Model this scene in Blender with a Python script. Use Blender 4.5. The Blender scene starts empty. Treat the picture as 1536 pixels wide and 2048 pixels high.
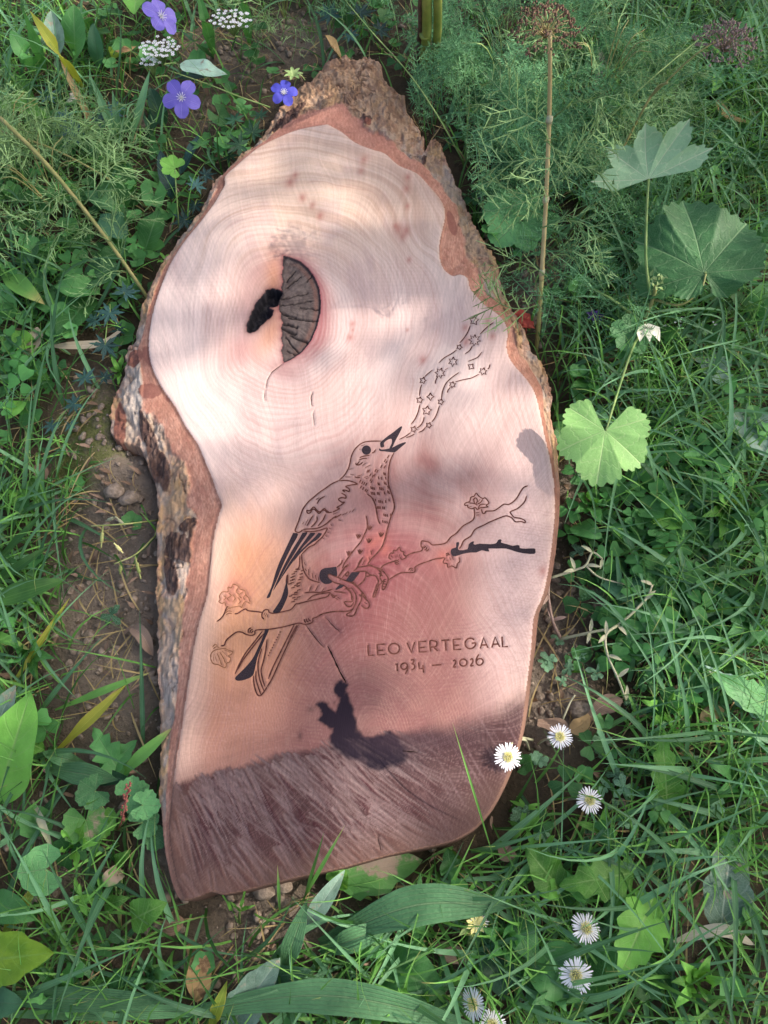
import bpy, math, random
import numpy as np
from mathutils import Vector, Matrix

random.seed(11)
RNG = np.random.default_rng(5)
sc = bpy.context.scene
col = sc.collection
R = math.radians

# ---------------------------------------------------------------- camera
CAM_H = 1.02
TILT = R(24)
FPX = 1547.0
cam_d = bpy.data.cameras.new('camera')
cam = bpy.data.objects.new('camera', cam_d)
col.objects.link(cam)
cam.location = (0, 0, CAM_H)
cam.rotation_euler = (TILT, 0, 0)
cam_d.sensor_fit = 'VERTICAL'
cam_d.sensor_height = 24
cam_d.lens = 24 * FPX / 2048
cam_d.clip_start = 0.02
cam_d.clip_end = 200
sc.camera = cam

# ---------------------------------------------------------------- world, sun, exposure
SUN_EL, SUN_AZ = R(43), R(82)          # azimuth clockwise from +y (the top of the picture)
world = bpy.data.worlds.new('World')
sc.world = world
world.use_nodes = True
wn = world.node_tree
wn.nodes.clear()
wo = wn.nodes.new('ShaderNodeOutputWorld')
wb = wn.nodes.new('ShaderNodeBackground')
ws = wn.nodes.new('ShaderNodeTexSky')
ws.sky_type = 'NISHITA'
ws.sun_disc = False
ws.sun_elevation = SUN_EL
ws.sun_rotation = SUN_AZ
ws.air_density = 0.8
ws.dust_density = 6.0
ws.ozone_density = 0.3
wb.inputs['Strength'].default_value = 0.15
wn.links.new(ws.outputs[0], wb.inputs[0])
wn.links.new(wb.outputs[0], wo.inputs[0])
sd = bpy.data.lights.new('sun', 'SUN')
sun = bpy.data.objects.new('sun', sd)
col.objects.link(sun)
sd.energy = 2.5
sd.angle = R(0.5)
sd.color = (1.0, 0.90, 0.80)
SUN_DIR = Vector((math.sin(SUN_AZ) * math.cos(SUN_EL), math.cos(SUN_AZ) * math.cos(SUN_EL), math.sin(SUN_EL)))
sun.rotation_euler = SUN_DIR.to_track_quat('Z', 'Y').to_euler()
sc.view_settings.view_transform = 'Standard'
sc.view_settings.look = 'None'
sc.view_settings.exposure = 1.18
sc.view_settings.gamma = 1
sc.view_settings.use_curve_mapping = False
sc.render.engine = 'CYCLES'
sc.cycles.use_denoising = True
sc.cycles.max_bounces = 6
sc.cycles.diffuse_bounces = 3
sc.cycles.transmission_bounces = 3
sc.cycles.transparent_max_bounces = 8
sc.cycles.caustics_reflective = False
sc.cycles.caustics_refractive = False

# ---------------------------------------------------------------- plan <-> ground mapping
# All layout measurements were taken off the photograph in its pixels (1536 x 2048);
# at() turns such a reading into the point of the place at height z.
ST, CT = math.sin(TILT), math.cos(TILT)
def at_np(px, py, z):
    px = np.asarray(px, float); py = np.asarray(py, float)
    a = px - 768.0
    b = 1024.0 - py
    dx = a
    dy = ST * FPX + b * CT
    dz = -CT * FPX + b * ST
    t = (z - CAM_H) / dz
    return dx * t, dy * t
def at(px, py, z=0.0):
    x, y = at_np(px, py, z)
    return Vector((float(x), float(y), z))
def plan_np(x, y, z):
    dz = z - CAM_H
    depth = y * ST - dz * CT
    b = y * CT + dz * ST
    return 768 + FPX * x / depth, 1024 - FPX * b / depth
def mpp(px, py, z=0.0):                 # metres per photograph pixel there
    p = at(px, py, z)
    return (p.y * ST - (z - CAM_H) * CT) / FPX

# ---------------------------------------------------------------- noise
def _hash(ix, iy, seed):
    h = (ix.astype(np.int64) * 374761393 + iy.astype(np.int64) * 668265263 + seed * 974711) & 0x7fffffff
    h = ((h ^ (h >> 13)) * 1274126177) & 0x7fffffff
    h = (h ^ (h >> 16)) & 0xffffff
    return h / float(0xffffff)
def noise(x, y, seed=0):
    x = np.asarray(x, float); y = np.asarray(y, float)
    ix = np.floor(x); iy = np.floor(y)
    fx = x - ix; fy = y - iy
    fx = fx * fx * (3 - 2 * fx); fy = fy * fy * (3 - 2 * fy)
    a = _hash(ix, iy, seed); b = _hash(ix + 1, iy, seed)
    c = _hash(ix, iy + 1, seed); d = _hash(ix + 1, iy + 1, seed)
    return (a * (1 - fx) + b * fx) * (1 - fy) + (c * (1 - fx) + d * fx) * fy
def fbm(x, y, seed=0, octv=4, gain=0.5):
    s = 0; a = 1; t = 0
    for k in range(octv):
        s = s + a * noise(x * 2 ** k + 17.3 * k, y * 2 ** k - 9.1 * k, seed + k * 31)
        t += a; a *= gain
    return s / t
def sstep(x, a, b):
    t = np.clip((x - a) / (b - a), 0, 1)
    return t * t * (3 - 2 * t)

# ---------------------------------------------------------------- polygons
def poly_dist(X, Y, P, closed=True):
    """distance to the outline, and inside mask"""
    P = np.asarray(P, float)
    d = np.full(X.shape, 1e9)
    ins = np.zeros(X.shape, bool)
    n = len(P)
    for i in range(n if closed else n - 1):
        x0, y0 = P[i]; x1, y1 = P[(i + 1) % n]
        ex, ey = x1 - x0, y1 - y0
        L = ex * ex + ey * ey + 1e-12
        t = np.clip(((X - x0) * ex + (Y - y0) * ey) / L, 0, 1)
        dd = (X - x0 - t * ex) ** 2 + (Y - y0 - t * ey) ** 2
        np.minimum(d, dd, out=d)
        if closed and y0 != y1:
            c = ((Y < y0) != (Y < y1)) & (X < ex * (Y - y0) / ey + x0)
            ins ^= c
    return np.sqrt(d), ins
def sdf(X, Y, P):
    d, i = poly_dist(X, Y, P)
    return np.where(i, d, -d)

# ---------------------------------------------------------------- objects
def tag(o, label=None, cat=None, group=None, kind=None):
    if label: o['label'] = label
    if cat: o['category'] = cat
    if group: o['group'] = group
    if kind: o['kind'] = kind
    return o
def empty(name, loc, label=None, cat=None, group=None):
    o = bpy.data.objects.new(name, None)
    o.location = loc
    o.empty_display_size = 0.02
    col.objects.link(o)
    return tag(o, label, cat, group)
def smooth(me):
    me.polygons.foreach_set('use_smooth', np.ones(len(me.polygons), bool))
def link(name, me, mat, parent=None, world_coords=True):
    o = bpy.data.objects.new(name, me)
    if mat is not None and not me.materials:
        me.materials.append(mat)
    col.objects.link(o)
    if parent is not None:
        o.parent = parent
        if world_coords:
            o.location = -Vector(parent.location)
    return o
def np_mesh(name, V, F, attrs=None, smoothed=True):
    """V (n,3), F list of (m,k) index arrays or one array"""
    me = bpy.data.meshes.new(name)
    if isinstance(F, np.ndarray): F = [F]
    F = [f for f in F if len(f)]
    me.vertices.add(len(V))
    me.vertices.foreach_set('co', np.ascontiguousarray(V, np.float32).ravel())
    nl = sum(f.size for f in F); nf = sum(len(f) for f in F)
    me.loops.add(nl)
    me.loops.foreach_set('vertex_index', np.concatenate([f.ravel() for f in F]).astype(np.int32))
    me.polygons.add(nf)
    tot = np.concatenate([np.full(len(f), f.shape[1]) for f in F])
    start = np.concatenate([[0], np.cumsum(tot)[:-1]])
    me.polygons.foreach_set('loop_start', start.astype(np.int32))
    me.update(calc_edges=True)
    if attrs:
        for k, a in attrs.items():
            a = np.asarray(a, np.float32)
            if a.ndim == 1:
                at_ = me.attributes.new(k, 'FLOAT', 'POINT'); at_.data.foreach_set('value', a)
            else:
                at_ = me.attributes.new(k, 'FLOAT_VECTOR', 'POINT'); at_.data.foreach_set('vector', np.ascontiguousarray(a).ravel())
    if smoothed: smooth(me)
    return me
class MB:
    def __init__(s): s.v = []; s.f = []; s.a = []
    def n(s): return len(s.v)
    def add(s, verts, faces, att=None):
        b = len(s.v)
        s.v += [tuple(p) for p in verts]
        s.f += [tuple(i + b for i in f) for f in faces]
        s.a += att if att is not None else [(0.5, 0.5, 0.5)] * len(verts)
    def mesh(s, name, offset=None, smoothed=True):
        me = bpy.data.meshes.new(name)
        v = s.v if offset is None else [(p[0] - offset[0], p[1] - offset[1], p[2] - offset[2]) for p in s.v]
        me.from_pydata(v, [], s.f)
        at_ = me.attributes.new('luv', 'FLOAT_VECTOR', 'POINT')
        at_.data.foreach_set('vector', np.asarray(s.a, np.float32).ravel())
        if smoothed: smooth(me)
        return me
    def build(s, name, mat, root=None, smoothed=True):
        off = root.location if root is not None else None
        me = s.mesh(name, off, smoothed)
        o = bpy.data.objects.new(name, me)
        me.materials.append(mat)
        col.objects.link(o)
        if root is not None: o.parent = root
        return o
def centred(mb, name, mat, base, label, cat, group=None, kind=None):
    """a top-level thing that is one mesh, its origin at its base"""
    me = mb.mesh(name, base)
    o = bpy.data.objects.new(name, me)
    me.materials.append(mat)
    o.location = base
    col.objects.link(o)
    return tag(o, label, cat, group, kind)
def smooth_curve(P, n):
    """Catmull-Rom through the points, n samples per span"""
    P = [Vector(p) for p in P]
    if len(P) == 2:
        return [P[0].lerp(P[1], k / n) for k in range(n + 1)]
    Q = [P[0] * 2 - P[1]] + P + [P[-1] * 2 - P[-2]]
    out = []
    for i in range(1, len(Q) - 2):
        a, b, c, d = Q[i - 1], Q[i], Q[i + 1], Q[i + 2]
        for k in range(n):
            t = k / n
            out.append(0.5 * ((2 * b) + (c - a) * t + (2 * a - 5 * b + 4 * c - d) * t * t + (3 * b - a - 3 * c + d) * t ** 3))
    out.append(P[-1])
    return out
def tube(mb, pts, r0, r1=None, sides=6, sub=4, tint=0.5, wob=0.0):
    pts = smooth_curve(pts, sub) if len(pts) > 2 else [Vector(p) for p in pts]
    r1 = r0 if r1 is None else r1
    n = len(pts)
    ref = Vector((0.31, 0.22, 0.92))
    V = []; A = []
    for i, p in enumerate(pts):
        t = (pts[min(i + 1, n - 1)] - pts[max(i - 1, 0)]).normalized()
        s = t.cross(ref)
        if s.length < 0.05: s = t.cross(Vector((1, 0, 0)))
        s.normalize(); u = s.cross(t)
        r = r0 + (r1 - r0) * i / (n - 1)
        r *= 1 + wob * (random.random() - 0.5)
        for k in range(sides):
            a = 2 * math.pi * k / sides
            V.append(p + s * (r * math.cos(a)) + u * (r * math.sin(a)))
            A.append((i / (n - 1), abs(math.cos(a)), tint))
    F = []
    for i in range(n - 1):
        for k in range(sides):
            a = i * sides + k; b = i * sides + (k + 1) % sides
            F.append((a, b, b + sides, a + sides))
    F.append(tuple(range(sides))[::-1]); F.append(tuple((n - 1) * sides + k for k in range(sides)))
    mb.add(V, F, A)
    return pts
# ================================================================ materials
class NT:
    def __init__(s, name):
        s.m = bpy.data.materials.new(name); s.m.use_nodes = True
        s.t = s.m.node_tree; s.t.nodes.clear()
        s.out = s.t.nodes.new('ShaderNodeOutputMaterial')
        s.b = s.t.nodes.new('ShaderNodeBsdfPrincipled')
        s.t.links.new(s.b.outputs[0], s.out.inputs[0])
    def node(s, typ, **kw):
        n = s.t.nodes.new(typ)
        for k, v in kw.items(): setattr(n, k, v)
        return n
    def link(s, a, b): s.t.links.new(a, b)
    def put(s, sock, v):
        if isinstance(v, (int, float)): sock.default_value = v
        elif isinstance(v, (tuple, list)):
            sock.default_value = tuple(v) + ((1,) if len(v) == 3 and len(sock.default_value) == 4 else ())
        else: s.link(v, sock)
    def math(s, op, a, b=0.0, c=None, clamp=False):
        n = s.node('ShaderNodeMath', operation=op, use_clamp=clamp)
        s.put(n.inputs[0], a); s.put(n.inputs[1], b)
        if c is not None: s.put(n.inputs[2], c)
        return n.outputs[0]
    def ramp(s, v, a, b, c=0.0, d=1.0):
        n = s.node('ShaderNodeMapRange', interpolation_type='SMOOTHSTEP')
        s.put(n.inputs[0], v); s.put(n.inputs[1], a); s.put(n.inputs[2], b); s.put(n.inputs[3], c); s.put(n.inputs[4], d)
        return n.outputs[0]
    def mix(s, f, a, b, blend='MIX'):
        n = s.node('ShaderNodeMix', data_type='RGBA', blend_type=blend)
        s.put(n.inputs[0], f); s.put(n.inputs[6], a); s.put(n.inputs[7], b)
        return n.outputs[2]
    def attr(s, name):
        return s.node('ShaderNodeAttribute', attribute_name=name)
    def coord(s, scale=(1, 1, 1)):
        g = s.node('ShaderNodeTexCoord')
        m = s.node('ShaderNodeMapping')
        s.link(g.outputs['Object'], m.inputs[0]); m.inputs['Scale'].default_value = scale
        return m.outputs[0]
    def noise(s, scale, detail=3, rough=0.5, vec=None, dist=0.0):
        n = s.node('ShaderNodeTexNoise')
        n.inputs['Scale'].default_value = scale; n.inputs['Detail'].default_value = detail
        n.inputs['Roughness'].default_value = rough; n.inputs['Distortion'].default_value = dist
        s.link(vec if vec is not None else s.coord(), n.inputs['Vector'])
        return n.outputs[0]
    def bump(s, h, strength=0.3, dist=0.001, normal=None):
        n = s.node('ShaderNodeBump')
        n.inputs['Strength'].default_value = strength; n.inputs['Distance'].default_value = dist
        s.put(n.inputs['Height'], h)
        if normal is not None: s.link(normal, n.inputs['Normal'])
        s.link(n.outputs[0], s.b.inputs['Normal'])
        return n.outputs[0]
    def set(s, **kw):
        for k, v in kw.items():
            s.put(s.b.inputs[{'col': 'Base Color', 'rough': 'Roughness', 'spec': 'Specular IOR Level', 'coat': 'Coat Weight', 'coatr': 'Coat Roughness'}[k]], v)

def leaf_mat(name, c1, c2, vein=None, nlat=7, slant=1.6, vs=0.55, rough=0.45, trans=0.28, blot=None, blotth=0.72, edge=None, freq=45, bump=0.5, parallel=0, spec=0.22, lift=True, tip=None, mw=0.085):
    gk = (1.18, 1.38, 1.38) if c2[1] > c2[0] and c2[1] > c2[2] and lift else (1, 1, 1)
    c1 = tuple(x * k * (0.62 if lift and gk[0] > 1 else 1) for x, k in zip(c1, gk)); c2 = tuple(x * k * (1.45 if lift and gk[0] > 1 else 1) for x, k in zip(c2, gk))
    m = NT(name)
    a = m.attr('luv')
    sp = m.node('ShaderNodeSeparateXYZ'); m.link(a.outputs['Vector'], sp.inputs[0])
    U, V, T = sp.outputs
    n1 = m.noise(freq, 4, 0.6)
    f = m.math('ADD', m.math('SUBTRACT', m.math('MULTIPLY', n1, 1.1), 0.12), m.math('MULTIPLY', m.math('SUBTRACT', T, 0.5), 1.1), clamp=True)
    c = m.mix(f, c1, c2)
    vein = vein or tuple(min(1, x * 1.9 + 0.05) for x in c2)
    mid = m.ramp(V, 0.012, mw, 1.0, 0.0)
    if parallel:
        w = m.math('FRACT', m.math('MULTIPLY', V, float(parallel)))
        lat = m.ramp(m.math('ABSOLUTE', m.math('SUBTRACT', w, 0.5)), 0.30, 0.5)
    else:
        w = m.math('FRACT', m.math('SUBTRACT', m.math('MULTIPLY', U, float(nlat)), m.math('MULTIPLY', V, slant)))
        lat = m.ramp(m.math('ABSOLUTE', m.math('SUBTRACT', w, 0.5)), 0.40, 0.5)
    ln = m.math('MAXIMUM', mid, m.math('MULTIPLY', lat, 0.45))
    c = m.mix(m.math('MULTIPLY', ln, vs), c, vein)
    if not parallel:
        vo = m.node('ShaderNodeTexVoronoi', feature='DISTANCE_TO_EDGE'); vo.inputs['Scale'].default_value = 330
        m.link(m.coord(), vo.inputs['Vector'])
        net = m.ramp(vo.outputs['Distance'], 0.0, 0.10, 1.0, 0.0)
        c = m.mix(m.math('MULTIPLY', net, 0.22), c, vein)
    if tip is not None:
        tf = m.math('MULTIPLY', m.ramp(m.math('ADD', U, m.math('MULTIPLY', n1, 0.4)), 0.95, 1.25), m.ramp(T, 0.45, 0.7))
        c = m.mix(tf, c, tip)
    if edge is not None:
        c = m.mix(m.ramp(m.math('ADD', V, m.math('MULTIPLY', n1, 0.5)), 0.95, 1.35), c, edge)
    if blot is not None:
        nb = m.noise(freq * 0.9, 5, 0.65)
        c = m.mix(m.ramp(nb, blotth - 0.05, blotth + 0.03), c, blot)
    nf = m.noise(900, 2)
    c = m.mix(m.math('MULTIPLY', nf, 0.25), c, (c1[0] * 0.5, c1[1] * 0.5, c1[2] * 0.5))
    m.set(col=c, rough=rough, spec=spec)
    h = m.math('ADD', m.math('MULTIPLY', ln, -0.8), m.math('MULTIPLY', m.noise(220, 3), 0.8))
    m.bump(h, bump, 0.0012)
    if trans > 0:
        tr = m.node('ShaderNodeBsdfTranslucent')
        m.link(m.mix(0.5, c, (min(1, c2[0] * 1.9), min(1, c2[1] * 1.9), c2[2] * 0.7)), tr.inputs[0])
        mx = m.node('ShaderNodeMixShader'); mx.inputs[0].default_value = trans
        m.link(m.b.outputs[0], mx.inputs[1]); m.link(tr.outputs[0], mx.inputs[2]); m.link(mx.outputs[0], m.out.inputs[0])
    return m.m
def plain(name, c1, c2, rough=0.6, scale=80, bump=0.4, dist=0.001, trans=0, spec=0.3, stretch=(1, 1, 1)):
    m = NT(name)
    v = m.coord(stretch)
    n = m.noise(scale, 5, 0.6, v)
    f = m.ramp(n, 0.3, 0.7)
    m.set(col=m.mix(f, c1, c2), rough=rough, spec=spec)
    m.bump(n, bump, dist)
    if trans:
        tr = m.node('ShaderNodeBsdfTranslucent'); tr.inputs[0].default_value = tuple(c2) + (1,)
        mx = m.node('ShaderNodeMixShader'); mx.inputs[0].default_value = trans
        m.link(m.b.outputs[0], mx.inputs[1]); m.link(tr.outputs[0], mx.inputs[2]); m.link(mx.outputs[0], m.out.inputs[0])
    return m.m

M = {}
M['grass'] = leaf_mat('grass_blade', (0.03, 0.09, 0.022), (0.13, 0.26, 0.055), vein=(0.16, 0.30, 0.08), parallel=3, vs=0.35, rough=0.45, trans=0.2, freq=14, bump=0.3, tip=(0.42, 0.33, 0.14))
M['grass_blue'] = leaf_mat('grass_blue', (0.05, 0.12, 0.06), (0.12, 0.22, 0.11), parallel=3, vs=0.4, rough=0.4, trans=0.3, freq=14, bump=0.3)
M['grass_dry'] = leaf_mat('grass_dry', (0.30, 0.22, 0.10), (0.46, 0.36, 0.18), parallel=4, vs=0.3, rough=0.6, trans=0.2, freq=30, bump=0.4)
M['grass_yellow'] = leaf_mat('grass_yellow', (0.10, 0.20, 0.03), (0.42, 0.42, 0.06), parallel=4, vs=0.35, rough=0.45, trans=0.35, freq=16, bump=0.4, edge=(0.5, 0.4, 0.08))
M['clover'] = leaf_mat('clover', (0.03, 0.10, 0.03), (0.07, 0.19, 0.05), vein=(0.11, 0.25, 0.09), vs=0.4, nlat=5, rough=0.5, trans=0.25, freq=30, bump=0.3)
M['small'] = leaf_mat('small_leaf', (0.06, 0.12, 0.06), (0.15, 0.24, 0.14), vs=0.3, nlat=3, rough=0.5, trans=0.2, freq=30, bump=0.3)
M['fresh'] = leaf_mat('fresh_leaf', (0.06, 0.17, 0.025), (0.14, 0.30, 0.05), vein=(0.30, 0.46, 0.16), rough=0.42, freq=30)
M['mid'] = leaf_mat('mid_leaf', (0.035, 0.12, 0.03), (0.08, 0.20, 0.06), vein=(0.18, 0.32, 0.14), rough=0.42, freq=30)
M['dark'] = leaf_mat('dark_leaf', (0.02, 0.06, 0.03), (0.045, 0.11, 0.06), vein=(0.08, 0.16, 0.10), rough=0.45, freq=30)
M['blue'] = leaf_mat('blue_leaf', (0.016, 0.045, 0.04), (0.05, 0.11, 0.10), vein=(0.10, 0.17, 0.16), rough=0.42, freq=60, trans=0.15)
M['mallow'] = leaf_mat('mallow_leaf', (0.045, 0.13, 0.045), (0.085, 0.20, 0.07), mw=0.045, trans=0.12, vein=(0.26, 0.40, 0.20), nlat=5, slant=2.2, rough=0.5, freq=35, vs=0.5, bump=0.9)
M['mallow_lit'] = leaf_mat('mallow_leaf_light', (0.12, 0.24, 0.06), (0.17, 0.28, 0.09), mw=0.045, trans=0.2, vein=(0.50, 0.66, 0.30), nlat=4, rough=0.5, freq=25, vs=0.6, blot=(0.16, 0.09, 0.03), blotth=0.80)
M['mallow_under'] = leaf_mat('mallow_underside', (0.17, 0.26, 0.16), (0.20, 0.29, 0.18), mw=0.05, trans=0.15, vein=(0.52, 0.60, 0.42), nlat=4, rough=0.6, freq=30, vs=0.8)
M['grey'] = leaf_mat('grey_leaf', (0.13, 0.20, 0.14), (0.26, 0.34, 0.27), vein=(0.36, 0.44, 0.36), rough=0.55, freq=50, trans=0.12, blot=(0.30, 0.26, 0.2), blotth=0.62)
M['soiled'] = leaf_mat('soiled_leaf', (0.06, 0.17, 0.04), (0.12, 0.26, 0.07), vein=(0.2, 0.34, 0.14), rough=0.5, freq=22, blot=(0.42, 0.31, 0.24), blotth=0.56)
M['yellowgreen'] = leaf_mat('yellowgreen_leaf', (0.12, 0.24, 0.02), (0.36, 0.42, 0.04), vein=(0.2, 0.36, 0.08), rough=0.42, freq=22)
M['plantain'] = leaf_mat('plantain_leaf', (0.05, 0.12, 0.05), (0.075, 0.15, 0.065), vein=(0.18, 0.28, 0.14), parallel=4, vs=0.7, rough=0.4, freq=40, bump=1.0, trans=0.12, blot=(0.16, 0.16, 0.06), blotth=0.7)
M['frond'] = leaf_mat('feathery_frond', (0.045, 0.12, 0.055), (0.12, 0.23, 0.105), vs=0.2, rough=0.55, trans=0.2, freq=12, bump=0.1)
M['thread'] = leaf_mat('thread_frond', (0.09, 0.16, 0.06), (0.21, 0.29, 0.12), vs=0.1, rough=0.55, trans=0.2, freq=12, bump=0.1)
M['stem'] = plain('green_stem', (0.12, 0.22, 0.06), (0.26, 0.36, 0.12), 0.5, 60, 0.3)
M['stem_olive'] = plain('olive_stem', (0.20, 0.22, 0.07), (0.34, 0.30, 0.12), 0.5, 40, 0.4)
M['stem_tan'] = plain('tan_stem', (0.34, 0.27, 0.12), (0.48, 0.40, 0.20), 0.55, 40, 0.5, stretch=(1, 1, 0.2))
M['cane'] = plain('cane_green', (0.16, 0.22, 0.04), (0.34, 0.38, 0.10), 0.4, 25, 0.4, stretch=(1, 1, 0.25))
M['stem_pale'] = plain('pale_stem', (0.28, 0.30, 0.18), (0.44, 0.42, 0.28), 0.6, 60, 0.4)
M['stem_pink'] = plain('pink_stem', (0.26, 0.17, 0.13), (0.38, 0.27, 0.22), 0.6, 60, 0.4)
M['stem_dark'] = plain('dark_stem', (0.06, 0.035, 0.03), (0.13, 0.08, 0.06), 0.6, 60, 0.4)
M['dead'] = leaf_mat('dead_leaf', (0.34, 0.22, 0.10), (0.52, 0.38, 0.20), vein=(0.3, 0.2, 0.1), rough=0.65, trans=0.15, freq=60, vs=0.4, blot=(0.16, 0.09, 0.05), blotth=0.6)
M['dead_pale'] = leaf_mat('pale_seed_wing', (0.44, 0.38, 0.29), (0.62, 0.56, 0.45), parallel=4, vs=0.3, rough=0.6, trans=0.2, freq=50)
M['dead_brown'] = leaf_mat('brown_seed_wing', (0.20, 0.13, 0.09), (0.33, 0.23, 0.17), parallel=5, vs=0.4, rough=0.65, trans=0.1, freq=50)
M['petal_blue'] = leaf_mat('blue_petal', (0.16, 0.13, 0.62), (0.30, 0.24, 0.80), vein=(0.6, 0.5, 0.95), parallel=4, vs=0.25, rough=0.55, trans=0.3, freq=60)
M['petal_deep'] = leaf_mat('deep_blue_petal', (0.05, 0.07, 0.50), (0.14, 0.13, 0.66), vein=(0.2, 0.1, 0.6), parallel=4, vs=0.3, rough=0.55, trans=0.25, freq=60)
M['petal_dark'] = leaf_mat('dark_purple_petal', (0.02, 0.012, 0.09), (0.06, 0.03, 0.2), vs=0.1, rough=0.5, trans=0.1, freq=60)
M['petal_white'] = plain('white_petal', (0.78, 0.78, 0.82), (0.86, 0.86, 0.88), 0.5, 60, 0.1, trans=0.2)
M['petal_cream'] = plain('cream_petal', (0.70, 0.68, 0.56), (0.82, 0.80, 0.70), 0.6, 60, 0.3, trans=0.3)
M['petal_red'] = plain('red_petal', (0.42, 0.05, 0.04), (0.6, 0.12, 0.08), 0.5, 60, 0.3, trans=0.2)
M['petal_pink'] = plain('pink_petal', (0.6, 0.16, 0.26), (0.75, 0.32, 0.42), 0.5, 90, 0.3, trans=0.2)
M['yellow'] = plain('yellow_disc', (0.86, 0.78, 0.20), (0.90, 0.88, 0.50), 0.7, 900, 1.0, 0.001)
M['seed_head'] = plain('brown_seed_head', (0.07, 0.04, 0.028), (0.24, 0.15, 0.10), 0.8, 250, 0.8)
M['seed_grey'] = plain('grey_seed_head', (0.16, 0.11, 0.10), (0.34, 0.25, 0.22), 0.8, 250, 0.8)
M['pod'] = plain('green_pod', (0.24, 0.30, 0.08), (0.44, 0.44, 0.18), 0.5, 60, 0.3)
M['clod'] = plain('soil_clod', (0.15, 0.118, 0.09), (0.31, 0.25, 0.20), 0.95, 140, 1.0, 0.003, spec=0.1)
M['bud'] = plain('bud_green', (0.16, 0.26, 0.08), (0.30, 0.40, 0.16), 0.5, 90, 0.3)
M['wood_chip'] = plain('wood_chip', (0.15, 0.09, 0.055), (0.34, 0.22, 0.15), 0.8, 60, 1.0, 0.002, stretch=(1, 0.2, 1))

def soil_mat():
    m = NT('soil')
    n1 = m.noise(9, 6, 0.62); n2 = m.noise(120, 6, 0.7)
    c = m.mix(m.ramp(n1, 0.3, 0.7), (0.17, 0.14, 0.11), (0.30, 0.245, 0.195))
    c = m.mix(m.ramp(n2, 0.45, 0.7), c, (0.27, 0.215, 0.17))
    hm = m.attr('humus_shade')
    c = m.mix(m.math('MULTIPLY', hm.outputs['Fac'], 0.85), c, m.mix(n2, (0.022, 0.018, 0.010), (0.085, 0.062, 0.035)))  # soil under plants darkened: humus colour plus painted shade of the gaps
    a = m.attr('moss')
    n3 = m.noise(260, 4, 0.7)
    mf = m.math('MULTIPLY', m.ramp(m.math('ADD', a.outputs['Fac'], m.math('MULTIPLY', m.noise(40, 5, 0.7), 0.8)), 0.68, 0.95), 0.85)
    c = m.mix(mf, c, m.mix(n3, (0.05, 0.075, 0.015), (0.22, 0.24, 0.07)))
    m.set(col=c, rough=0.95, spec=0.15)
    h = m.math('ADD', m.math('MULTIPLY', n2, 1.0), m.math('MULTIPLY', n3, 0.35))
    m.bump(h, 1.0, 0.010)
    return m.m
M['soil'] = soil_mat()

def wood_mat():
    m = NT('finished_wood_face')
    a = m.attr('col'); s = m.attr('surf')           # surf = (ring phase, roughness, grain strength)
    sp = m.node('ShaderNodeSeparateXYZ'); m.link(s.outputs['Vector'], sp.inputs[0])
    ph, ro, gr = sp.outputs
    v = m.coord((1, 0.18, 1))
    fib = m.noise(700, 4, 0.7, v)
    n2 = m.noise(1500, 2, 0.6)
    wv = m.math('SINE', m.math('MULTIPLY', ph, 2.2))
    wv2 = m.math('SINE', m.math('ADD', m.math('MULTIPLY', ph, 0.9), m.math('MULTIPLY', m.noise(30, 2), 5.0)))
    g = m.math('ADD', m.math('MULTIPLY', m.math('SUBTRACT', fib, 0.5), 0.55), m.math('MULTIPLY', wv, 0.02))
    g = m.math('ADD', g, m.math('MULTIPLY', wv2, 0.03))
    g = m.math('ADD', g, m.math('MULTIPLY', m.math('SUBTRACT', n2, 0.5), 0.25))
    f = m.math('ADD', 1.0, m.math('MULTIPLY', g, gr))
    mul = m.node('ShaderNodeVectorMath', operation='SCALE')
    m.link(a.outputs['Vector'], mul.inputs[0]); m.link(f, mul.inputs['Scale'])
    m.set(col=mul.outputs[0], rough=ro, spec=0.07)
    m.bump(m.math('ADD', fib, m.math('MULTIPLY', wv, 0.25)), 0.16, 0.0006)
    return m.m
def bark_mat(name, rough=0.85, dist=0.0025):
    m = NT(name)
    a = m.attr('col')
    n = m.noise(160, 6, 0.7); n2 = m.noise(900, 3, 0.7)
    f = m.math('ADD', 0.62, m.math('MULTIPLY', n, 0.5)); f = m.math('ADD', f, m.math('MULTIPLY', n2, 0.28))
    mul = m.node('ShaderNodeVectorMath', operation='SCALE')
    m.link(a.outputs['Vector'], mul.inputs[0]); m.link(f, mul.inputs['Scale'])
    m.set(col=mul.outputs[0], rough=rough, spec=0.1)
    m.bump(m.math('ADD', n, m.math('MULTIPLY', n2, 0.4)), 0.8, dist)
    return m.m
M['wood'] = wood_mat()
M['bark'] = bark_mat('bark_outer')
M['inner_bark'] = bark_mat('bark_inner', 0.75, 0.0012)
M['knot'] = bark_mat('dark_knot', 0.7, 0.0012)
M['engrave'] = plain('engraved_line', (0.050, 0.020, 0.016), (0.13, 0.052, 0.042), 0.9, 220, 0.3, spec=0.03)
M['engrave_pale'] = plain('engraved_line_pale', (0.16, 0.07, 0.04), (0.30, 0.15, 0.085), 0.9, 220, 0.3, spec=0.03)
M['char'] = plain('engraved_dark_fill', (0.016, 0.012, 0.016), (0.045, 0.034, 0.040), 0.85, 900, 0.8, 0.0006, spec=0.03)
M['crack'] = plain('crack_dark', (0.006, 0.004, 0.004), (0.02, 0.012, 0.01), 0.9, 300, 0.3, spec=0.02)
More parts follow.
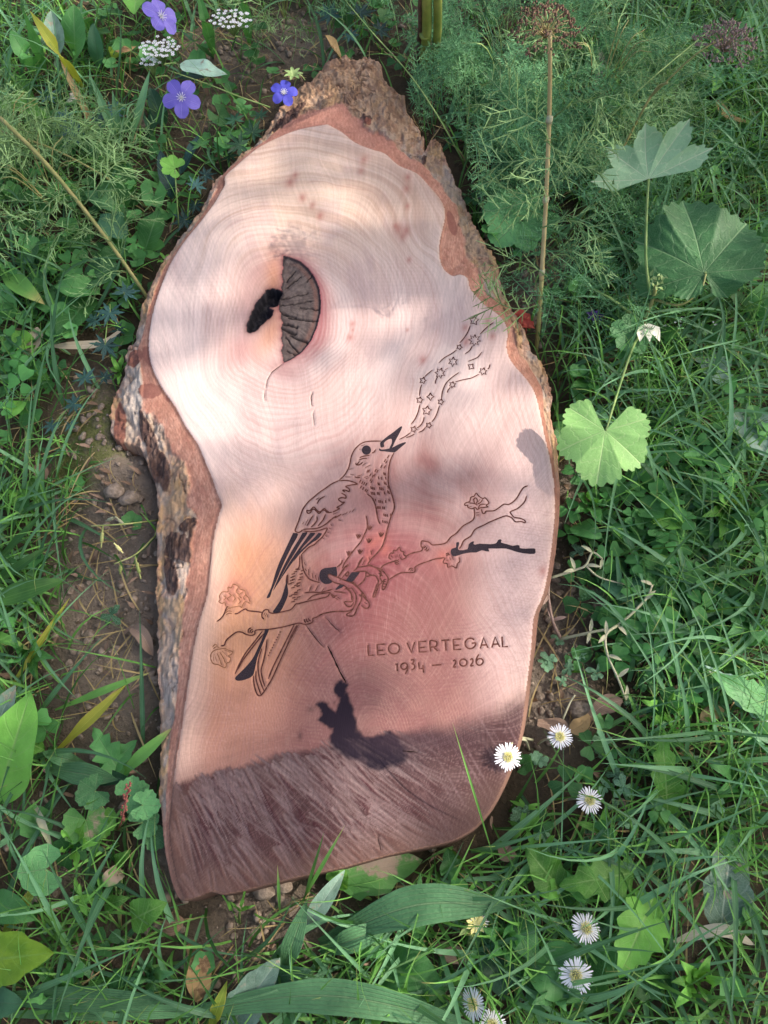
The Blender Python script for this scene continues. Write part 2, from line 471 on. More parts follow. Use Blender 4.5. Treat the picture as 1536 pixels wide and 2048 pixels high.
# ================================================================ the wooden slab
ZT = 0.072                                  # height of the finished face
FACE = [(655,247),(685,264),(710,284),(745,298),(770,306),(798,330),(833,345),(858,370),(885,405),(890,435),(880,480),(879,512),(888,537),(905,551),(920,548),(935,555),(941,577),(968,607),(1003,634),(1016,662),(1013,692),(1023,722),(1053,757),(1070,785),(1080,822),(1090,872),(1100,915),(1108,965),(1110,1024),(1104,1090),(1097,1140),(1086,1190),(1068,1234),(1063,1294),(1056,1354),(1046,1434),(1036,1485),(1018,1540),(990,1601),(962,1641),(933,1666),(893,1684),(830,1698),(768,1711),(690,1733),(600,1752),(500,1777),(450,1787),(430,1780),(412,1788),(377,1798),(365,1790),(352,1756),(341,1701),(337,1651),(344,1586),(350,1536),(360,1474),(370,1404),(379,1344),(387,1294),(399,1239),(414,1189),(421,1124),(427,1074),(437,1030),(443,1008),(434,985),(424,955),(410,922),(395,887),(371,852),(350,812),(325,777),(305,737),(297,697),(300,652),(310,607),(325,562),(345,517),(372,477),(400,443),(425,410),(440,385),(450,366),(449,352),(470,332),(510,298),(550,276),(600,257)]
OUTER = [(692,112),(712,120),(728,113),(745,120),(764,128),(766,152),(780,172),(800,184),(813,203),(813,222),(832,245),(846,272),(850,300),(858,284),(873,277),(886,300),(896,326),(913,365),(933,402),(944,432),(958,466),(972,488),(988,512),(998,542),(1001,572),(1018,607),(1034,637),(1049,667),(1064,702),(1084,722),(1096,752),(1104,785),(1101,812),(1098,835),(1106,872),(1112,912),(1115,962),(1116,1020),(1110,1090),(1103,1142),(1092,1193),(1074,1236),(1068,1295),(1060,1355),(1050,1436),(1040,1487),(1022,1543),(994,1604),(965,1645),(935,1670),(894,1688),(830,1702),(768,1715),(690,1737),(600,1756),(500,1781),(450,1790),(430,1784),(412,1792),(377,1802),(361,1793),(348,1757),(336,1703),(331,1652),(324,1611),(321,1536),(320,1474),(317,1424),(315,1364),(311,1314),(314,1249),(310,1189),(312,1124),(311,1069),(317,1024),(312,985),(300,947),(287,907),(262,887),(235,884),(219,862),(222,802),(240,772),(250,722),(253,697),(268,682),(280,642),(295,602),(310,577),(325,542),(345,510),(380,455),(402,428),(422,385),(440,360),(470,328),(505,293),(530,262),(550,224),(576,198),(600,174),(625,154),(645,131),(670,121)]
NB = 4
def densify(P, n=NB):
    q = smooth_curve([(p[0], p[1], 0) for p in P + [P[0]]], n)
    return np.array([(p.x, p.y) for p in q[:-1]])
FACE_W = np.stack(at_np(*densify(FACE, 3).T, ZT), 1)
OUTER_W = np.stack(at_np(*densify(OUTER, 2).T, 0.045), 1)
def in_slab(x, y, margin=0.0):
    d = sdf(np.asarray(x, float), np.asarray(y, float), OUTER_W)
    return d > -margin

DS = 0.00125
x0, x1 = OUTER_W[:, 0].min() - 0.012, OUTER_W[:, 0].max() + 0.012
y0, y1 = OUTER_W[:, 1].min() - 0.012, OUTER_W[:, 1].max() + 0.012
gx = np.arange(x0, x1, DS); gy = np.arange(y0, y1, DS)
GX, GY = np.meshgrid(gx, gy)
sh = GX.shape
dF = sdf(GX.ravel(), GY.ravel(), FACE_W).reshape(sh)
dO = sdf(GX.ravel(), GY.ravel(), OUTER_W).reshape(sh)
dO = dO + 0.007 * (fbm(GX * 90, GY * 90, 3, 3) - 0.5) * sstep(-dF, 0.004, 0.02)   # ragged bark rim
PX, PY = plan_np(GX, GY, ZT)
out = np.clip(-dF, 0, None)
s = np.where(dF > 0, 0, out / (out + np.clip(dO, 0.0, None) + 1e-6))
gap = out + np.clip(dO, 0, None)

# --- bark relief
n1 = fbm(GX * 22, GY * 16, 7, 5, 0.55)
n2 = fbm(GX * 70, GY * 45, 9, 4, 0.6)
ridge = 1 - np.abs(2 * fbm(GX * 34 + n1 * 2, GY * 18, 21, 4) - 1)
barkness = sstep(s + 0.5 * (n1 - 0.5) * sstep(gap, 0.0, 0.03), 0.40, 0.47) * sstep(gap, 0.008, 0.018)
# height
edge_in = np.clip(dF, 0, 1)
z_face = ZT - 0.0016 * np.exp(-(edge_in / 0.002)) + 0.0012 * (fbm(GX * 6, GY * 6, 2, 2) - 0.5)
drop = np.minimum(0.024, gap * 0.6)
z_bark = ZT - 0.0016 - drop * s ** 1.25 - 0.002 * sstep(out, 0, 0.004)
rough_amp = np.minimum(1, gap / 0.03)
z_bark = z_bark + barkness * rough_amp * (0.013 * (n1 - 0.5) + 0.008 * (ridge - 0.72) + 0.010 * (n2 - 0.5) + 0.004 * (noise(GX * 260, GY * 160, 159) - .5))
z_bark += (1 - barkness) * 0.0018 * (n2 - 0.5)
pl = np.floor(fbm(GX * 15 + 3, GY * 11, 33, 3) * 7) / 7.0          # lifted plates with steps
z_bark += barkness * rough_amp * 0.012 * (pl - 0.5)
Z = np.where(dF > 0, z_face, z_bark)
wall = sstep(dO, -0.0035, 0.0012)
Z = np.where(dO < 0.0012, -0.012 + (Z + 0.012) * wall, Z)

# ---------------------------------------------------------------- colours of the face (a plan of the wood's figure)
c3 = lambda r, g, b: np.array([r, g, b])
def mixc(C, f, c): return C * (1 - f[..., None]) + np.asarray(c) * f[..., None]
def blob(cx, cy, rx, ry, rot=0.0, p=2.0):
    X = PX - cx; Y = PY - cy
    c, s_ = math.cos(R(rot)), math.sin(R(rot))
    a = (X * c + Y * s_) / rx; b = (-X * s_ + Y * c) / ry
    return np.exp(-(a * a + b * b) ** (p / 2))
wx = (fbm(PX / 150, PY / 150, 51, 2) - 0.5); wy = (fbm(PX / 150, PY / 150, 52, 2) - 0.5)
wf = (fbm(PX / 34, PY / 34, 53, 3) - 0.5)
WX = PX + 60 * wx + 2.0 * wf; WY = PY + 60 * wy + 2.0 * wf
dFp = np.clip(dF, -0.05, 1) / 0.00078
ell = np.sqrt((WX - 745) ** 2 + ((WY - 1500) * 0.62) ** 2)
kd = np.sqrt(((WX - 560) * 1.25) ** 2 + ((WY - 625) * 0.95) ** 2)
kb = 330 * np.exp(-(kd / 135) ** 1.5)
sw = (np.sqrt((WX - 690) ** 2 + (WY - 330) ** 2))
d1_ = np.sqrt(((WX - 585) * 1.05) ** 2 + ((WY - 640) * 0.95) ** 2) + 60
d2_ = ell * 1.0 + 20
phi = -80.0 * np.log(np.exp(-d1_ / 80) + np.exp(-d2_ / 80)) + 6 * wf
phi = phi + 30 * blob(830, 470, 70, 60) + 40 * (fbm(PX / 160, PY / 160, 61, 2) - 0.5)
ang = np.arctan2(WY - 1500, (WX - 745))
big = 0.6 * fbm(PX / 150, PY / 150, 71, 3) + 0.4 * noise(phi / 40, ang * 2, 96)
med = fbm(PX / 45, PY / 60, 72, 4)

pale = c3(0.68, 0.56, 0.50)
C = np.ones(sh + (3,)) * pale
tone = noise(phi / 13, ang * 1.5, 94) * .6 + noise(phi / 5, ang * 3, 95) * .4
C = mixc(C, sstep(big, 0.35, 0.7) * 0.5, c3(0.60, 0.42, 0.36))
C = mixc(C, 0.75 * blob(640, 380, 260, 150, 15, 2.5), c3(0.62, 0.455, 0.315))          # tan cast at the top
C = mixc(C, 0.6 * blob(810, 400, 100, 80, 40) * (0.4 + med), c3(0.46, 0.285, 0.185))
low = sstep(PY + 0.10 * (PX - 700) + 60 * (big - .5), 1040, 1300)
C = mixc(C, 0.85 * low * sstep(PX, 1085, 960), c3(0.315, 0.165, 0.120))
heart = np.clip(1.3 * blob(790, 1180, 250, 330, -18, 2.6) + 1.15 * blob(690, 1440, 310, 210, 0, 2.6) + 0.5 * blob(900, 1000, 150, 170), 0, 1)
heart *= 0.80 + 0.5 * (med - 0.5) + 0.35 * (tone - 0.45)
C = mixc(C, np.clip(heart, 0, 1) * 0.95, c3(0.225, 0.100, 0.090))
C = mixc(C, np.clip(0.95 * blob(760, 1110, 110, 100) + 0.5 * blob(720, 1250, 90, 90), 0, 1), c3(0.205, 0.064, 0.068))
C = mixc(C, 0.92 * blob(470, 1240, 115, 240, 6, 2.6), c3(0.56, 0.29, 0.155))
C = mixc(C, 0.5 * blob(500, 1110, 90, 40, 10) * (0.4 + med), c3(0.45, 0.2, 0.1))      # orange cast low left
C = mixc(C, 0.6 * blob(480, 1430, 110, 110), c3(0.46, 0.225, 0.155))
C = mixc(C, 0.75 * sstep(dFp, 55, 4) * sstep(PY, 900, 1050) * sstep(PY, 1600, 1500), c3(0.66, 0.47, 0.36))
C = mixc(C, 0.85 * blob(1030, 1180, 80, 260, 6, 3.0), c3(0.63, 0.47, 0.42))      # sapwood low right
C = mixc(C, 0.45 * sstep(fbm(PX / 60, PY / 110, 75, 4), 0.56, 0.75) * sstep(PY, 1250, 900), c3(0.50, 0.38, 0.35))
# knot halo
l2k = 0.5 + 0.5 * np.sin(kd / 1.5)
halo = np.exp(-(np.abs(kd - 100) / 24) ** 2)
C = mixc(C, 0.75 * np.exp(-(np.abs(kd - 96) / 20) ** 2) * sstep(PX, 600, 640) * (0.55 + 0.6 * l2k), c3(0.30, 0.10, 0.105))
C = mixc(C, 0.35 * halo, c3(0.42, 0.22, 0.2))
C = mixc(C, 0.55 * blob(545, 590, 60, 90, 10), c3(0.46, 0.19, 0.12))
C = mixc(C, 0.7 * blob(480, 700, 30, 36, 30), c3(0.42, 0.22, 0.2))
C = mixc(C, 0.5 * blob(570, 745, 34, 18, 20), c3(0.25, 0.12, 0.12))
C *= (1 + 0.16 * (tone - 0.5))[..., None]
C = mixc(C, 0.75 * blob(548, 560, 17, 60, 0) + 0.7 * blob(540, 668, 26, 50, 25), c3(0.50, 0.235, 0.13))
# growth rings: thin dark contour lines of phi, strong and faint
def lines(p, period, width):
    q = p / period
    f = np.abs(q - np.round(q)) * period
    return np.exp(-(f / width) ** 2), np.round(q)
lw = np.gradient(phi, axis=1); lh = np.gradient(phi, axis=0)
gmag = np.sqrt(lw ** 2 + lh ** 2) / DS * 0.00078 + 0.15           # phi units per pixel-size
l1, id1 = lines(phi + 9 * wf, 37.0, 1.0)
st1 = _hash(id1, id1 * 0, 5)
l1 *= sstep(st1, 0.2, 0.8) * (0.35 + 0.65 * sstep(med, 0.4, 0.6))
C = mixc(C, 0.30 * l1, c3(0.30, 0.13, 0.11))
l2, id2 = lines(phi, 8.6, 1.7)
amp2 = 0.12 + 0.28 * sstep(fbm(PX / 80, PY / 80, 77, 2), 0.45, 0.7) + 0.3 * np.exp(-((kd - 150) / 50) ** 2) + 0.25 * heart * sstep(PY, 1150, 1350)
amp2 *= 0.5 + 0.9 * _hash(id2, id2 * 0, 8)
C = mixc(C, np.clip(l2 * amp2 * 0.5, 0, 0.6), c3(0.36, 0.19, 0.17))
l3, id3 = lines(phi + 2 * wf, 5.1, 1.2)
C *= (1 - 0.10 * l3 * sstep(PY, 1100, 1300))[..., None]
# top right: long light and tan streaks following the rings
stk = fbm(phi / 9, ang * 6, 81, 3)
C = mixc(C, 0.42 * sstep(stk, 0.52, 0.7) * sstep(PY, 620, 430), c3(0.48, 0.33, 0.24))
C = mixc(C, 0.36 * sstep(stk, 0.45, 0.3) * sstep(PY, 620, 430), c3(0.72, 0.58, 0.47))
# medullary rays: fine radial flecks
ray = noise(ang * 260, ell / 22, 91)
C = mixc(C, 0.09 * sstep(ray, 0.62, 0.9) * sstep(PY, 1000, 1250), c3(0.72, 0.52, 0.44))
ray2 = noise(ang * 420, ell / 60, 92)
C *= (1 + 0.16 * (ray2 - 0.5))[..., None]
# fine wavy saw marks running across the lower face
sawy = PY + 5 * noise(PX / 14, PY / 9, 97) + 0.00045 * (PX - 770) ** 2
ls, _ = lines(sawy, 7.6, 1.5)
sa = sstep(PY, 1200, 1270) * sstep(PX, 520, 620) * sstep(PX, 1010, 930) * sstep(fbm(PX / 40, PY / 30, 98, 2), 0.3, 0.6)
C = mixc(C, 0.36 * ls * sa, c3(0.18, 0.07, 0.075))
ls2, _ = lines(PY - 0.18 * PX + 3 * noise(PX / 12, PY / 12, 99), 5.6, 1.2)
C = mixc(C, 0.30 * ls2 * sstep(PX, 880, 1000) * sstep(PY, 960, 1040) * sstep(PY, 1420, 1330) * sstep(noise(PX / 14, PY / 5, 100), .25, .7), c3(0.30, 0.17, 0.15))
ls3, _ = lines(PX * 0.94 - PY * 0.34 + 3 * noise(PX / 20, PY / 20, 90), 6.0, 1.3)
C = mixc(C, 0.22 * ls3 * sstep(PY, 1330, 1400) * sstep(fbm(PX / 60, PY / 60, 89, 2), .4, .6), c3(0.62, 0.36, 0.28))
# faint cross marks of the planer
pm = np.sin(PY * 2 * math.pi / 7.2 + 3 * wx) * sstep(fbm(PX / 70, PY / 70, 93, 2), 0.45, 0.65)
C *= (1 - 0.018 * pm)[..., None]
# eyes (red brown pin knots)
for (ex, ey, er) in [(796,459,11),(812,462,9),(806,473,9),(790,452,6),(705,648,6),(700,675,9),(705,660,4),(580,365,10),(605,395,9),(625,410,7),(590,350,7),(728,320,8),(722,342,7),(815,355,8),(812,378,8),(815,412,6),(640,432,8),(635,570,5),(975,642,8),(985,672,7),(930,655,8),(932,684,10),(845,720,9),(815,660,4),(818,520,5),(745,1085,14),(765,1075,12),(770,1100,12),(735,1115,9),(885,1112,16),(905,1100,12),(465,1170,22),(490,1190,22),(455,1200,15),(1085,1142,9)]:
    C = mixc(C, 0.62 * blob(ex, ey, er * 0.8, er * 1.1, 20, 1.6) * (0.6 + 0.8 * (n2)), c3(0.38, 0.13, 0.10))
# rough foot of the slab: darker, greyer wood with a fan of gouge strokes
BND = np.array([(300,1570),(345,1562),(395,1545),(430,1535),(490,1522),(560,1500),(610,1490),(660,1482),(740,1470),(830,1446),(900,1428),(950,1415),(1000,1392),(1060,1355),(1120,1330)])
bx = np.interp(PX, BND[:, 0], BND[:, 1])
fa = np.arctan2(PY - 1310, PX - 330); fr = np.hypot(PX - 330, PY - 1310)
fa2 = fa + 0.05 * (fbm(PX / 110, PY / 110, 101, 1) - 0.5)
lightS = np.zeros(sh); darkS = np.zeros(sh)
mx_, my_ = sh[1], sh[0]
def stamp(F_, xa, ya, xb, yb, w, amp=1.0, taper=True):
    (wx0, wx1), (wy0, wy1) = at_np([xa, xb], [ya, yb], ZT)
    r_ = (w + 2.5) * 0.0009
    i0 = int(max(0, (min(wx0, wx1) - r_ - x0) / DS)); i1 = int(min(mx_, (max(wx0, wx1) + r_ - x0) / DS + 2))
    j0 = int(max(0, (min(wy0, wy1) - r_ - y0) / DS)); j1 = int(min(my_, (max(wy0, wy1) + r_ - y0) / DS + 2))
    if i1 <= i0 or j1 <= j0: return
    X_ = GX[j0:j1, i0:i1]; Y_ = GY[j0:j1, i0:i1]
    ex, ey = wx1 - wx0, wy1 - wy0; L_ = ex * ex + ey * ey + 1e-12
    t_ = np.clip(((X_ - wx0) * ex + (Y_ - wy0) * ey) / L_, 0, 1)
    d_ = np.hypot(X_ - wx0 - t_ * ex, Y_ - wy0 - t_ * ey) / 0.00078
    ww = w * (1 - 0.75 * t_ ** 1.5) if taper else w
    v = amp * np.clip(1.35 - (d_ / ww) ** 2 * 0.9, 0, 1)
    np.maximum(F_[j0:j1, i0:i1], v, out=F_[j0:j1, i0:i1])
rk = random.Random(4)
for k in range(230):
    sx = rk.uniform(335, 800 if k % 4 else 1000); byy = float(np.interp(sx, BND[:, 0], BND[:, 1]))
    sy = byy + (rk.uniform(-4, 22) if k % 3 == 0 else rk.uniform(0, 250))
    a0_ = R(64 - (sx - 430) * 0.080) + rk.gauss(0, 0.10) + (-0.22 if rk.random() < .25 else 0)
    lit_ = rk.random() < .68
    for q in range(rk.randint(2, 5)):                      # clusters of parallel gouges
        a_ = a0_ + rk.gauss(0, 0.035); off = rk.uniform(-13, 13)
        qx = sx - off * math.sin(a_) + rk.uniform(-10, 10) * math.cos(a_); qy = sy + off * math.cos(a_) + rk.uniform(0, 12)
        Ls = rk.uniform(45, 150) * (0.5 if sx > 800 else 1)
        stamp(lightS if lit_ else darkS, qx, qy, qx + Ls * math.cos(a_), qy + Ls * math.sin(a_), rk.uniform(1.0, 2.4 if lit_ else 3.6), rk.uniform(.3, 1) * (0.35 if sx > 800 else 1))
brk = 0.45 + 0.75 * noise((PX * .5 - PY * .87) / 3.0, (PX * .87 + PY * .5) / 70, 87)
lightS = np.clip(lightS * brk, 0, 1)
stroke = 0.5 + 0.3 * lightS - 0.3 * darkS
fing = noise(fa2 * 95, fr * 0 + 3, 104)
rb = sstep(PY - bx + 7 * (fing - 0.5) * sstep(PX, 860, 760) + 20 * lightS + 14 * (fbm(PX / 30, PY / 30, 104, 3) - .5), 0, 20 + 34 * sstep(PX, 740, 950))
foot_wood = mixc(np.ones(sh + (3,)) * c3(0.080, 0.042, 0.040), sstep(fbm(PX / 70, PY / 50, 105, 4), 0.35, 0.7), c3(0.108, 0.066, 0.060))
lft = sstep(PX, 960, 760)
foot_wood = mixc(foot_wood, 0.85 * darkS, c3(0.060, 0.020, 0.024))
foot_wood = mixc(foot_wood, 0.85 * lightS, c3(0.25, 0.185, 0.172))
foot_wood *= (0.88 + 0.24 * noise((PX * .5 - PY * .87) / 2.2, (PX * .87 + PY * .5) / 14, 88))[..., None]
xh = noise(ang * 300, ell / 90, 107)
foot_wood = mixc(foot_wood, 0.5 * sstep(xh, 0.55, 0.8) * (1 - 0.5 * lft), c3(0.25, 0.16, 0.15))
rr_, _ = lines(phi, 8.6, 1.8)
foot_wood = mixc(foot_wood, 0.5 * rr_ * (1 - 0.7 * lft), c3(0.07, 0.035, 0.035))
ln2 = noise((PX * 0.87 - PY * 0.5) / 2.6, (PX * 0.5 + PY * 0.87) / 130, 108)
foot_wood = mixc(foot_wood, 0.35 * sstep(ln2, 0.6, 0.9) * (1 - lft), c3(0.27, 0.185, 0.18))
foot_wood = mixc(foot_wood, 0.6 * sstep(dFp, 60, 0) * sstep(PY, 1500, 1600), c3(0.15, 0.088, 0.066))
C = C * (1 - rb[..., None]) + foot_wood * rb[..., None]
# blue-black stain
ST1 = [(672,1368),(682,1364),(692,1372),(693,1392),(700,1410),(708,1432),(712,1455),(716,1470),(735,1478),(765,1470),(780,1462),(795,1480),(812,1500),(808,1518),(785,1530),(760,1538),(735,1530),(715,1518),(690,1508),(668,1495),(662,1478),(668,1455),(650,1450),(640,1436),(643,1420),(633,1410),(645,1407),(660,1418),(672,1424),(676,1410),(680,1398),(670,1388)]
ds = sdf(PX.ravel(), PY.ravel(), np.array(ST1)).reshape(sh) + 13 * (fbm(PX / 12, PY / 12, 111, 4) - 0.36)
stain = sstep(ds, -6, 5) * (0.93 + 0.2 * (fbm(PX / 9, PY / 9, 112, 3) - .3)) + 0.75 * blob(752, 1500, 85, 30, 12) * (1 - sstep(ds, -3, 3)) + 0.4 * blob(600, 1472, 5, 9) + 0.4 * blob(668, 1405, 3, 4) + 0.35 * blob(622, 1418, 8, 7)
stain *= 1.0 - 0.22 * rb * lightS
C = mixc(C, np.clip(stain * 1.15, 0, 0.985), c3(0.016, 0.012, 0.020))
# darker run from the stain to the right edge of the strokes
C = mixc(C, 0.55 * blob(850, 1475, 130, 30, 2) * rb, c3(0.05, 0.03, 0.038))

# --- knot and rotten hollow
Kpts = [(440 + x / 5.486, 480 + y / 5.486) for x, y in [(690,168),(760,185),(880,230),(970,310),(1040,410),(1090,530),(1105,660),(1100,800),(1060,960),(1000,1100),(900,1230),(780,1310),(695,1345),(688,1280),(668,1210),(690,1150),(668,1080),(682,1020),(665,960),(690,900),(660,850),(670,800),(640,760),(650,640),(690,590),(670,520),(690,450),(672,380),(690,310),(686,240)]]
Hpts = [(440 + x / 5.486, 480 + y / 5.486) for x, y in [(490,575),(500,545),(540,528),(600,535),(680,555),(692,590),(655,640),(640,720),(590,735),(530,735),(590,770),(560,850),(500,900),(440,940),(420,985),(340,1018),(292,1000),(288,940),(330,830),(380,720),(430,640)]]
dK = sdf(PX.ravel(), PY.ravel(), np.array(Kpts)).reshape(sh)
dH = sdf(PX.ravel(), PY.ravel(), np.array(Hpts)).reshape(sh) + 3.0 * (fbm(PX / 7, PY / 7, 121, 3) - 0.5)
isK = (dK > 0) & (dH < 0); isH = dH > 0
kang = np.arctan2(PY - 605, PX - 540); krad = np.hypot(PX - 540, PY - 605)
KC = np.ones(sh + (3,)) * c3(0.135, 0.108, 0.10)
KC = mixc(KC, sstep(fbm(PX / 8, PY / 8, 122, 4), 0.35, 0.7), c3(0.20, 0.165, 0.15))
KC *= (1 + 0.5 * (noise(kang * 60, krad / 30, 123) - 0.5))[..., None]
KC = mixc(KC, 0.7 * np.exp(-((dK - 9) / 4.5) ** 2) * sstep(PX, 560, 620), c3(0.27, 0.14, 0.11))
KC = mixc(KC, 0.85 * sstep(dK, 5.5, 1.5), c3(0.04, 0.03, 0.036))
HC = np.ones(sh + (3,)) * c3(0.022, 0.022, 0.028)
HC = mixc(HC, sstep(fbm(PX / 5, PY / 5, 124, 4), 0.5, 0.72), c3(0.06, 0.058, 0.065))
HC = mixc(HC, 0.8 * blob(538, 630, 10, 24, 35), c3(0.11, 0.07, 0.075))
rim = np.exp(-np.clip(-dH, 0, 99) / 4.0) * (dH < 0) * (dK < 0)
C = mixc(C, 0.8 * rim, c3(0.13, 0.05, 0.05))
rimk = np.exp(-np.clip(-dK, 0, 99) / 6.0) * (dK < 0)
C = mixc(C, 0.85 * rimk, c3(0.20, 0.06, 0.065))
rimw = np.exp(-np.clip(-dK, 0, 99) / 17.0) * (dK < 0) * sstep(PX, 575, 610)
C = mixc(C, 0.62 * rimw * (0.6 + 0.5 * l2k), c3(0.34, 0.13, 0.135))
# geometry: the knot has shrunk below the face, the hollow is deeper; radial checks are cut in
nck = 0
check = np.zeros(sh)
for (xa, ya, xb, yb, w_) in [(555,597,612,585,.9),(562,610,622,600,.8),(560,625,590,633,1.6),(575,633,632,641,1.2),(566,646,592,652,1.8),(563,656,592,666,2.2),(582,667,622,690,2.4),(570,672,595,703,.8),(572,560,590,540,.9),(568,575,600,552,.8),(600,614,640,617,.9),(575,700,598,712,.7),(610,560,630,545,.8)]:
    d_, _ = poly_dist(PX + 3 * wf * 4, PY + (fbm(PX / 6, PY / 6, 131, 2) - 0.5) * 5, [(xa, ya), (xb, yb)], closed=False)
    check = np.maximum(check, np.exp(-(d_ / (w_ + 0.3)) ** 2))
KC = mixc(KC, 0.93 * check, c3(0.008, 0.006, 0.008))
KC = KC * 0.56; HC = HC * 0.6
C = np.where(isK[..., None], KC, C); C = np.where(isH[..., None], HC, C)
Z = Z - np.where(isK, 0.0022 * sstep(dK, 0, 4) + 0.003 * check + 0.0008 * noise(PX / 4, PY / 4, 132), 0)
Z = Z - np.where(isH, 0.017 * sstep(dH, 0, 7) + 0.007 * (fbm(PX / 6, PY / 6, 133, 3) - 0.5), 0)
Z = Z - rb * (dF > 0.002) * 0.0009 * (lightS - 0.5 * darkS)

# --- bark colours
IB = np.ones(sh + (3,)) * c3(0.47, 0.235, 0.165)
IB = mixc(IB, sstep(fbm(PX / 18, PY / 30, 141, 4), 0.35, 0.7), c3(0.56, 0.30, 0.215))
IB = mixc(IB, 0.5 * sstep(fbm(PX / 5, PY / 9, 142, 3), 0.5, 0.7), c3(0.36, 0.15, 0.11))
l4, _ = lines(out / 0.00078 + 5 * wf, 5.0, 1.0)
IB = mixc(IB, 0.3 * l4, c3(0.28, 0.11, 0.08))
IB = mixc(IB, 0.5 * sstep(out, 0.003, 0.0), c3(0.22, 0.09, 0.06))
IB = mixc(IB, 0.55 * sstep(PY, 420, 250), c3(0.42, 0.19, 0.145))
IB = mixc(IB, 0.8 * sstep(PX, 850, 1000) * sstep(PY, 700, 900), c3(0.26, 0.12, 0.085))
BK = np.ones(sh + (3,)) * c3(0.46, 0.315, 0.215)
b1 = fbm(PX / 30, PY / 38, 151, 4); b2 = fbm(PX / 22, PY / 40, 152, 4); b3 = fbm(PX / 16, PY / 20, 153, 4)
BK = mixc(BK, sstep(b1, 0.46, 0.60), c3(0.47, 0.375, 0.31))
BK = mixc(BK, 0.8 * sstep(b2, 0.55, 0.66), c3(0.50, 0.32, 0.155))
BK = mixc(BK, 0.6 * sstep(b3, 0.58, 0.7), c3(0.52, 0.29, 0.20))
BK = mixc(BK, 0.75 * blob(262, 800, 24, 70, 8, 3) + 0.6 * blob(300, 790, 26, 60, -20), c3(0.50, 0.45, 0.40))
BK = mixc(BK, 0.6 * blob(335, 1330, 24, 160, 0, 3), c3(0.50, 0.41, 0.35))
BK = mixc(BK, 0.6 * blob(350, 1000, 40, 60) + 0.5 * blob(690, 150, 60, 36), c3(0.43, 0.29, 0.16))
BK = mixc(BK, 0.6 * blob(750, 215, 80, 50, 35), c3(0.40, 0.30, 0.22))
BK = mixc(BK, 0.6 * sstep(PY, 300, 180), c3(0.46, 0.285, 0.17))
BK = mixc(BK, 0.5 * sstep(fbm(PX / 12, PY / 14, 160, 3), .5, .64) * sstep(PY, 340, 240), c3(0.22, 0.11, 0.07))
BK = mixc(BK, 0.6 * blob(920, 420, 26, 110, -25), c3(0.30, 0.24, 0.185))
dk = np.zeros(sh)
for (ex, ey, rx, ry, ro) in [(300,900,15,62,-8),(318,930,16,42,-10),(392,985,12,40,0),(400,1010,11,30,5),(375,1045,24,13,-30),(350,1085,34,30,20),(335,1140,16,42,-10),(370,1105,22,16,0),(285,850,11,44,-15),(565,228,12,40,60),(590,205,26,8,-30),(850,300,5,16,8),(732,230,13,11,10),(915,452,10,28,-15),(380,1075,8,26,0)]:
    dk = np.maximum(dk, 1.15 * blob(ex, ey, rx, ry, ro, 3.5))
dkm = sstep(dk + 0.9 * (b3 - 0.5), 0.42, 0.58)
BK = mixc(BK, 0.9 * dkm, c3(0.065, 0.036, 0.035))
mr = np.zeros(sh)
for (ex, ey, rx, ry, ro) in [(262,705,20,18,0),(298,712,12,26,-25),(228,835,14,48,5),(297,775,24,16,10),(905,440,9,26,-15),(338,795,10,8,0),(735,238,8,8,0)]:
    mr = np.maximum(mr, 1.2 * blob(ex, ey, rx, ry, ro, 3.5))
mrm = sstep(mr + 0.8 * (b3 - 0.5), 0.42, 0.58)
BK = mixc(BK, 0.9 * mrm, c3(0.25, 0.095, 0.07))
rim2 = np.exp(-((ridge - 0.985) / 0.02) ** 2)
crk = sstep(ridge, 0.955, 0.99) * sstep(fbm(PX / 40, PY / 40, 155, 2), 0.5, 0.62)
BK = mixc(BK, 0.35 * crk, c3(0.06, 0.035, 0.03))
BK = mixc(BK, 0.45 * sstep(dO, 0.008, 0.0) , c3(0.42, 0.22, 0.15))
Z = Z - barkness * rough_amp * (0.004 * crk - 0.003 * dkm * (n2 + 0.2))
fibre = noise(PX / 2.6 + 3 * n1, PY / 16, 156); flake = noise(PX / 9 + 4 * n1, PY / 13, 157)
BK *= (0.72 + 0.45 * fibre)[..., None]
BK = mixc(BK, 0.5 * dkm * sstep(fibre, .55, .75), c3(0.26, 0.17, 0.13))
pg = np.hypot(*np.gradient(pl)) > 0
BK = mixc(BK, 0.35 * pg * sstep(flake, .4, .6), c3(0.11, 0.06, 0.045))
IB *= (0.78 + 0.44 * noise(PX / 2.0, PY / 4.5, 158))[..., None]
BC = IB * (1 - barkness[..., None]) + BK * barkness[..., None]
IBm = 0.85 * mrm * (1 - barkness)
BC = mixc(BC, IBm, c3(0.27, 0.11, 0.085))
BC = mixc(BC, 0.85 * sstep(gap, 0.011, 0.006), c3(0.20, 0.12, 0.09) * 1.0)
C = np.where((dF > 0)[..., None], C, BC)
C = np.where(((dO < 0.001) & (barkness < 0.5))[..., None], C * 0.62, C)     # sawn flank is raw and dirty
C = np.clip(C, 0.003, 0.85)
C = np.where((dF > 0)[..., None], C * np.array([0.87, 0.84, 0.86]), C * 0.86)
rough = 0.44 + 0.3 * rb + 0.05 * (med - 0.5)
grain = 0.75 + 0.5 * rb
surf = np.stack([phi, rough, grain], -1)

slab_base = at(720, 1100, 0.0)
slab = empty('wooden_memorial_slab', slab_base, 'large reddish live-edge wooden slab engraved with a singing bird, stars and lettering, lying on soil', 'memorial slab')

